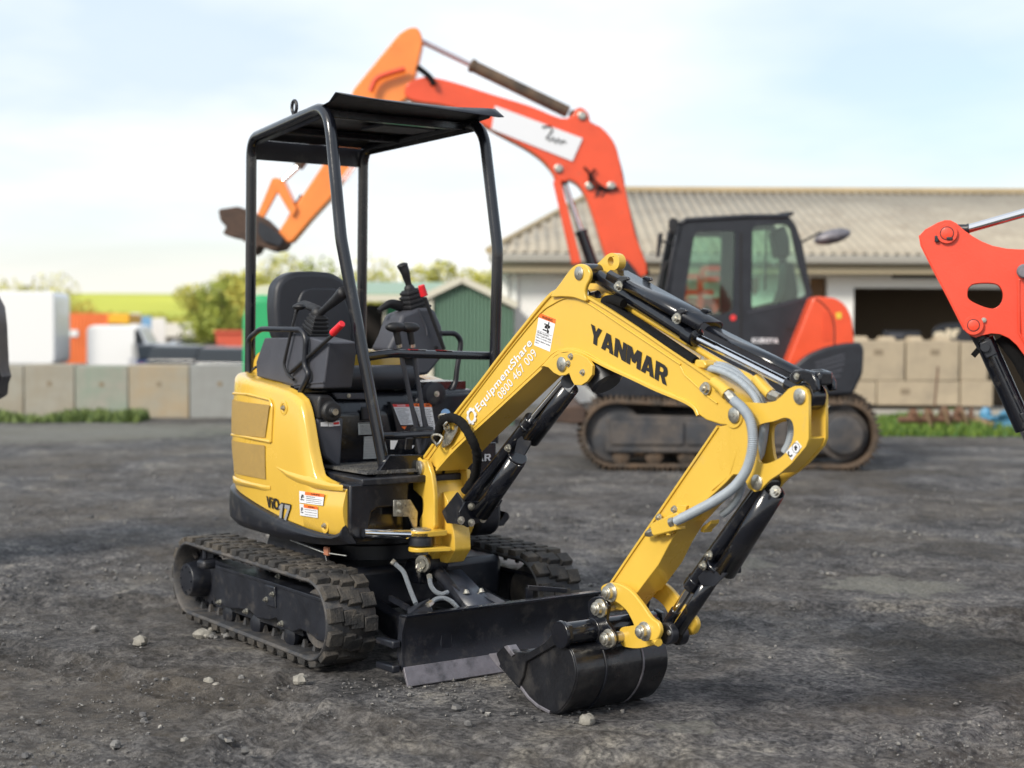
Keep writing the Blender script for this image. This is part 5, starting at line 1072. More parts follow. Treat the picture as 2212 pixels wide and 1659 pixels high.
cx_, cy_ = l1.x+.005, -.195
def lug(z0, z1, name, ext):
    pts = []
    for i in range(17): a = pi+pi*i/16; pts.append((cx_+.052*cos(a), cy_+.052*sin(a)))
    pts.reverse() if False else None
    pts += [(cx_+.055+ext, -.10), (cx_-.05, -.10)]
    import itertools
    k = len(pts); V = [(a, b, z0) for a, b in pts]+[(a, b, z1) for a, b in pts]
    return MB().add(V, [tuple(reversed(range(k))), tuple(range(k, 2*k))]+[(i, (i+1) % k, (i+1) % k+k, i+k) for i in range(k)]).build(name, YEL, sb, bevel=.004)
zt2 = min(zt2, zt1-.02)
lug(zt2-.004, zt1, 'upper_lug', 0); lug(zl2, zl1, 'lower_lug', .03)
MB().lathe((cx_, cy_, zt1), (0, 0, 1), [(0, .042), (.006, .042), (.008, .032), (.010, .030)], 28).build('swing_pin', ZNC, sb)
MB().lathe((cx_, cy_, zl2-.012), (0, 0, 1), [(0, .030), (.012, .036)], 24).build('swing_pin', ZNC, sb)
MB().lathe((cx_, cy_, zl1+.004), (0, 0, 1), [(0, .046), (.004, .052), (.045, .052), (.05, .050), (.055, .052), (zt2-zl1-.012, .052), (zt2-zl1-.008, .046)], 32).build('rod_eye', BLM, sb)
A = PY('s', 160, 1285, -.24); rz = PY('s', 80, 1280, -.30).z; MB().cyl((cx_-.03, -.50+.05, rz+.02), (cx_-.008, -.235, rz), .020, 20).build('swing_rod', CHR, sb)
pin('s', 256, 640, .030, -.150, -.12, sb, v=-.14); MB().lathe((PY('s', 256, 640, -.14).x, -.142, PY('s', 256, 640, -.14).z), (0, 1, 0), [(0, .040), (.008, .044)], 24).build('pin_boss', YEL, sb)
MB().cyl((PY('s', 256, 640, -.14).x, -.11, PY('s', 256, 640, -.14).z), (PY('s', 256, 640, -.14).x, .045, PY('s', 256, 640, -.14).z), .045, 24).build('boom_foot_tube', YEL, sb)
MB().tube([PY('s', a, b, -.04) for a, b in [(522, 590), (490, 720), (440, 770)]], .006, 8).build('cable_tie', HOS, sb)
# sleeved hose bundle looping over the boom foot, steel rings and plate
e_ = [PY('s', a, b, v) for a, b, v in [(330, 520, -.02), (380, 450, -.06), (430, 370, -.11), (455, 290, -.13), (480, 220, -.14), (530, 180, -.145), (600, 180, -.15), (670, 225, -.15), (720, 300, -.15), (770, 390, -.145), (805, 480, -.12), (815, 580, -.09), (800, 680, -.06), (770, 760, -.04), (700, 860, -.04)]]
rn = random.Random(2); jit = [rn.uniform(.86, 1.12) for _ in range(200)]
MB().tube(spline(e_, 8), 1, 14, rf=lambda u: .0185*jit[int(u*110)]).build('hose_sleeve', HOS, bm, smooth=60)
for (x_, y_, r_) in ((505, 195, .024), (435, 385, .024)):
    P = PY('s', x_, y_, -.15); MB().tube([P+Vector((r_*cos(a)*1.5*.8+r_*.6*0, .01*sin(a*2), r_*sin(a))) for a in [i/20*2*pi for i in range(20)]], .005, 8, closed=True).build('steel_ring', CHR if False else ZNC, bm)
pq = P2('s', [(480, 435), (495, 460), (560, 420), (625, 300), (635, 250), (590, 240), (520, 290)], YR-.02); MB().plate(pq, YR-.022, YR-.017).build('hose_plate', ZNC, bm, bevel=.002)
MB().tube([PY('s', a, b, YR-.01) for a, b in [(560, 245), (620, 260)]], .018, 14).build('hose_clamp', YEL, bm)
MB().bolt(PY('s', 542, 270, YR-.03), (0, -1, 0), .012).build('bolt', ZNC, bm)
# ---- arm cylinder on top of the boom with its two-piece guard
AC0 = PY('c', 917, 143, YM-HK-.02); AC0.y = YM; AC1 = PY('e', 1277, 112, YM-HE-.012); AC1.y = YM
a1 = PY('c', 1000, 165, YM); a2 = PY('c', 1500, 462, YM); a3 = PY('c', 1955, 688, YM)
cya = thing('arm_cylinder', None, None); cya.parent = MX; cya['label'] = 'black arm cylinder along the top of the boom, chrome rod out'
MB().cyl(Vector((AC0.x, YM-HK+.004, AC0.z)), Vector((AC0.x, YM+HK-.004, AC0.z)), .036, 24).build('eye', BLK, cya, bevel=.003)
dA = (a2-AC0).normalized()
MB().lathe(AC0+dA*.02, dA, [(0, .024), (.02, .0285), ((a2-AC0).length-.075, .0285), ((a2-AC0).length-.074, .034), ((a2-AC0).length-.025, .034), ((a2-AC0).length-.02, .028)], 28).build('barrel', BLK, cya)
MB().cyl(a2-dA*.03, a3, .0148, 28).build('rod', CHR, cya)
MB().cyl(a3-dA*.01, a3+(a3-a2).normalized()*.07, .025, 24).build('rod_end', BLK, cya, bevel=.004)
MB().cyl(Vector((AC1.x, YM-HE+.010, AC1.z)), Vector((AC1.x, YM+HE-.010, AC1.z)), .044, 28).build('eye', BLK, cya, bevel=.006)
def guard(pa, pb, wy0, wy1, h, name, m=BLK):   # folded cover: near side strip and flat top, ends open
    A_ = PY(pa[0], pa[1], pa[2], wy0); B_ = PY(pb[0], pb[1], pb[2], wy0); d = (B_-A_).normalized(); n = Vector((-d.z, 0, d.x)); rows = []
    for P in (A_, B_):
        Q = P+Vector((0, wy1-wy0, 0)); rows.append([P-n*h, P-n*.010, P+n*.0+Vector((0, .010, 0)), Q-Vector((0, .010, 0)), Q-n*.010, Q-n*h])
    return MB().grid(rows).build(name, m, cya, solid=.005, smooth=25)
guard(('n', 630, 240), ('n', 1640, 800), YM-.050, YM+.050, .032, 'barrel_guard')
guard(('n', 1690, 850), ('c', 1975, 622), YM-.032, YM+.026, .012, 'rod_guard')
for (x_, y_) in ((800, 340), (1430, 690)):
    A_ = PY('n', x_, y_, YM); P = PY('n', x_-45, y_+70, YM-.056)
    MB().bolt(P, (0, -1, 0), .014, .012).build('bolt', ZNC, cya)
    cl = P2('n', [(x_-110, y_+60), (x_-60, y_-20), (x_-20, y_-45), (x_+50, y_-30), (x_+60, y_+0), (x_+0, y_+20), (x_-10, y_+60), (x_-30, y_+110)], YM-.054)
    MB().plate(cl, YM-.056, YM-.046).build('clamp', BLK, cya, bevel=.004); MB().plate(cl, YM+.05, YM+.06).build('clamp', BLK, cya, bevel=.004)
jk = P2('p', [(1215, 1440), (1215, 1390), (1255, 1350), (1330, 1345), (1400, 1365), (1440, 1440), (1445, 1520), (1400, 1530), (1370, 1470), (1320, 1430), (1270, 1465)], YM-.03)
MB().plate(jk, YM-.045, YM-.028).build('end_clamp', BLK, cya, bevel=.005); MB().plate(jk, YM+.028, YM+.045).build('end_clamp', BLK, cya, bevel=.005)
MB().box((jk[3][0], YM-.03, jk[3][1]-.05), (jk[5][0], YM+.03, jk[3][1]-.005)).build('end_clamp', BLK, cya, bevel=.008)
MB().bolt(PY('p', 1250, 1402, YM-.047), (0, -1, 0), .008, .004).build('bolt', ZNC, cya)
P = PY('n', 430, 500, YM-.03); mb = MB(); mb.tube([PY('n', 400, 490, YM-.03), PY('n', 440, 520, YM-.03), PY('n', 520, 500, YM-.03)], .016, 8); mb.build('elbow_fitting', BLK, cya); MB().bolt(PY('n', 415, 500, YM-.048), (-.5, -.8, 0), .012).build('bolt', ZNC, cya)
# pipes and hoses along the boom top
MB().tube(spline([PY('n', a, b, YM-.034) for a, b in [(800, 600), (700, 560), (630, 560), (600, 590), (700, 670), (900, 800), (1150, 960), (1400, 1120), (1580, 1230)]], 6), .0175, 12).build('black_hose', HOS, bm, smooth=60)
MB().tube(spline([PY('n', a, b+12, YM-.0) for a, b in [(740, 600), (660, 540), (620, 560), (650, 610), (800, 690), (1100, 880), (1560, 1190)]], 6), .0150, 12).build('black_hose', HOS, bm, smooth=60)
MB().tube(spline([PY('n', a, b, YM+.022) for a, b in [(560, 580), (590, 520), (650, 520), (800, 610), (1100, 790), (1500, 1030), (1800, 1210), (2000, 1320), (2150, 1390), (2212, 1440)]]+[PY('c', 1745, 660, YM+.022), PY('c', 1800, 690, YM+.022), PY('c', 1850, 730, YM+.022)], 6), .012, 12).build('steel_pipe', YEL, bm, smooth=60)
mb = MB(); P = PY('c', 1520, 590, YM); mb.plate(P2('c', [(1485, 590), (1490, 565), (1530, 568), (1545, 590), (1535, 610), (1500, 605)], YM-.045), YM-.045, YM+.04); mb.build('pipe_clamp', YEL, bm, bevel=.005)
MB().box((P.x+.0, YM-.04, P.z-.035), (P.x+.03, YM+.02, P.z+.0)).build('clamp_block', HOS, bm, bevel=.004)
MB().bolt(PY('c', 1528, 568, YM-.02), (0, 0, 1), .008).build('bolt', ZNC, bm)
MB().tube([PY('c', a, b, YM+.022) for a, b in [(1790, 655), (1830, 705), (1860, 735)]], .020, 10).build('pipe_stub', YEL, bm, smooth=40)
def spiral(name, pts, r, parent, k=10, amp=.10, pitch=.0062):
    C = spline(pts, k); Ls = [0]
    for a, b in zip(C, C[1:]): Ls.append(Ls[-1]+(b-a).length)
    n = int(Ls[-1]/pitch)*4; out = []; rr = []; j = 0
    for i in range(n+1):
        s_ = Ls[-1]*i/n
        while j < len(Ls)-2 and Ls[j+1] < s_: j += 1
        f = (s_-Ls[j])/max(1e-9, Ls[j+1]-Ls[j]); out.append(C[j].lerp(C[j+1], f)); rr.append(r*(1+amp*(0.5 if i % 4 == 1 else (-1 if i % 4 == 3 else 0))))
    return MB().tube(out, rr, 12).build(name, SPR, parent, smooth=75)
hp = [PY(z, a, b, v) for z, a, b, v in [('e', 905, 135, -.108), ('e', 960, 185, -.112), ('e', 1000, 250, -.116), ('e', 1015, 350, -.122), ('e', 1005, 450, -.126), ('e', 970, 550, -.128), ('e', 900, 640, -.126), ('e', 800, 710, -.124), ('e', 690, 770, -.122), ('e', 575, 828, -.120)]]
h_ = spiral('spiral_hose', hp, .0165, bm); lab(h_, 'thick grey spiral-wrapped hose looping down to the arm')
MB().tube([PY('e', 870, 95, -.105), PY('e', 895, 125, -.107), PY('e', 915, 150, -.109)], [.016, .018, .015], 6).build('hose_fitting', ZNC, bm); MB().tube([PY('e', 548, 838, -.120), PY('e', 572, 830, -.120)], .019, 14).build('hose_fitting', ZNC, bm)
for dy_, r_, dd in ((-.02, .0125, 0), (0.0, .0125, 14), (.016, .0115, 26)):
    hp = [PY('c', a+dd*.6, b-dd, YM+dy_) for a, b in [(1545, 605), (1620, 622), (1700, 665), (1770, 730), (1805, 800), (1822, 880), (1815, 960), (1800, 1050)]]; spiral('spiral_hose', hp, r_, bm)
hp = [PY('e', a, b, .0) for a, b in [(1110, 100), (1180, 150), (1225, 220), (1240, 300), (1225, 380), (1200, 430)]]; spiral('spiral_hose', hp, .014, bm)
MB().tube([PY('c', 1840, 722, YM+.022), PY('c', 1870, 742, YM+.022), PY('c', 1905, 755, YM+.022)], [.017, .019, .016], 6).build('hose_fitting', ZNC, bm)
# ---- arm
ar = thing('arm', None, None); ar.parent = MX; ar['label'] = 'yellow dipper arm hanging from the boom end down to the bucket'
lf = p3('e', [(812, 285), (700, 450), (590, 610), (450, 815), (320, 1005), (190, 1198)], hwa)
rf_ = p3('e', [(255, 1345), (345, 1240), (405, 1160), (470, 1075), (530, 960), (600, 850), (700, 745), (790, 665), (860, 600), (895, 560), (985, 290), (960, 255)], hwa)
plateV(MB(), lf+p3('e', [(175, 1260), (200, 1340)], hwa)+rf_, .004).build('box_section', YEL, ar, bevel=.004)
stripV(MB(), lf, .009).build('edge_flange', YEL, ar, bevel=.002); stripV(MB(), rf_[1:10], .009, .002).build('edge_flange', YEL, ar, bevel=.002)
MB().tube([AP('e', a, b, -.003) for a, b in [(980, 290), (930, 420), (880, 570), (780, 650)]], .004, 8).build('weld_bead', YEL, ar)
ep = P2('e', [(870, 262), (960, 262), (975, 190), (968, 145), (1030, 148), (1090, 152), (1150, 138), (1190, 105), (1225, 68), (1260, 52), (1300, 52), (1328, 72), (1340, 105), (1341, 355), (1325, 400), (1240, 500), (1175, 555), (1120, 590), (1085, 625), (1065, 652), (1030, 660), (995, 640), (980, 605), (985, 560), (940, 560), (890, 560)], YM-HE)
hole = sp2(P2('e', [(1035, 300), (1075, 268), (1140, 255), (1200, 235), (1240, 248), (1255, 300), (1245, 370), (1205, 440), (1150, 480), (1085, 500), (1050, 480), (1035, 400)], YM-HE), 4)
for y0, y1 in ((YM-HE-.004, YM-HE+.008), (YM+HE-.008, YM+HE+.004)): MB().plate(ep, y0, y1, [hole]).build('elbow_plate', YEL, ar, bevel=.003, smooth=30)
wb = P2('e', [(1328, 350), (1310, 395), (1225, 495), (1165, 545)], YM-HE); mb = MB(); strip(mb, wb, .012, YM-HE+.008, YM+HE-.008); mb.build('elbow_web', YEL, ar, bevel=.001)
pin('e', 1277, 112, .025, YM-HE-.012, YM+HE+.012, ar); pin('e', 1030, 607, .025, YM-HE-.012, YM+HE+.012, ar)
YE_ = YM-HE-.004
q_ = [PY('e', a, b, YE_) for a, b in [(1240, 480), (1298, 402), (1270, 366), (1207, 432)]]; quad(q_, .0014).build('sticker', WHT, ar, smooth=0)
def arcline(c, r, a0, a1, w, y, mb, n=14):
    for i in range(n):
        t0, t1 = lerp(a0, a1, i/n), lerp(a0, a1, (i+1)/n); mb.plate([(c[0]+(r-w)*cos(t0), c[1]+(r-w)*sin(t0)), (c[0]+r*cos(t0), c[1]+r*sin(t0)), (c[0]+r*cos(t1), c[1]+r*sin(t1)), (c[0]+(r-w)*cos(t1), c[1]+(r-w)*sin(t1))][::1], y-.0006, y)
mb = MB(); c_ = PY('e', 1265, 408, YE_); arcline((c_.x, c_.z), .0165, 0, 2*pi, .0016, YE_-.0018, mb, 20); c_ = PY('e', 1233, 440, YE_); arcline((c_.x, c_.z), .011, 2.4, 5.9, .005, YE_-.0018, mb)
c_ = PY('e', 1264, 408, YE_); mb.plate([(c_.x-.004, c_.z-.008), (c_.x+.004, c_.z-.008), (c_.x+.004, c_.z), (c_.x+.009, c_.z), (c_.x, c_.z+.009), (c_.x-.009, c_.z), (c_.x-.004, c_.z)], YE_-.0024, YE_-.0018); mb.build('hook_symbol', DKT, ar, smooth=0)
# hose manifold block on the arm side
bp_ = P2('e', [(443, 845), (600, 775), (620, 800), (590, 860), (598, 878), (470, 912), (458, 905)], -.11); MB().plate(bp_, -.130, -.080).build('hose_block', YEL, ar, bevel=.004)
bp_ = P2('e', [(520, 790), (590, 735), (640, 740), (625, 800), (600, 850), (540, 870)], -.086); MB().plate(bp_, -.092, -.080).build('mount_plate', YEL, ar, bevel=.002)
MB().bolt(PY('e', 566, 762, -.092), (0, -1, 0), .010).build('bolt', ZNC, ar); MB().bolt(PY('e', 478, 808, -.092), (0, -1, 0), .010).build('bolt', ZNC, ar)
MB().tube([PY('e', 456, 888, -.105), PY('e', 430, 898, -.105), PY('e', 402, 905, -.105)], [.017, .018, .010], 6).build('coupling', ZNC, ar, bevel=.002)
MB().bolt(PY('e', 535, 880, -.108), (.3, -.5, -1), .014).build('plug', YEL, ar)
bp_ = P2('e', [(742, 862), (800, 820), (795, 845), (760, 880), (755, 895), (735, 888)], YM+.050); MB().plate(bp_, YM+.030, YM+.070).build('hose_block', YEL, ar, bevel=.003)
spiral('spiral_hose', [PY('e', a, b, .01) for a, b in [(960, 600), (945, 660), (920, 710), (880, 760), (840, 790)]], .0125, ar)
# ---- bucket cylinder with guards
cyk = thing('bucket_cylinder', None, None); cyk.parent = MX; cyk['label'] = 'black bucket cylinder in front of the arm'
kq = PY('e', 1030, 607, YM-HE-.012); k0, k1, k2 = Vector((kq.x, YM, kq.z)), PY('e', 655, 1215, YM), PY('e', 510, 1440, YM); dk_ = (k1-k0).normalized(); nk = Vector((-dk_.z, 0, dk_.x)); nk = nk if nk.x > 0 else -nk
MB().cyl(Vector((k0.x, YM-HE+.010, k0.z)), Vector((k0.x, YM+HE-.010, k0.z)), .034, 24).build('eye', BLK, cyk, bevel=.003)
tb('barrel', k0+dk_*.02, k1, .0275, BLK, cyk); tb('gland', k1-dk_*.05, k1-dk_*.005, .0305, BLK, cyk); tb('rod', k1-dk_*.01, lerp(k1, k2, .62), .0150, CHR, cyk); tb('rod_end', lerp(k1, k2, .55), k2, .0185, BLK, cyk)
gtube('barrel_guard', PY('e', 1135, 650, YM), PY('e', 855, 1110, YM), .038, cyk, nk); gtube('rod_guard', PY('e', 770, 1170, YM), PY('e', 585, 1450, YM), .024, cyk, nk)
tb('rod_guard_core', PY('e', 770, 1170, YM), PY('e', 585, 1450, YM), .018, BLM, cyk)
mb = MB(); mb.plate([(p.x, p.z) for p in [PY('e', a, b, YM-.032) for a, b in [(700, 1150), (740, 1110), (790, 1120), (870, 1130), (800, 1200), (720, 1200)]]], YM-.034, YM-.028); mb.build('guard_flap', BLM, cyk, bevel=.001)
A = PY('e', 815, 1085, YM); MB().tube([A-dk_*.008, A+dk_*.008], .044, 24).build('clamp_band', BLK, cyk, bevel=.004)
for q_ in ((770, 1025), (735, 1085)): MB().bolt(PY('e', *q_, YM-.045), (-.3, -1, 0), .012).build('bolt', ZNC, cyk)
MB().bolt(PY('e', 1148, 660, YM-.045), (.2, -1, .2), .014, .012).build('bolt', ZNC, cyk)
P = PY('e', 890, 1100, YM+.045); MB().box((P.x-.02, P.y-.005, P.z-.015), (P.x+.03, P.y+.02, P.z+.01)).build('clamp_tab', BLM, cyk, bevel=.004)
for q_, yy_ in (((530, 1475), -.07), ((590, 1480), .0)):
    P = PY('e', *q_, yy_); MB().cyl((P.x, yy_-.016, P.z), (P.x, yy_+.016, P.z), .038, 24).build('link_eye', BLM, cyk, bevel=.004)
pin('e', 528, 1473, .010, -.092, -.085, cyk, v=-.09)
# ---- links
tk = sp2(P2('d', [(1126, 940), (1165, 915), (1215, 920), (1275, 955), (1330, 1020), (1375, 1085), (1412, 1115), (1422, 1160), (1400, 1200), (1360, 1200), (1325, 1190), (1300, 1150), (1282, 1105), (1250, 1050), (1200, 1010), (1150, 1000)], YR-.02), 4)
lk = thing('bucket_link', None, None); lk.parent = MX; lk['label'] = 'pair of curved yellow links moving the bucket'
MB().plate(tk, YR-.030, YR-.012).build('curved_link', YEL, lk, bevel=.004, segs=3); MB().plate(tk, YLf+.012, YLf+.030).build('curved_link', YEL, lk, bevel=.004, segs=3)
t2 = sp2(P2('d', [(1190, 1150), (1240, 1135), (1285, 1130), (1310, 1160), (1345, 1190), (1375, 1200), (1390, 1215), (1350, 1230), (1290, 1245), (1235, 1243), (1195, 1225)], YR-.005), 4)
MB().plate(t2, -.085, .015).build('push_link', YEL, lk, bevel=.006, segs=3)
P = PY('d', 1385, 1180, -.09); MB().tube([PY('d', 1378, 1180, -.10), PY('d', 1405, 1215, -.12)], [.022, .014], 8).build('link_spur', YEL, lk)
def nutpin(z, x, y, v, y2, parent):
    P = PY(z, x, y, v); o = MB(); o.lathe((P.x, v+.02, P.z), (0, -1, 0), [(0, .034), (.010, .034), (.011, .024), (.030, .024), (.031, .016), (.038, .016), (.040, .012)], 20); return o.build('castle_nut', ZNC, parent, bevel=.001)
nutpin('d', 1152, 966, YR-.045, 0, lk); nutpin('d', 1320, 1160, YR-.045, 0, lk)
for (z, x, y) in (('d', 1152, 966), ('d', 1320, 1160)):
    P = PY(z, x, y, YR-.045); MB().cyl((P.x, YR-.03, P.z), (P.x, YLf+.03, P.z), .018, 18).build('link_pin', ZNC, lk); MB().bar((P.x-.008, YR-.032, P.z-.006), (P.x-.030, YR-.032, P.z-.022), .012, .004).build('keeper', ZNC, lk)
# ---- bucket
bk = thing('bucket', None, None); bk.parent = MX; bk['label'] = 'black toothed digging bucket resting on the ground'
BR, BL2 = -.264, .168
outer = P2('d', [(930, 1225), (965, 1255), (985, 1320), (990, 1390), (972, 1460), (940, 1520), (900, 1560), (860, 1566), (800, 1540), (745, 1490), (712, 1432)], BR)
mouth = P2('d', [(640, 1360), (612, 1320), (608, 1270), (640, 1232), (700, 1262), (745, 1290), (800, 1262), (860, 1222), (890, 1205)], BR)
outer[6] = (outer[6][0], max(.004, outer[6][1])); outer[7] = (outer[7][0], max(.003, outer[7][1]))
so_ = sp2(outer, 3, False)
sd = so_+P2('d', [(690, 1400), (740, 1300), (800, 1264), (880, 1222)], BR)
for y0, y1 in ((BR, BR+.014), (BL2-.014, BL2)): MB().plate(sd, y0, y1).build('side_plate', BKT, bk, bevel=.003)
def brow(pts, t, y0, y1, name, m=BKT):
    mb = MB(); strip(mb, pts, t, y0, y1); return mb.build(name, m, bk, bevel=.002, smooth=50)
shellp = [(x_, z_) for x_, z_ in so_]; brow(shellp, .010, BR+.004, BL2-.004, 'bucket_shell')
for y_ in (-.128, .045): brow([(x_+.002, z_) for x_, z_ in shellp], .016, y_-.004, y_+.004, 'weld_seam', MATS['worn_steel'] if y_ > 0 else BLM)
se = P2('d', [(715, 1435), (755, 1490), (800, 1530), (860, 1562)], BR-.003); mb = MB(); strip(mb, se, .012, BR-.004, BR+.018); mb.build('worn_edge', STL, bk, bevel=.002)
# side cutter / arm leading to the torque tube
sc = P2('d', [(600, 1268), (642, 1228), (700, 1258), (760, 1262), (840, 1215), (885, 1160), (925, 1108), (960, 1130), (968, 1200), (940, 1238), (890, 1228), (820, 1268), (748, 1310), (735, 1380), (712, 1430), (640, 1358), (618, 1318)], BR-.006)
MB().plate(sc, BR-.012, BR+.008).build('side_cutter', BKT, bk, bevel=.003)
MB().plate([(x_, z_) for x_, z_ in sc], BL2-.008, BL2+.012).build('side_cutter', BKT, bk, bevel=.003)
P = PY('d', 932, 1172, BR); tr_ = .040
MB().lathe((P.x, BR-.014, P.z), (0, 1, 0), [(0, tr_*.96), (.004, tr_), (BL2-BR+.02, tr_), (BL2-BR+.026, tr_*.96)], 32).build('torque_tube', BLK, bk)
MB().lathe((P.x, BR-.020, P.z), (0, 1, 0), [(0, tr_*1.22), (.012, tr_*1.25)], 32).build('tube_cap', BLK, bk, bevel=.002)
MB().lathe((P.x, BR+.125, P.z), (0, 1, 0), [(0, tr_*1.12), (.012, tr_*1.12)], 32).build('tube_collar', BLK, bk, bevel=.002)
er = sp2(P2('d', [(1062, 1010), (1095, 985), (1140, 990), (1162, 1030), (1152, 1100), (1180, 1145), (1200, 1190), (1190, 1235), (1150, 1250), (1105, 1235), (1090, 1190), (1085, 1130), (1065, 1070)], -.125), 4)
MB().plate(er, -.135, -.118).build('hanger_ear', BLK, bk, bevel=.003); MB().plate(er, .048, .065).build('hanger_ear', BLK, bk, bevel=.003)
nutpin('d', 1098, 1045, -.155, 0, bk); nutpin('d', 1142, 1195, -.155, 0, bk)
for (x, y) in ((1098, 1045), (1142, 1195)): P_ = PY('d', x, y, -.155); MB().cyl((P_.x, -.13, P_.z), (P_.x, .06, P_.z), .020, 18).build('hanger_pin', ZNC, bk)
# teeth
t0 = P2('d', [(640, 1355), (600, 1290), (540, 1272), (560, 1300), (612, 1372), (690, 1420)], BR)
lipp = P2('d', [(612, 1318), (712, 1430)], BR); 
MB().plate([lipp[0], (lipp[0][0]-.008, lipp[0][1]-.012), (lipp[1][0]-.01, lipp[1][1]-.012), lipp[1]], BR+.002, BL2-.002).build('lip_plate', BLK, bk, bevel=.002)
for k in range(4):
    yc = lerp(BR+.035, BL2-.035, k/3); tth = P2('d', [(640, 1300), (610, 1268), (540, 1272), (585, 1335), (630, 1375), (650, 1350)], BR)
    MB().plate(tth, yc-.026, yc+.026).build('tooth', STL if k == 0 else BKT, bk, bevel=.006)
P = P2('d', [(652, 1232), (672, 1225), (702, 1270), (690, 1282)], BR); MB().plate(P, BR-.018, BR+.02).build('cutter_edge', STL, bk, bevel=.001)
# ================================================================ ORANGE-RED EXCAVATOR BEHIND (frame: x right in the photo, y away)
K = frame('F', 1580, 15.9)
KX = thing('excavator', 'large orange-red excavator with a black cab parked behind, its boom arched over the yellow machine', 'excavator', K)
def PKt(z, pts, v): return xz(K, z, pts, v)
def KL(z, x, y, v): return L(K, z, x, y, v)
# cab
cabp = fil2(PKt('p', [(180, 760), (250, 400), (300, 165), (345, 130), (840, 100), (1180, 98), (1240, 175), (1295, 340), (1365, 740), (1180, 1310), (780, 1330), (140, 1340)], -.5), .03)
w1 = fil2(PKt('p', [(330, 790), (420, 225), (745, 222), (722, 870), (600, 905), (560, 900)], -.5), .05)
w2 = fil2(PKt('p', [(880, 862), (888, 190), (930, 175), (1150, 165), (1195, 200), (1240, 420), (1330, 745)], -.5), .05)
for i, (y0, y1) in enumerate(((-.53, -.49), (.45, .49))):
    o = MB().plate(cabp, y0, y1, [w1, w2]).build('cab_side', KBK, KX, smooth=30); 
    MB().plate(w1, y0+.018, y0+.023).build('window_pane', GLS, o, smooth=0); MB().plate(w2, y0+.018, y0+.023).build('window_pane', GLS, o, smooth=0)
tr_ = PKt('p', [(250, 400), (300, 165), (345, 130), (840, 100), (1180, 98), (1240, 175)], -.5)
mb = MB(); strip(mb, PKt('p', [(300, 165), (345, 132), (840, 104), (1180, 102)], -.5), .05, -.55, .51); mb.build('cab_roof', KBK, KX, bevel=.02)
mb = MB(); strip(mb, PKt('p', [(190, 760), (255, 400), (300, 175)], -.5), .05, -.53, -.44); mb.build('front_pillar', KBK, KX); mb = MB(); strip(mb, PKt('p', [(190, 760), (255, 400), (300, 175)], -.5), .05, .40, .49); mb.build('front_pillar', KBK, KX)
mb = MB(); mb.plate(PKt('p', [(785, 1300), (785, 230), (800, 230), (800, 1300)], -.5), -.535, -.528); mb.build('door_seam', DKT, KX)
a = [KL('p', x, y, -.532) for x, y in [(850, 885), (1100, 830), (1355, 760)]]; MB().tube(a, .006, 6).build('door_crease', GPL, KX)
MB().plate(PKt('p', [(160, 900), (1180, 900), (1180, 1330), (120, 1330)], -.5), -.46, .42).build('cab_floor', KBK, KX)
MB().tube([KL('p', 1250, 340, -.2), KL('p', 1360, 740, -.2)], .02, 8).build('rear_pillar', KBK, KX)
st_ = fil2(PKt('p', [(1060, 860), (1130, 690), (1150, 480), (1200, 480), (1240, 700), (1230, 850)], -.1), .03); MB().plate(st_, -.25, .2).build('seat_back', BPL, KX, bevel=.03)
st_ = fil2(PKt('p', [(1040, 230), (1150, 170), (1190, 300), (1190, 430), (1080, 440)], -.1), .03); MB().plate(st_, -.15, .12).build('headrest', BPL, KX, bevel=.03)
MB().plate(PKt('p', [(1000, 170), (1010, 170), (1000, 700), (985, 700)], .3), .3, .33).build('rear_frame_bar', KBK, KX)
MB().plate(PKt('p', [(640, 225), (655, 225), (640, 850), (625, 850)], -.47), -.49, -.46).build('window_divider', KBK, KX)
MB().tube([KL('p', x, y, -.1) for x, y in [(560, 900), (540, 850), (500, 840)]], .02, 8).build('control_lever', BPL, KX)
tri = PKt('p', [(875, 610), (940, 590), (945, 690), (910, 750), (880, 700)], .5); MB().plate(tri, .5, .505).build('slow_sign', RDD, KX)
a = [KL('p', x, y, -.536) for x, y in [(885, 1130), (1098, 1132), (887, 1090)]]; glyphs('KUBOTA', a[0], a[1], a[2], .004).build('door_lettering', WHT, KX, smooth=0)
P = KL('p', 732, 925, -.535); MB().lathe(P, (0, -1, 0), [(0, .03), (.01, .03)], 16).build('door_marker', RDD, KX)
for x_ in (1175, 1210): P = KL('p', x_, 1018, -.532); MB().lathe(P, (0, -1, 0), [(0, .018), (.004, .018)], 12).build('door_lock', DKT, KX)
# mirrors, rails and lamp
for pts, tr2 in (([(225, 240), (205, 200), (205, 130), (240, 108), (285, 130), (285, 200), (255, 250)], (270, 160, 330, 170)), ([(105, 430), (120, 240), (160, 230), (150, 330), (128, 440)], (150, 300, 250, 330))):
    pp = fil2(PKt('p', pts, -.45), .03); MB().plate(pp, -.50, -.44).build('mirror', BPL, KX, bevel=.01); MB().tube([KL('p', tr2[0], tr2[1], -.46), KL('p', tr2[2], tr2[3], -.46)], .012, 8).build('mirror_arm', BPL, KX)
MB().tube([KL('p', x, y, .4) for x, y in [(1290, 310), (1350, 280), (1450, 225)]], .012, 8).build('mirror_arm', BPL, KX)
P = KL('p', 1540, 265, .42); t = MB(); t.ball((0, 0, 0), .20, 20, (1, .5, .38)); t.xf(Matrix.Translation(P) @ Matrix.Rotation(-.25, 4, 'Y')); t.build('round_mirror', STL, KX)
e_ = [KL('p', x, y, -.50) for x, y in [(140, 740), (160, 560), (185, 470), (230, 460)]]; MB().tube(e_, .010, 8).build('grab_rail', BPL, KX)
MB().plate(PKt('p', [(1090, 98), (1100, 75), (1215, 65), (1210, 98)], -.2), -.3, .2).build('roof_lamp', KBK, KX, bevel=.01)
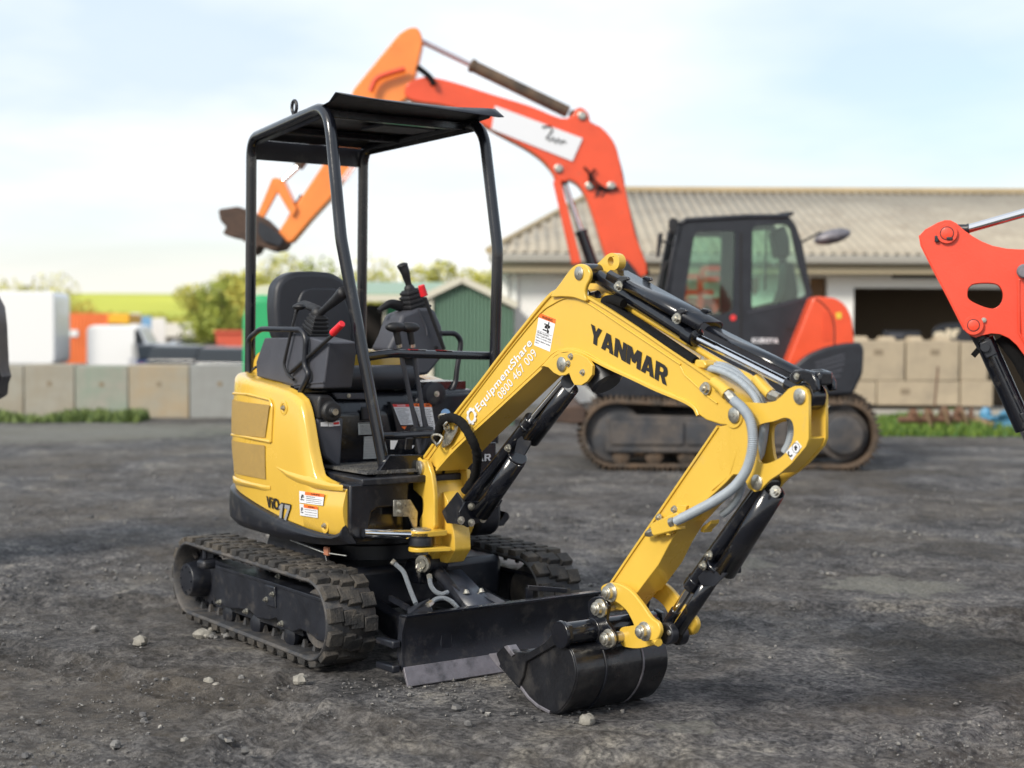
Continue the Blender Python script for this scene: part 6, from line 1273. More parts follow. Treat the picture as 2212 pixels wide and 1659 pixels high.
# hood and counterweight
hd = fil2(PKt('p', [(1150, 1330), (1370, 775), (1400, 752), (1560, 765), (1640, 820), (1690, 920), (1712, 1140), (1712, 1300)], -.75), .06)
MB().plate(hd, -.80, .95).build('engine_hood', KOR, KX, bevel=.06, segs=4)
MB().tube(spline([KL('p', x, y, -.803) for x, y in [(1400, 765), (1470, 820), (1530, 900), (1555, 1000), (1555, 1150)]], 5), .006, 6).build('hood_seam', DKT, KX)
for k in range(8):
    MB().plate(PKt('p', [(1455, 885+k*30), (1530, 880+k*30), (1540, 892+k*30), (1465, 897+k*30)], -.8), -.808, -.795).build('hood_louvre', KOR, KX, bevel=.002)
MB().plate(PKt('p', [(1565, 885), (1612, 880), (1615, 930), (1575, 935)], -.8), -.805, -.80).build('yellow_label', mat('yellow_label', (.7, .5, .05), .5), KX)
cw = fil2(PKt('p', [(1200, 1330), (1330, 1222), (1480, 1160), (1640, 1128), (1765, 1125), (1790, 1180), (1780, 1380), (1745, 1450), (1700, 1550), (1500, 1560), (1440, 1530), (1200, 1520)], -.8), .05)
MB().plate(cw, -.86, .98).build('counterweight', KBK, KX, bevel=.06, segs=4)
for k, (xa, ya, xb2, yb2) in enumerate([(1400, 1290, 1640, 1215), (1410, 1320, 1640, 1250), (1420, 1355, 1635, 1290), (1420, 1390, 1620, 1340), (1420, 1415, 1600, 1390)]):
    MB().plate(PKt('p', [(xa, ya), (xb2, yb2), (xb2, yb2+16), (xa, ya+14)], -.86), -.868, -.855).build('grille_slot', DKT if False else GPL, KX)
MB().plate(PKt('F', [(1280, 790), (1700, 790), (1780, 840), (1700, 860), (1300, 860), (1260, 830)], -.6), -.7, .85).build('revolving_frame', KBK, KX, bevel=.03)
P = KL('F', 1540, 870, 0); MB().lathe((P.x, 0, .50), (0, 0, 1), [(0, .55), (.35, .5)], 32).build('slew_ring', KUC, KX)
mb = MB(); mb.plate(PKt('F', [(1350, 560), (1450, 700), (1480, 870), (1300, 870), (1260, 820), (1270, 700)], .0), -.25, .25); mb.build('boom_mount', KBK, KX, bevel=.02)
# tracks
def ktrack(y0, y1, near):
    t_ = crawler(KX, y0, y1, (KL('F', 1330, 938, y0).x, .345), .325, (KL('F', 1825, 938, y0).x, .345), .325, 42, .03, .042, rubber=False, sag=.03, label='near muddy steel track' if near else 'far muddy steel track')
    x0, x1 = KL('F', 1310, 930, y0).x, KL('F', 1750, 930, y0).x
    MB().plate(fil2([(x0, .16), (x0, .50), (x0+.1, .53), (x1, .50), (x1, .2), (x1-.3, .16)], .03), y0+.03, y1-.1).build('track_frame', KUC, t_, bevel=.015)
    for a_, b_ in ((.05, .75), (.78, 1.35), (1.38, 1.75)): MB().box((x0+a_, y0+.008, .24), (x0+b_, y0+.03, .46)).build('frame_panel', KUC, t_, bevel=.008)
    MB().lathe((KL('F', 1825, 938, y0).x, y0+.15, .345), (0, -1, 0), [(0, .25), (.05, .25), (.06, .20), (.13, .19), (.14, .16)], 28).build('drive_hub', KUC, t_, bevel=.005)
    MB().lathe((KL('F', 1330, 938, y0).x, y0+.2, .345), (0, -1, 0), [(0, .28), (.1, .28), (.12, .20), (.15, .12)], 28).build('idler_wheel', KUC, t_)
    for k in range(6): MB().lathe((x0+.15+k*.32, y0+.2, .13), (0, -1, 0), [(0, .09), (.12, .09), (.14, .05)], 18).build('track_roller', MUD, t_)
ktrack(-.95, -.50, True); ktrack(.55, 1.0, False)
MB().box((-1.0, -.5, .30), (1.0, .55, .55)).build('cross_frame', KUC, KX, bevel=.03)
# its dozer blade at the left
MB().plate(fil2(PKt('F', [(1180, 880), (1250, 872), (1262, 880), (1262, 908), (1235, 912), (1185, 905)], -.6), .02), -.95, 1.0).build('dozer_blade', RSB, KX, bevel=.02)
MB().plate(PKt('F', [(1250, 880), (1420, 862), (1430, 885), (1262, 905)], -.4), -.45, -.30).build('blade_arm', KUC, KX, bevel=.01); MB().plate(PKt('F', [(1250, 880), (1420, 862), (1430, 885), (1262, 905)], -.4), .30, .45).build('blade_arm', KUC, KX, bevel=.01)
# boom
kb = thing('boom', None, None); kb.parent = KX; kb['label'] = 'tall orange-red arched boom'
bo_ = PKt('h', [(2120, 1258), (2060, 1060), (2010, 830), (1975, 660), (1940, 590), (1890, 540), (1845, 520), (1835, 480), (1805, 450), (1775, 452), (1755, 485), (1700, 500), (1550, 440), (1370, 385), (1180, 325), (1060, 300), (1000, 310), (950, 340), (945, 390), (1000, 420), (1180, 450), (1370, 560), (1520, 640), (1600, 695), (1650, 750), (1680, 800), (1720, 808), (1745, 800), (1790, 830), (1830, 900), (1870, 1020), (1930, 1210), (1960, 1258)], 0)
bo_ = sp2(bo_, 3); MB().plate(bo_, -.14, .14).build('box_section', KOR, kb, bevel=.012)
sg_ = [KL('h', x, y, -.15) for x, y in [(1362, 545), (1758, 702), (1808, 590), (1380, 430)]]; quad(sg_, .006, .004).build('white_panel', WHT, kb, smooth=0)
mb = MB(); rnd = random.Random(9)
sc_ = [(1610, 535), (1650, 530), (1660, 550), (1630, 590), (1650, 600), (1665, 585), (1675, 612), (1690, 590), (1700, 615), (1712, 600), (1725, 610)]
mb.tube([KL('h', x, y, -.16) for x, y in sc_], .010, 6); mb.build('marker_scrawl', DKT, kb)
a = [KL('h', x, y, -.145) for x, y in [(1865, 880), (1930, 880), (1868, 840)]]; letters('97', a[0], a[1], a[2], .004, bold=.02, shear=.2).build('painted_number', DKT, kb, smooth=0)
for e_ in ([(1815, 730), (1840, 760), (1845, 800), (1880, 830), (1930, 840), (1985, 835)], [(1870, 740), (1850, 770), (1880, 810), (1940, 850)]): MB().tube(spline([KL('h', x, y, -.17) for x, y in e_], 5), .012, 8).build('hose', HOS, kb)
for x_, y_ in ((1690, 738), (1842, 823), (1948, 824), (1805, 480)): P = KL('h', x_, y_, -.14); MB().lathe(P, (0, -1, 0), [(0, .045), (.02, .045), (.03, .03)], 16).build('pin', ZNC, kb)
for dy_ in (-.10, .10): MB().tube(spline([KL('h', x, y, dy_) for x, y in [(1850, 520), (1915, 580), (1965, 660), (1995, 760), (2010, 850), (2040, 980), (2080, 1130), (2130, 1258)]], 6), .022, 10).build('hose', HOS, kb)
c_ = cylinder('arm_cylinder', KL('h', 1765, 475, 0), KL('h', 960, 85, 0), .062, .028, .63, KX, 'arm cylinder above the big boom', m=MUD, rod=mat('sunlit_rod', (.62, .5, .5), .2, metal=.8))
c_ = cylinder('boom_cylinder', KL('h', 1900, 1330, .0), KL('h', 1715, 800, .0), .06, .03, .55, KX, 'boom cylinder with orange guard behind the yellow boom', m=BLK)
MB().plate(PKt('h', [(1665, 790), (1700, 800), (1800, 1200), (1760, 1200)], -.1), -.18, -.16).build('cylinder_guard', KOR, c_, bevel=.004)
MB().plate(PKt('h', [(1665, 790), (1700, 800), (1800, 1200), (1760, 1200)], -.1), .16, .18).build('cylinder_guard', KOR, c_, bevel=.004)
# arm (dipper), links, coupler
KOL = mat('orange_paint_with_glow', (.88, .25, .045), .35, coat=.3, nz=(3, .1))  # machine's orange-red, yellowed in the base colour to carry the bright glow
ka = thing('arm', None, None); ka.parent = KX; ka['label'] = 'orange dipper arm with bright glow in its colour, reaching down to the left'
am = fil2(PKt('h', [(912, 90), (960, 60), (1000, 55), (1022, 85), (1030, 130), (1008, 230), (985, 330), (960, 400), (880, 450), (720, 680), (640, 800), (590, 880), (480, 1000), (395, 1100), (365, 1105), (328, 1060), (340, 1030), (420, 910), (560, 700), (640, 540), (690, 360)], 0), .05)
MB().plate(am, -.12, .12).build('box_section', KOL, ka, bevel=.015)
for p_ in ([(940, 250), (870, 270), (800, 300), (770, 360)], [(1000, 240), (1060, 290), (1080, 330)]): MB().tube(spline([KL('h', x, y, -.2) for x, y in p_], 6), .03, 10).build('hose', KOR if p_[0][0] < 950 else HOS, ka)
for dy_ in (-.04, .0, .04): MB().tube([KL('h', 720-dy_*400, 690, -.13), KL('h', 640-dy_*400, 800, -.13)], .010, 6).build('pipe', WHT if dy_ else KOR, ka)
c_ = cylinder('bucket_cylinder', KL('h', 760, 300, .0), KL('h', 335, 800, .0), .055, .026, .72, KX, 'bucket cylinder beside the dipper', m=MUD, rod=mat('pale_rod', (.6, .6, .66), .2, metal=.8)) if False else None
a0, a1, a2_ = KL('h', 560, 540, -.02), KL('h', 415, 730, -.02), KL('h', 335, 805, -.02)
cc_ = thing('bucket_cylinder', None, None); cc_.parent = KX; MB().tube([a0, a1], .055, 20).build('barrel', MUD, cc_); MB().tube([a1, a2_], .025, 14).build('rod', CHR, cc_)
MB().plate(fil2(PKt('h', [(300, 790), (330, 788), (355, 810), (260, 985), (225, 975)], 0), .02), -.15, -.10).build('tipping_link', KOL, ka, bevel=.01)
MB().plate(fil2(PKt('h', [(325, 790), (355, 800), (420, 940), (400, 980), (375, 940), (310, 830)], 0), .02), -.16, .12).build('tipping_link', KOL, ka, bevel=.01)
MB().tube([KL('h', 440, 870, .05), KL('h', 345, 1040, .05)], .03, 10).build('hose', HOS, ka)
cp = PKt('h', [(55, 1000), (45, 945), (140, 930), (210, 955), (265, 985), (300, 1020), (345, 1065), (375, 1105), (350, 1135), (300, 1145), (240, 1120), (225, 1150), (195, 1165), (200, 1120), (150, 1085), (95, 1075), (65, 1060), (85, 1030)], 0)
MB().plate(fil2(cp, .02, 2), -.22, .22).build('bucket_coupler', RSB, ka, bevel=.02)
MB().plate(fil2(PKt('h', [(225, 990), (290, 1030), (350, 1080), (330, 1120), (250, 1095), (215, 1050)], -.24), .02), -.25, -.22).build('coupler_plate', KBK, ka, bevel=.01)
# ================================================================ RED ARM AT THE RIGHT EDGE
RA = frame('F', 2100, 6.6, R_(-16.5))
RX = thing('digger_arm', 'bright red digger arm end with two capped pins at the right edge of the photo', 'excavator arm', RA)
def PRt(z, pts, v=0): return xz(RA, z, pts, v)
def RL(z, x, y, v=0): return L(RA, z, x, y, v)
REDA = mat('bright_red_paint', (.76, .062, .026), .38, coat=.25, nz=(5, .06), bump=(120, .08), col2=((.5, .1, .07), 9, .74, .08))
rp_ = PRt('o', [(440, 232), (470, 200), (540, 162), (580, 148), (612, 148), (645, 165), (690, 205), (740, 240), (790, 268), (850, 292), (930, 308), (1000, 312), (1100, 312), (1240, 350), (1330, 450), (1390, 620), (1560, 1300), (1620, 1700), (1480, 1720), (1400, 1560), (1250, 1250), (1100, 1000), (1030, 912), (985, 850), (940, 810), (890, 788), (840, 784), (790, 795), (755, 808), (720, 795), (692, 762), (660, 700), (600, 580), (520, 430), (450, 290)])
hl = sp2(PRt('o', [(720, 520), (760, 503), (860, 503), (895, 530), (907, 570), (895, 615), (860, 642), (820, 640), (760, 618), (715, 590), (708, 555)]), 3)
MB().plate(rp_, -.07, -.055, [hl]).build('side_plate', REDA, RX, bevel=.002, smooth=30); MB().plate(rp_, .045, .06, [hl]).build('side_plate', REDA, RX, bevel=.002, smooth=30)
mb = MB(); strip(mb, rp_[:13], .010, -.055, .045); mb.build('top_web', REDA, RX) if False else None
strip(MB(), rp_, .01, 0, .01)
mb = MB(); strip(mb, [rp_[0], rp_[-1], rp_[-2], rp_[-3], rp_[-4], rp_[-5]], .010, -.055, .045); mb.build('edge_web', REDA, RX)
box_ = PRt('o', [(990, 480), (1010, 800), (1040, 850), (1100, 920), (1500, 1650), (1590, 1650), (1380, 700), (1240, 420)]); MB().plate(box_, -.085, .07).build('box_section', REDA, RX, bevel=.004)
MB().tube([RL('o', a, b, -.086) for a, b in [(1000, 480), (1000, 780), (1040, 850)]], .005, 6).build('weld_bead', REDA, RX)
for (x_, y_, r1_, r2_) in ((592, 218, .043, .026), (742, 738, .041, .0235)):
    P = RL('o', x_, y_, -.07); MB().lathe(P+Vector((0, .0, 0)), (0, -1, 0), [(0, r1_), (.016, r1_), (.018, r1_-.002), (.018, r2_+.002), (.014, r2_+.001), (.014, r2_), (.021, r2_-.001), (.022, r2_-.004)], 32).build('pin_boss', REDA, RX)
    MB().tube([P+Vector((r2_*1.02*cos(a), -.0185, r2_*1.02*sin(a))) for a in [i/28*2*pi for i in range(28)]], .0022, 6, closed=True).build('pin_ring', KBK, RX)
    MB().cyl(P+Vector((0, .005, 0)), P+Vector((0, .13, 0)), r1_*.8, 20).build('cross_pin', REDA, RX)
MB().bolt(RL('o', 800, 708, -.075), (0, -1, 0), .008, .008).build('bolt', ZNC, RX)
P = RL('o', 533, 248, -.08); MB().box((P.x-.008, P.y-.008, P.z-.014), (P.x+.008, P.y+.006, P.z+.014)).build('pin_clip', KBK, RX, bevel=.003); P = RL('o', 606, 246, -.09); MB().box((P.x-.012, P.y-.006, P.z-.006), (P.x+.012, P.y+.004, P.z+.006)).build('pin_clip', KBK, RX, bevel=.002)
P = RL('o', 1028, 432, -.09); MB().lathe(P, (0, -1, 0), [(0, .030), (.03, .030), (.036, .024)], 24).build('pivot_pin', STL, RX)
A, B = RL('o', 598, 218, 0), RL('o', 1300, 20, 0)
MB().tube([RL('o', 640, 192, 0), RL('o', 700, 192, 0), RL('o', 716, 190, 0)], [.02, .020, .024], 20).build('rod_eye', KBK, RX); MB().tube([RL('o', 712, 191, 0), RL('o', 1200, 52, 0)], .0185, 24).build('chrome_rod', CHR, RX); MB().tube([RL('o', 1200, 52, 0), RL('o', 2100, -200, 0)], .035, 24).build('cylinder_barrel', BLK, RX)
ca, cb_ = RL('o', 790, 790, 0), RL('o', 1120, 1520, 0); da = (cb_-ca).normalized()
MB().tube([RL('o', 742, 738, 0), ca+da*.10], .036, 20).build('cylinder_foot', KBK, RX, bevel=.004)
MB().tube([ca+da*.02, ca+da*.44], .041, 24).build('cylinder_barrel', BLK, RX, bevel=.003); MB().tube([ca+da*.40, ca+da*.70], .024, 20).build('cylinder_rod', CHR, RX)
MB().bar(ca+da*.03+Vector((.0, -.045, 0)), ca+da*.10+Vector((0, -.045, 0)), .05, .012, (0, 1, 0)).build('foot_block', KBK, RX, bevel=.004)
P = RL('o', 808, 862, -.055); MB().lathe(P, (0, -1, 0), [(0, .02), (.012, .019)], 24).build('plug_disc', KBK, RX)
MB().tube([ca+da*.10+Vector((.018, -.038, 0)), ca+da*.36+Vector((.02, -.038, 0))], .009, 10).build('steel_pipe', BLK, RX); MB().bar(ca+da*.36+Vector((.018, -.04, 0)), ca+da*.40+Vector((.018, -.04, 0)), .04, .02).build('pipe_block', KBK, RX, bevel=.003)
MB().tube([RL('o', 900, 800, .02), RL('o', 1000, 930, .02), RL('o', 1120, 1150, .02)], .030, 16).build('hose', HOS, RX); MB().tube([RL('o', 745, 880, .03), RL('o', 770, 900, .03)], .022, 12).build('hose', HOS, RX)
# the rest of that machine, out of the picture to the right: boom, body and tracks
P = RL('o', 1028, 432, 0); bx_ = [(P.x+.12, P.z-.05), (P.x+.60, P.z+.30), (P.x+1.15, P.z+.30), (P.x+1.75, P.z-1.15)]; mb = MB(); strip(mb, sp2(bx_, 6, False), .22, -.05, .04); mb.build('boom', REDA, RX, bevel=.006)
x0_ = P.x+1.45; MB().plate(fil2([(x0_, .50), (x0_, 1.0), (x0_+.5, 1.05), (x0_+.6, 1.35), (x0_+1.35, 1.3), (x0_+1.5, .9), (x0_+1.5, .5)], .08), -.5, .5).build('machine_body', REDA, RX, bevel=.04)
MB().box((x0_+.2, -.35, .3), (x0_+1.2, .35, .52)).build('undercarriage', KBK, RX)
for ya_ in (-.62, .38): MB().plate(sp2([(x0_-.1, .2), (x0_+.05, .03), (x0_+1.4, .03), (x0_+1.55, .2), (x0_+1.4, .38), (x0_+.05, .38)], 5), ya_, ya_+.24).build('track', RUS, RX, bevel=.02)
P2_ = RL('o', 1560, 1700, 0); MB().plate(fil2([(P2_.x-.10, P2_.z+.1), (P2_.x-.28, .35), (P2_.x-.22, .05), (P2_.x+.05, .01), (P2_.x+.2, .25), (P2_.x+.16, P2_.z+.1)], .05), -.22, .2).build('digging_bucket', KBK, RX, bevel=.02)
# ---------------------------------------------------------------- dark machine piece at the left edge
LE = frame('F', -14, 9.0)
lp = xz(LE, 'i', [(-90, 300), (0, 470), (18, 620), (26, 800), (34, 960), (52, 1030), (30, 1090), (22, 1180), (-5, 1200), (-120, 1260), (-200, 1100), (-200, 400)])
o = MB().plate(lp, -.10, .10).build('loader_bucket', BLM, bevel=.01, M=LE); 
tag(o, 'dark narrow sliver of a machine attachment at the very left edge of the photo', 'attachment')
bp_ = [(-.55, 1.9), (-.40, 1.5), (-.22, 1.2), (-.20, .9), (-.35, .2), (-.60, 0), (-1.2, 0), (-1.2, 1.9)]
MB().plate(bp_, -.45, -.102).build('attachment_body', BLM, o, bevel=.02)
# ================================================================ LONG LOW FARM BUILDING
DB = 24.5
B = frame('F', 1650, DB)
BD = thing('farm_building', 'long low white building with a brown corrugated roof and an open dark bay', 'building', B)
WPT = mat('white_render_wall', (.86, .85, .81), .85, nz=(1.2, .06), bump=(8, .2), col2=((.5, .47, .4), 1.1, .72, .12))
def roofmat():
    m = mat('corrugated_roof', (.42, .33, .21), .8, nz=(.9, .14), col2=((.30, .25, .18), 1.6, .58, .14)); t = m.node_tree; b = t.nodes['Principled BSDF']
    tc = N(t, 'ShaderNodeTexCoord'); wv = N(t, 'ShaderNodeTexWave', wave_type='BANDS', bands_direction='X', i_Scale=1.95, i_Distortion=.15); t.links.new(tc.outputs['Object'], wv.inputs['Vector'])
    bp = N(t, 'ShaderNodeBump', i_Strength=1.0, i_Distance=.06); t.links.new(wv.outputs[0], bp.inputs['Height']); t.links.new(bp.outputs[0], b.inputs['Normal']); return m
RFM = mat('corrugated_roof', (.36, .32, .255), .8, nz=(.9, .12), col2=((.26, .22, .17), 1.6, .60, .12))
x_l = L(B, 'F', 1085, 600, 0).x; x_r = 14.0; zE = L(B, 'F', 1600, 548, -.35).z
def bx(z, x, y, v=0): q = L(B, z, x, y, v); return q.x, q.z
# openings: bay, small door
b1x, b1z = bx('g', 1510, 455); s1x, s1z = bx('g', 1328, 412); s2x, _ = bx('g', 1402, 412); pil, _ = bx('g', 2600, 455)
wall = [(x_l, 0), (x_l, zE), (x_r, zE), (x_r, 0)]
hb1 = [(b1x, .13), (b1x, b1z), (b1x+6.2, b1z), (b1x+6.2, .13)]; hb2 = [(s1x, .13), (s1x, s1z), (s2x, s1z), (s2x, .13)]
MB().plate(wall, 0, .22, [hb1, hb2]).build('front_wall', WPT, BD, smooth=0)
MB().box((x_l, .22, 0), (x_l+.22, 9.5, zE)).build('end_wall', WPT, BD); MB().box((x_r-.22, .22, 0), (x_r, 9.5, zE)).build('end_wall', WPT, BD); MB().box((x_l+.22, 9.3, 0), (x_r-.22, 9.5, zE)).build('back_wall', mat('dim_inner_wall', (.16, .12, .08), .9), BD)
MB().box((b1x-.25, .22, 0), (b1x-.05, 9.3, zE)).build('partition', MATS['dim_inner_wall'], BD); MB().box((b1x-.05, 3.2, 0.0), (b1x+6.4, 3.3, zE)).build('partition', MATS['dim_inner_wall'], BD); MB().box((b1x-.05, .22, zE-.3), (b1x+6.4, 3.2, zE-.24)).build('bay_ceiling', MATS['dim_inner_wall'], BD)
MB().box((s1x+.02, .12, .13), (s2x-.02, .17, s1z-.02)).build('brown_door', mat('brown_wood_door', (.16, .085, .035), .7, nz=(4, .3)), BD)
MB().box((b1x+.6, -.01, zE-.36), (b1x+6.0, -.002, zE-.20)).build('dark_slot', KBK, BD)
MB().box((x_l+.12, -.06, .1), (x_l+.24, -.02, zE-.1)).build('drainpipe', WPT, BD); MB().box((x_l-.02, -.10, .0), (x_l+.10, -.002, zE)).build('corner_pier', WPT, BD)
# roof: corrugated sheets over trusses
xrl = L(B, 'F', 1290, 425, 4.9).x; zR = L(B, 'F', 1700, 415, 4.9).z; xel = L(B, 'F', 1055, 545, -.45).x
zEr = L(B, 'F', 1600, 548, -.45).z
mb = MB(); n = 1500; rows = [[], [], []]; rx = x_r+.4
for i in range(n+1):
    u = i/n; c = .019*cos(lerp(xel, x_r+.4, i/n)*2*pi/.165)
    xe = lerp(xel, rx, u); xr_ = lerp(xrl, rx, u)
    # corrugations run up the slope; hip at the left end closes to the ridge
    xt = max(xe, xrl) if xe < xrl else xe; t_ = 1.0 if xe >= xrl else (xe-xel)/(xrl-xel)
    rows[0].append(Vector((xe, -.45, zEr+c))); rows[1].append(Vector((xe, -.45+5.35*.5*t_, lerp(zEr, zR, .5*t_)+c))); rows[2].append(Vector((xe, -.45+5.35*t_, lerp(zEr, zR, t_)+c)))
mb.grid(rows); mb.build('roof', RFM, BD, smooth=60, solid=.02)
MB().add([(xel, -.45, zEr-.0), (xrl, 4.9, zR-.01), (xrl, 4.95, zR-.01), (xel, 10.2, zEr)], [(0, 1, 2, 3)]).build('hip_end', RFM, BD, smooth=0)
MB().add([(xrl, 4.9, zR), (rx, 4.9, zR), (rx, 10.2, zEr), (xel, 10.2, zEr)], [(0, 1, 2, 3)]).build('rear_roof', RFM, BD, smooth=0)
MB().box((xrl, 4.75, zR-.03), (rx, 5.05, zR+.09)).build('ridge_cap', mat('tan_ridge', (.44, .345, .21), .8, nz=(2, .1)), BD, bevel=.03)
MB().tube([(xrl, 4.9, zR+.02), (xel, -.45, zEr+.03)], .06, 8).build('hip_cap', MATS['tan_ridge'], BD)
MB().box((xel, -.56, zEr-.15), (rx, -.44, zEr-.02)).build('gutter', mat('grey_gutter', (.33, .31, .27), .6), BD, bevel=.02)
MB().box((xel+.05, -.44, zEr-.30), (rx, -.02, zEr-.16)).build('soffit', mat('tan_soffit', (.36, .30, .20), .8), BD)
MB().box((x_l-2, -1.2, -.05), (x_r+.5, .0, .13)).build('concrete_apron', mat('apron_concrete', (.33, .31, .27), .9, nz=(2, .2), bump=(20, .4)), BD, bevel=.03)
# ---------------------------------------------------------------- tan interlocking concrete blocks before the bay
CB = mat('tan_concrete_block', (.42, .345, .245), .88, nz=(1.5, .10), bump=(14, .35), col2=((.30, .25, .185), 2.0, .6, .14))
CBH = mat('block_socket', (.24, .19, .13), .9)
def tblock(xa, xb2, ya, yb, lugs, hole, label, dep=.85):
    v = -.75; p0 = L(B, 'g', xa, yb, v); p1 = L(B, 'g', xb2, ya, v); r = MB()
    M2 = B @ Matrix.Translation((p0.x, v, p0.z)); w2 = p1.x-p0.x-.004; h2 = p1.z-p0.z-.006
    t = thing('concrete_block', label, 'concrete block', M2, 'tan interlocking concrete blocks before the bay')
    MB().box((0, 0, 0), (w2, dep*.8, h2)).build('block_body', CB, t, bevel=.012)
    for l0, l1 in lugs:
        a0, a1 = L(B, 'g', l0, 0, v).x-p0.x, L(B, 'g', l1, 0, v).x-p0.x; m = (a1-a0)*.12
        MB().add([(a0, .15, h2-.002), (a1, .15, h2-.002), (a1, .5, h2-.002), (a0, .5, h2-.002), (a0+m, .18, h2+.062), (a1-m, .18, h2+.062), (a1-m, .47, h2+.062), (a0+m, .47, h2+.062)], [(4, 5, 6, 7), (0, 1, 5, 4), (1, 2, 6, 5), (2, 3, 7, 6), (3, 0, 4, 7)]).build('locking_stud', CB, t, bevel=.01)
    if hole: hx = L(B, 'g', hole[0], hole[1], v).x-p0.x; hz_ = L(B, 'g', hole[0], hole[1], v).z-p0.z; MB().box((hx-.07, -.003, hz_-.045), (hx+.07, .03, hz_+.045)).build('lifting_socket', CBH, t)
YB0 = L(B, 'g', 1700, 945, -.75)
tblock(1440, 1604, 840, 938, [], None, 'bottom-row tan concrete block partly behind the orange-red counterweight, leftmost of its row')
tblock(1606, 1947, 840, 940, [], (1722, 884), 'long bottom-row tan concrete block behind the rusty auger, middle of its row')
tblock(1951, 2086, 838, 945, [(1975, 2040)], None, 'short bottom-row tan concrete block at the right end of its row')
tblock(1500, 1722, 672, 838, [(1530, 1592), (1640, 1705)], (1612, 722), 'top-row tan concrete block left of the lettered dark board, leftmost of its row')
tblock(1726, 1947, 672, 838, [(1760, 1818), (1872, 1935)], (1845, 722), 'top-row tan concrete block right under the lettered dark board')
tblock(1951, 2066, 678, 838, [], None, 'top-row tan concrete block at the right end, just behind the black cylinder')
# board, battery behind the blocks
eb = thing('lettered_board', 'dark rounded board with pale lettering standing behind the tan blocks', 'sign', B)
MB().plate(fil2(xz(B, 'r', [(560, 400), (560, 260), (620, 190), (720, 158), (880, 150), (1000, 165), (1060, 260), (1060, 400)], -.1), .04), -.12, -.08).build('panel', KBK, eb, bevel=.005)
a = [L(B, 'r', x, y, -.12) for x, y in [(580, 345), (900, 350), (585, 225)]]; letters('elf', a[0], a[1], a[2], .004, bold=.045).build('lettering', mat('pale_board_letters', (.62, .54, .40), .6), eb, smooth=0)
o = MB().plate(fil2(xz(B, 'r', [(-60, 380), (-60, 250), (390, 255), (395, 310), (340, 380)], -.15), .03), -.3, -.13).build('dark_crate', KBK, M=B, bevel=.01); tag(o, 'low dark crate behind the left tan blocks in the bay', 'crate')
MB().plate(xz(B, 'r', [(30, 330), (30, 290), (200, 290), (200, 330)], -.3), -.305, -.30).build('crate_label', GPL, o)
# scrap at the foot of the blocks
RST = mat('rusty_iron', (.14, .075, .045), .85, nz=(12, .35), bump=(40, .5))
RG = frame('F', 2020, 20.6)
ag = thing('auger', 'rusty auger screw lying on the grass in front of the tan blocks', 'auger', RG)
q0, q1 = L(RG, 'r', 140, 1320, 0), L(RG, 'r', 1130, 1300, 0); q0.z = q1.z = .16
MB().tube([q0, q1], .045, 12).build('shaft', RST, ag)
rows = []
for i in range(121):
    a = i/120*2*pi*4.2; x_ = lerp(q0.x+.15, q1.x-.05, i/120); rr = .155+(.03 if i > 60 else 0); rows.append([Vector((x_, .045*cos(a), q0.z+.045*sin(a))), Vector((x_, rr*cos(a), q0.z+rr*sin(a)))])
MB().grid(rows).build('flighting', RST, ag, solid=.012)
for i, (a, b, c, d) in enumerate([(470, 1220, 545, 1440), (700, 1220, 775, 1440), (930, 1240, 1010, 1430)]):
    o = MB().bar(L(RG, 'r', a, b, -.25), L(RG, 'r', c, d, -.25), .05, .02).build('timber_stake', mat('weathered_timber%d' % i if False else 'weathered_timber', (.27, .19, .11), .85) if not MATS.get('weathered_timber') else MATS['weathered_timber'], M=RG); tag(o, ['thin timber stake leaning on the left part of the rusty auger', 'thin timber stake leaning on the middle of the rusty auger', 'thin timber stake leaning on the right part of the rusty auger'][i], 'stake', 'stakes leaning on the auger')
o = MB().bar(L(RG, 'r', 590, 1220, .2), L(RG, 'r', 638, 700, .2), .022, .022).build('rusty_rod', RST, M=RG); tag(o, 'thin upright rusty rod standing before the tan blocks', 'rod')
o = MB().bar(L(RG, 'r', 1110, 1350, 0), L(RG, 'r', 1330, 1430, -.1), .10, .06).build('plank', MATS['weathered_timber'], M=RG); tag(o, 'short grey plank on the grass right of the auger', 'plank')
TRP = mat('blue_tarpaulin', (.06, .20, .32), .55, nz=(6, .3)); BLT = mat('bright_blue_plastic', (.08, .26, .42), .5)
mb = MB(); p = L(RG, 'r', 1510, 1430, 0); rnd = random.Random(5); mb.ball((p.x, 0, .13), .22, 20, (1.3, .8, .65), .9, 3); o = mb.build('tarpaulin_heap', TRP, M=RG, smooth=25); tag(o, 'crumpled dark blue tarpaulin heap near the black cylinder at the right', 'tarpaulin')
p = L(RG, 'r', 1230, 1275, .3); mb = MB(); mb.ball((p.x, .3, p.z), .07, 14, (1, .8, 1), .5, 8); mb.cyl((p.x, .3, 0), (p.x, .3, p.z), .07, 12); o = mb.build('plastic_drum', BLT, M=RG); tag(o, 'small light blue plastic drum right of the auger', 'drum')
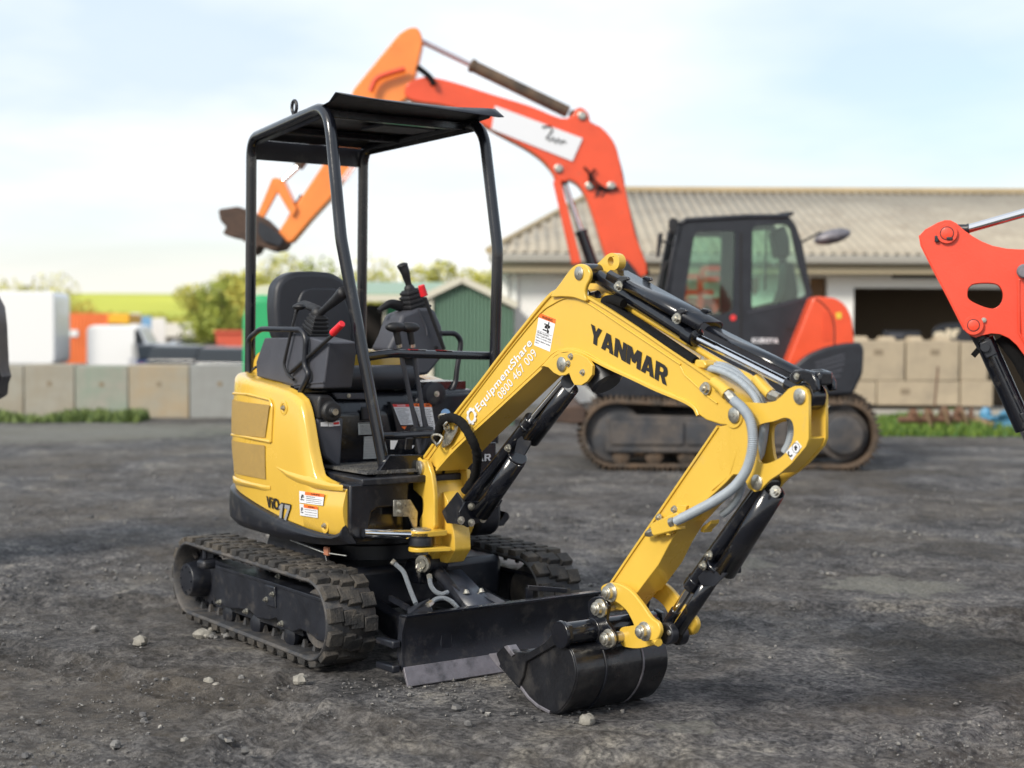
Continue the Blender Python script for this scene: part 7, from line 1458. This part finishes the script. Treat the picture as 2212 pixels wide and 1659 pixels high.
# grass verge by the building and by the left wall (uncountable)
def grass(name, M, x0, x1, y0, y1, n, h, cols, label, seed):
    rnd = random.Random(seed); m = bpy.data.materials.new(name+'_blades'); m.use_nodes = True; t = m.node_tree; b = t.nodes['Principled BSDF']; b.inputs['Roughness'].default_value = .7
    ge = N(t, 'ShaderNodeNewGeometry'); r = N(t, 'ShaderNodeValToRGB'); t.links.new(ge.outputs['Random Per Island'], r.inputs[0]); e = r.color_ramp.elements; e[0].color = (*cols[0], 1); e[1].color = (*cols[1], 1); t.links.new(r.outputs[0], b.inputs['Base Color'])
    mb = MB()
    for k in range(n):
        x = rnd.uniform(x0, x1); y = rnd.uniform(y0, y1); g = noise.noise(Vector((x*1.3, y*1.3, seed)))
        if g < -.15 and rnd.random() < .8: continue
        hh = h*rnd.uniform(.4, 1.2)*(1+g); a = rnd.uniform(0, pi); w2 = .02+hh*.12; dx_, dy_ = cos(a)*w2, sin(a)*w2; lx, ly = rnd.gauss(0, hh*.3), rnd.gauss(0, hh*.3)
        mb.add([(x-dx_, y-dy_, -.01), (x+dx_, y+dy_, -.01), (x+lx, y+ly, hh)], [(0, 1, 2)])
    o = mb.build(name, m, M=M, smooth=0); return tag(o, label, 'grass', kind='stuff')
GV = frame('F', 1980, 21.5)
grass('grass_verge', GV, -3.2, 3.0, -1.7, 2.2, 16000, .10, ((.05, .12, .02), (.16, .24, .03)), 'strip of bright green grass along the foot of the tan blocks', 3)
GW = frame('F', 250, 22.2)
grass('wall_grass', GW, -3.5, .42, -.55, .35, 4500, .13, ((.06, .10, .03), (.20, .26, .07)), 'patch of darker green grass at the foot of the grey block wall', 5)
# ---------------------------------------------------------------- grey concrete block wall at the left
GB = frame('F', 250, 23.0)
GCB = [mat('grey_concrete_'+n_, c_, .9, nz=(2.5, .12), bump=(18, .4), col2=(d_, 1.6, .56, .14)) for n_, c_, d_ in (('warm', (.33, .31, .26), (.28, .24, .18)), ('stained', (.32, .305, .26), (.20, .28, .22)), ('ochre', (.34, .305, .24), (.38, .28, .17)), ('cool', (.29, .295, .285), (.25, .245, .235)))]
wl_ = ['pale block at the far left end of the grey concrete wall', 'block left of the green-stained one in the grey concrete wall', 'grey concrete wall block with a green stain', 'warm brown-stained block of the wall, behind the left side of the photo centre', 'cool grey wall block beside the rear canopy post', 'grey wall block seen through the canopy, behind the seat']
for k, (xa, xb2, mi) in enumerate([(-330, 190, 0), (194, 600, 0), (604, 1030, 1), (1034, 1522, 2), (1526, 2010, 3), (2014, 2500, 3)]):
    p0, p1 = L(GB, 'i', xa, 940, 0), L(GB, 'i', xb2, 940, 0); t = thing('concrete_block', wl_[k], 'concrete block', GB @ Matrix.Translation((p0.x, 0, -.02)), 'grey concrete blocks of the left wall'); h2 = p0.z+.02+.012*sin(k*2.1)
    MB().box((0, 0, 0), (p1.x-p0.x-.006, .7, h2)).build('block_body', GCB[mi], t, bevel=.012)
    for hx in ((.5,)): MB().box(((p1.x-p0.x)*hx-.035, -.004, h2*.60), ((p1.x-p0.x)*hx+.035, .02, h2*.60+.07)).build('lifting_socket', CBH, t)
# ---------------------------------------------------------------- parked vehicles and boxes beyond the wall
def wheel(mb, x, y, r): mb.lathe((x, y-.09, r), (0, 1, 0), [(0, r*.6), (.01, r*.95), (.04, r), (.16, r), (.18, r*.9)], 20)
TYR = mat('tyre', (.02, .02, .02), .8); RIM = mat('rim', (.4, .4, .42), .35, metal=.7); LMP = mat('tail_lamp', (.6, .05, .05), .2, coat=.5); HLM = mat('head_lamp', (.85, .85, .82), .1, coat=.5)
def car(M, paint, label, ln=4.1, wd=1.7, h=1.42, rear=True):
    t = thing('parked_car', label, 'car', M, 'cars parked beyond the wall')
    body = [(-ln/2, .35), (-ln/2+.02, .75), (-ln/2+.1, .92), (-ln/2+.9, .98), (ln/2-1.0, .96), (ln/2-.1, .80), (ln/2, .60), (ln/2, .32), (ln/2-.4, .22), (-ln/2+.4, .22)]
    cabn = [(-ln/2+.12, .92), (-ln/2+.45, h-.05), (-ln/2+.75, h), (.1, h), (.55, h-.06), (ln/2-.95, .95)]
    MB().plate(fil2(body, .12), -wd/2, wd/2).build('body', paint, t, bevel=.07, segs=3); MB().plate(fil2([(a, b) for a, b in cabn], .1), -wd/2+.10, wd/2-.10).build('cabin', CGL, t, bevel=.08, segs=3)
    MB().plate(fil2([(-ln/2+.47, h-.06), (-ln/2+.75, h+.005), (.1, h+.005), (.5, h-.06)], .05), -wd/2+.14, wd/2-.14).build('roof', paint, t, bevel=.02)
    for x_ in (-ln/2+.78, ln/2-.80):
        for y_ in (-wd/2+.06, wd/2-.06): mb = MB(); wheel(mb, x_, y_, .31); wo = mb.build('wheel', TYR, t); MB().lathe((x_, y_-(.095 if y_ < 0 else -.095), .31), (0, -1 if y_ < 0 else 1, 0), [(0, .2), (.01, .19)], 18).build('rim', RIM, wo)
    for y_ in (-wd/2+.25, wd/2-.25): MB().box((-ln/2-.02, y_-.14, .62), (-ln/2+.06, y_+.14, .80)).build('tail_lamp', LMP, t, bevel=.02); MB().box((ln/2-.10, y_-.16, .58), (ln/2+.01, y_+.16, .72)).build('headlight', HLM, t, bevel=.02)
    MB().box((-ln/2-.03, -.26, .5), (-ln/2, .26, .61)).build('number_plate', WHT, t)
    return t
def at(px, depth, yaw=0.0): M = frame('F', px, depth, yaw); M.translation.z = -.66; return M
NVY = mat('navy_car_paint', (.015, .03, .10), .25, coat=.8); BKP = mat('black_car_paint', (.012, .015, .016), .25, coat=.8); SLP = mat('silver_car_paint', (.42, .44, .46), .3, metal=.4, coat=.6); RDP = mat('red_car_paint', (.35, .02, .02), .28, coat=.8); WHP = mat('white_vehicle_paint', (.80, .80, .79), .35, coat=.4)
car(at(330, 50, R_(112)), NVY, 'dark navy car seen from behind beyond the wall, left of the canopy post')
car(at(432, 47, R_(75)), BKP, 'black car standing right of the navy car beyond the wall')
car(at(462, 62, R_(20)), SLP, 'silver car far back in front of the trees, left of the canopy post')
car(at(530, 44, R_(80)), RDP, 'dark red car half hidden by the rear canopy post')
car(at(150, 75, R_(-15)), SLP, 'silver car low behind the wall between the white truck and the orange container')
car(at(385, 70, R_(0)), WHP, 'white car furthest back under the trees')
LT = at(45, 48, R_(4)); t = thing('box_lorry', 'big white box lorry at the left edge beyond the wall', 'lorry', LT)
x1_, zt_ = L(LT, 'i', 440, 345, 0).x, L(LT, 'i', 200, 345, 0).z
MB().plate(fil2([(-3.6, .75), (-3.6, zt_), (x1_, zt_), (x1_, .75)], .22), 0, 2.2).build('cargo_box', WHP, t, bevel=.05)
MB().box((-4.9, .1, .5), (-3.65, 2.1, zt_-.7)).build('driver_cab', WHP, t, bevel=.12); MB().box((-3.5, .2, .45), (x1_-.05, 2.0, .74)).build('chassis', KBK, t)
for x_ in (-4.2, x1_-.7): mb = MB(); wheel(mb, x_, .15, .42); mb.build('wheel', TYR, t)
CT = at(200, 56, R_(3)); t = thing('shipping_container', 'long orange container with a yellow right end behind the white van', 'container', CT)
OR2 = mat('orange_container_paint', (.80, .20, .06), .5, nz=(1, .1)); mb = MB(); pts = []
xa, xb2 = L(CT, 'i', 455, 600, 0).x, L(CT, 'i', 870, 600, 0).x; zt_, zb_ = L(CT, 'i', 600, 520, 0).z, .05
for i in range(60): x_ = lerp(xa, xb2, i/59); pts.append((x_, .03*(1 if i % 4 < 2 else 0)))
rows = [[Vector((a, b, zb_)) for a, b in pts], [Vector((a, b, zt_)) for a, b in pts]]; mb.grid(rows); mb.build('corrugated_side', OR2, t, smooth=0); MB().box((xa, .05, zb_), (xb2, 2.4, zt_)).build('container_body', OR2, t)
xc_ = L(CT, 'i', 1040, 600, 0).x; MB().box((xb2+.01, -.02, L(CT, 'i', 900, 605, 0).z), (xc_, 2.4, zt_-.03)).build('yellow_end', mat('yellow_container_paint', (.9, .45, .03), .5), t, bevel=.02); MB().box((L(CT, 'i', 470, 680, 0).x, -.04, L(CT, 'i', 500, 710, 0).z), (L(CT, 'i', 630, 680, 0).x, -.005, L(CT, 'i', 500, 655, 0).z)).build('pale_sign', WHP, t)
VN = at(275, 50, R_(2)); t = thing('panel_van', 'long white van parked in front of the orange container', 'van', VN)
xa, xb2 = L(VN, 'i', 690, 700, -.9).x, L(VN, 'i', 1270, 700, -.9).x; zt_ = L(VN, 'i', 800, 618, -.9).z
MB().plate(fil2([(xa, .4), (xa+.02, zt_-.1), (xa+.2, zt_), (lerp(xa, xb2, .72), zt_), (lerp(xa, xb2, .86), lerp(.4, zt_, .62)), (xb2, lerp(.4, zt_, .52)), (xb2, .4)], .1), -.9, .9).build('body', WHP, t, bevel=.06)
MB().plate(fil2([(lerp(xa, xb2, .68), lerp(.4, zt_, .62)), (lerp(xa, xb2, .68), zt_-.12), (lerp(xa, xb2, .73), zt_-.12), (lerp(xa, xb2, .83), lerp(.4, zt_, .62))], .04), -.912, -.902).build('side_window', CGL, t)
for x_ in (xa+.7, xb2-.7): mb = MB(); wheel(mb, x_, -.8, .34); mb.build('wheel', TYR, t)
HR_ = at(315, 60, 0); t = thing('hoarding', 'pale blue and white hoarding panels right of the orange container', 'fence', HR_)
for k, (a, b, c, m_) in enumerate([(1050, 1130, 520, WHP), (1135, 1215, 545, mat('blue_panel', (.18, .38, .62), .5)), (1220, 1330, 560, WHP)]): p0, p1 = L(HR_, 'i', a, c, 0), L(HR_, 'i', b, c, 0); MB().box((p0.x, 0, 0), (p1.x, .05, p0.z)).build('panel', m_, t)
SKP = at(508, 50, R_(5)); t = thing('waste_skip', 'orange-red skip seen left of the rear canopy post', 'skip', SKP); p0, p1 = L(SKP, 'i', 1730, 660, 0), L(SKP, 'i', 2080, 660, 0)
MB().plate([(p0.x+.2, .05), (p0.x, p0.z), (p1.x, p0.z), (p1.x-.2, .05)], 0, 1.7).build('skip_body', mat('skip_red_paint', (.62, .10, .05), .5), t, bevel=.03); MB().box((p0.x-.04, -.06, p0.z-.1), (p1.x+.04, -.005, p0.z)).build('skip_rim', MATS['skip_red_paint'], t, bevel=.02)
SH0 = at(420, 66, 0); t = thing('low_shed', 'long low pale-roofed shed under the trees at the left', 'shed', SH0); p0, p1 = L(SH0, 'i', 1150, 600, 0), L(SH0, 'i', 1740, 600, 0)
MB().box((p0.x, .2, 0), (p1.x, 4, p0.z*.72)).build('wall', mat('beige_shed_wall', (.38, .32, .24), .8), t); MB().add([(p0.x-.2, -.1, p0.z*.72), (p1.x+.2, -.1, p0.z*.72), (p1.x+.2, 4.2, p0.z*.72), (p0.x-.2, 4.2, p0.z*.72), (p0.x-.1, 2, p0.z), (p1.x+.1, 2, p0.z)], [(0, 1, 5, 4), (2, 3, 4, 5), (1, 2, 5), (3, 0, 4)]).build('roof', mat('pale_shed_roof', (.55, .50, .42), .7), t, smooth=0)
# ---------------------------------------------------------------- green corrugated shed and green tank
GS = frame('F', 930, 21.5); t = thing('green_shed', 'green corrugated metal shed with a gable and an open dark doorway', 'shed', GS)
def gmat(name, c): return mat(name, c, .55, nz=(.8, .08))
GRN = gmat('green_steel_sheet', (.17, .28, .205)); GRB = gmat('bright_green_door', (.025, .25, .11)); GRR = gmat('pale_green_roof', (.27, .38, .28)); TRM = mat('cream_trim', (.60, .57, .46), .6)
def GP(z, x, y, v=0): return L(GS, z, x, y, v)
gl, ga, gr_ = GP('b', 1108, 1160), GP('b', 1285, 1082), GP('b', 1428, 1160)
mb = MB(); n = 90; rows = [[], []]
for i in range(n+1):
    x_ = lerp(gl.x, gr_.x+.35, i/n); zt_ = lerp(gl.z, ga.z, (x_-gl.x)/(ga.x-gl.x)) if x_ < ga.x else lerp(ga.z, gr_.z, (x_-ga.x)/(gr_.x-ga.x)); y_ = .02*(1 if i % 4 < 2 else -1); rows[0].append(Vector((x_, y_, 0))); rows[1].append(Vector((x_, y_, zt_)))
mb.grid(rows); mb.build('gable_wall', GRN, t, smooth=0)
MB().bar((gl.x-.1, -.05, gl.z-.02), (ga.x, -.05, ga.z+.04), .12, .09).build('barge_board', TRM, t); MB().bar((ga.x, -.05, ga.z+.04), (gr_.x+.4, -.05, gr_.z-.12), .12, .09).build('barge_board', TRM, t)
MB().box((gl.x-.04, -.06, 0), (gl.x+.06, .05, gl.z)).build('corner_trim', TRM, t)
MB().add([(gl.x-.1, -.1, gl.z), (ga.x, -.1, ga.z+.05), (ga.x, 7, ga.z+.05), (gl.x-.1, 7, gl.z), (gr_.x+.4, -.1, gr_.z-.1), (gr_.x+.4, 7, gr_.z-.1)], [(0, 1, 2, 3), (1, 4, 5, 2)]).build('gable_roof', GRR, t, smooth=0)
# wing to the left with lean-to roof
e0, e1 = GP('b', 770, 1148, .4), GP('b', 1108, 1148, .4); r0_ = GP('b', 800, 1085, 3)
MB().add([(e0.x-.75, .2, e0.z), (gl.x, .2, e1.z), (ga.x, 3, r0_.z), (e0.x-.75, 3, r0_.z)], [(0, 1, 2, 3)]).build('wing_roof', GRR, t, smooth=0, solid=.03)
MB().box((e0.x-.75, .12, e0.z-.10), (gl.x-.05, .2, e0.z-.005)).build('eaves_trim', TRM, t)
d0, d1, d2 = GP('b', 865, 1200, .4), GP('b', 878, 1200, .4), GP('b', 985, 1200, .4)
MB().box((d0.x, .35, 0), (d1.x, .45, e0.z-.1)).build('door_post', TRM, t); MB().box((d1.x+.01, .4, 0), (gl.x-.06, .45, e0.z-.12)).build('green_door', GRB, t)
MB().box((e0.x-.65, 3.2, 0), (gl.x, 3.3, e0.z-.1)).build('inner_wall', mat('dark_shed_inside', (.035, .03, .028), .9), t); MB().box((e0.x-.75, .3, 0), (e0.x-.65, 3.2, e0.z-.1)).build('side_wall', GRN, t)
TK = frame('F', 566, 19.5); t = thing('green_tank', 'bright green rounded tank behind the seat with a pale cover', 'tank', TK)
p0, p1 = L(TK, 'b', 120, 1150, 0), L(TK, 'b', 330, 1150, 0)
MB().plate(fil2([(p0.x, .25), (p0.x, p0.z-.25), (p0.x+.1, p0.z), (p1.x-.1, p0.z), (p1.x, p0.z-.25), (p1.x, .25)], .12), -.2, 1.1).build('tank_shell', gmat('bright_green_tank', (.02, .36, .13)), t, bevel=.18, segs=5)
MB().box((p0.x+.1, 0, .01), (p1.x-.1, 1, .25)).build('skid', KBK, t); q = L(TK, 'b', 215, 1130, .3); MB().plate(fil2([(q.x-.15, p0.z-.02), (q.x-.02, q.z+.06), (q.x+.35, q.z+.1), (q.x+.5, p0.z-.02)], .03), .1, .7).build('cover', TRM, t, bevel=.02)
# red access machine glimpsed through the cab glass
RM = frame('F', 1560, 20.5); t = thing('access_platform', 'red framed access platform seen through the cab windows', 'machine', RM)
RDF = mat('red_frame_paint', (.72, .06, .03), .45)
for a, b, c, d in [(330, 590, 480, 590), (330, 720, 570, 720), (465, 590, 465, 850), (485, 525, 720, 525), (485, 525, 485, 640), (700, 525, 700, 620), (490, 610, 720, 610), (335, 590, 335, 850)]:
    MB().bar(L(RM, 'p', a, b, 0), L(RM, 'p', c, d, 0), .07, .06, (0, 1, 0)).build('rail', RDF, t)
p0, p1 = L(RM, 'p', 340, 850, 0), L(RM, 'p', 720, 760, 0); MB().box((p0.x, .1, .2), (p1.x, 1.1, p1.z)).build('base', RDF, t, bevel=.03); MB().box((p0.x+.1, .0, .0), (p1.x-.1, 1.0, .35)).build('wheels_block', KBK, t, bevel=.05)
p0, p1 = L(RM, 'p', 500, 600, .1), L(RM, 'p', 690, 540, .1); MB().box((p0.x, .1, p0.z), (p1.x, .14, p1.z)).build('sign', WHP, t)
# ================================================================ TREES
LFM = []
for n_, c0, c1 in (('olive', (.14, .19, .03), (.42, .46, .07)), ('yellow', (.30, .32, .05), (.66, .60, .12)), ('green', (.06, .12, .02), (.22, .32, .05))):
    m = bpy.data.materials.new(n_+'_leaves'); m.use_nodes = True; tt = m.node_tree; b = tt.nodes['Principled BSDF']; b.inputs['Roughness'].default_value = .6
    ge = N(tt, 'ShaderNodeNewGeometry'); r = N(tt, 'ShaderNodeValToRGB'); tt.links.new(ge.outputs['Random Per Island'], r.inputs[0]); e = r.color_ramp.elements; e[0].color = (*c0, 1); e[1].color = (*c1, 1); tt.links.new(r.outputs[0], b.inputs['Base Color'])
    LFM.append(m)
BRK = mat('bark', (.11, .085, .06), .9, nz=(8, .3))
def tree(px, depth, h, rw_, mi, label, seed, n=2600, cat='tree', z0=.25):
    M = frame('F', px, depth); rnd = random.Random(seed); t = thing('tree' if cat == 'tree' else 'bush', label, cat, M, 'trees beyond the yard'); mb = MB()
    mb.tube(spline([(0, 0, -.1), (rnd.uniform(-.1, .1), 0, h*.3), (rnd.uniform(-.2, .2), 0, h*.75)], 4), 1, 8, rf=lambda u: h*.03*(1-u*.8))
    cl = []
    for k in range(9):
        a = rnd.uniform(0, 2*pi); q = rnd.uniform(.2, .75); c = Vector((cos(a)*rw_*q, sin(a)*rw_*q*.8, h*rnd.uniform(z0+.1, .88))); cl.append((c, rw_*rnd.uniform(.30, .55))); mb.tube([(0, 0, h*rnd.uniform(.2, .5)), c], [h*.012, h*.003], 6)
    mb.build('trunk', BRK, t); lv = MB()
    for k in range(n):
        c, r_ = cl[rnd.randrange(9)]; d = Vector((rnd.gauss(0, 1), rnd.gauss(0, 1), rnd.gauss(0, 1))).normalized()*r_*rnd.uniform(.55, 1.08); p = c+Vector((d.x, d.y, d.z*.85)); s_ = h*rnd.uniform(.014, .030)
        u = Vector((rnd.gauss(0, 1), rnd.gauss(0, 1), rnd.gauss(0, 1))).normalized(); v = u.orthogonal().normalized()*s_*.6; u = u*s_; lv.add([p-u, p+v, p+u, p-v], [(0, 1, 2, 3)])
    lv.build('crown', LFM[mi], t, smooth=0)
TL = ['broad yellow-green tree above the white lorry at the left edge', 'rounded yellow tree left of the open field', 'small yellow bush above the orange container', 'olive tree just right of the open field', 'tall dense olive-green tree left of the rear canopy post', 'green tree directly behind the rear canopy post', 'light green tree rising behind the seat left side', 'tree top behind the seat headrest', 'pale yellow tree behind the green shed, left of the upright joystick', 'small yellow tree above the green shed gable', 'yellow bush between the green shed and the white building']
for k, a in enumerate([(20, 62, 3.1, 3.0, 1), (90, 66, 3.3, 1.9, 1), (150, 58, 2.4, 1.1, 1), (425, 60, 2.9, 1.0, 1), (478, 54, 3.2, 1.4, 0), (520, 58, 3.6, 1.6, 1), (580, 52, 3.7, 1.5, 1), (640, 54, 3.6, 2.0, 0), (850, 60, 3.6, 2.6, 1), (935, 58, 4.2, 1.3, 1), (1035, 60, 3.6, 1.6, 1)]):
    tree(a[0], a[1], a[2], a[3], a[4], TL[k], 60+k)
HG = frame('F', 1106, 0); rnd = random.Random(12)
def hedge():
    lv = MB()
    for k in range(16000):
        x = rnd.uniform(-46, 6); y = 96+rnd.uniform(-2, 2); hh = 2.6+1.1*noise.noise(Vector((x*.16, 0, 3)))+.6*noise.noise(Vector((x*.6, 0, 9)))
        if -34 < x < -20: hh *= .75
        p = Vector((x, y, rnd.uniform(0, 1)**.7*hh)); s_ = rnd.uniform(.08, .2); u = Vector((rnd.gauss(0, 1), rnd.gauss(0, 1), rnd.gauss(0, 1))).normalized(); v = u.orthogonal()*s_*.6; u = u*s_; lv.add([p-u, p+v, p+u, p-v], [(0, 1, 2, 3)])
    o = lv.build('hedgerow', LFM[1], M=HG, smooth=0); tag(o, 'far-off yellow-green hedgerow along the foot of the field', 'hedge', kind='stuff')
hedge()
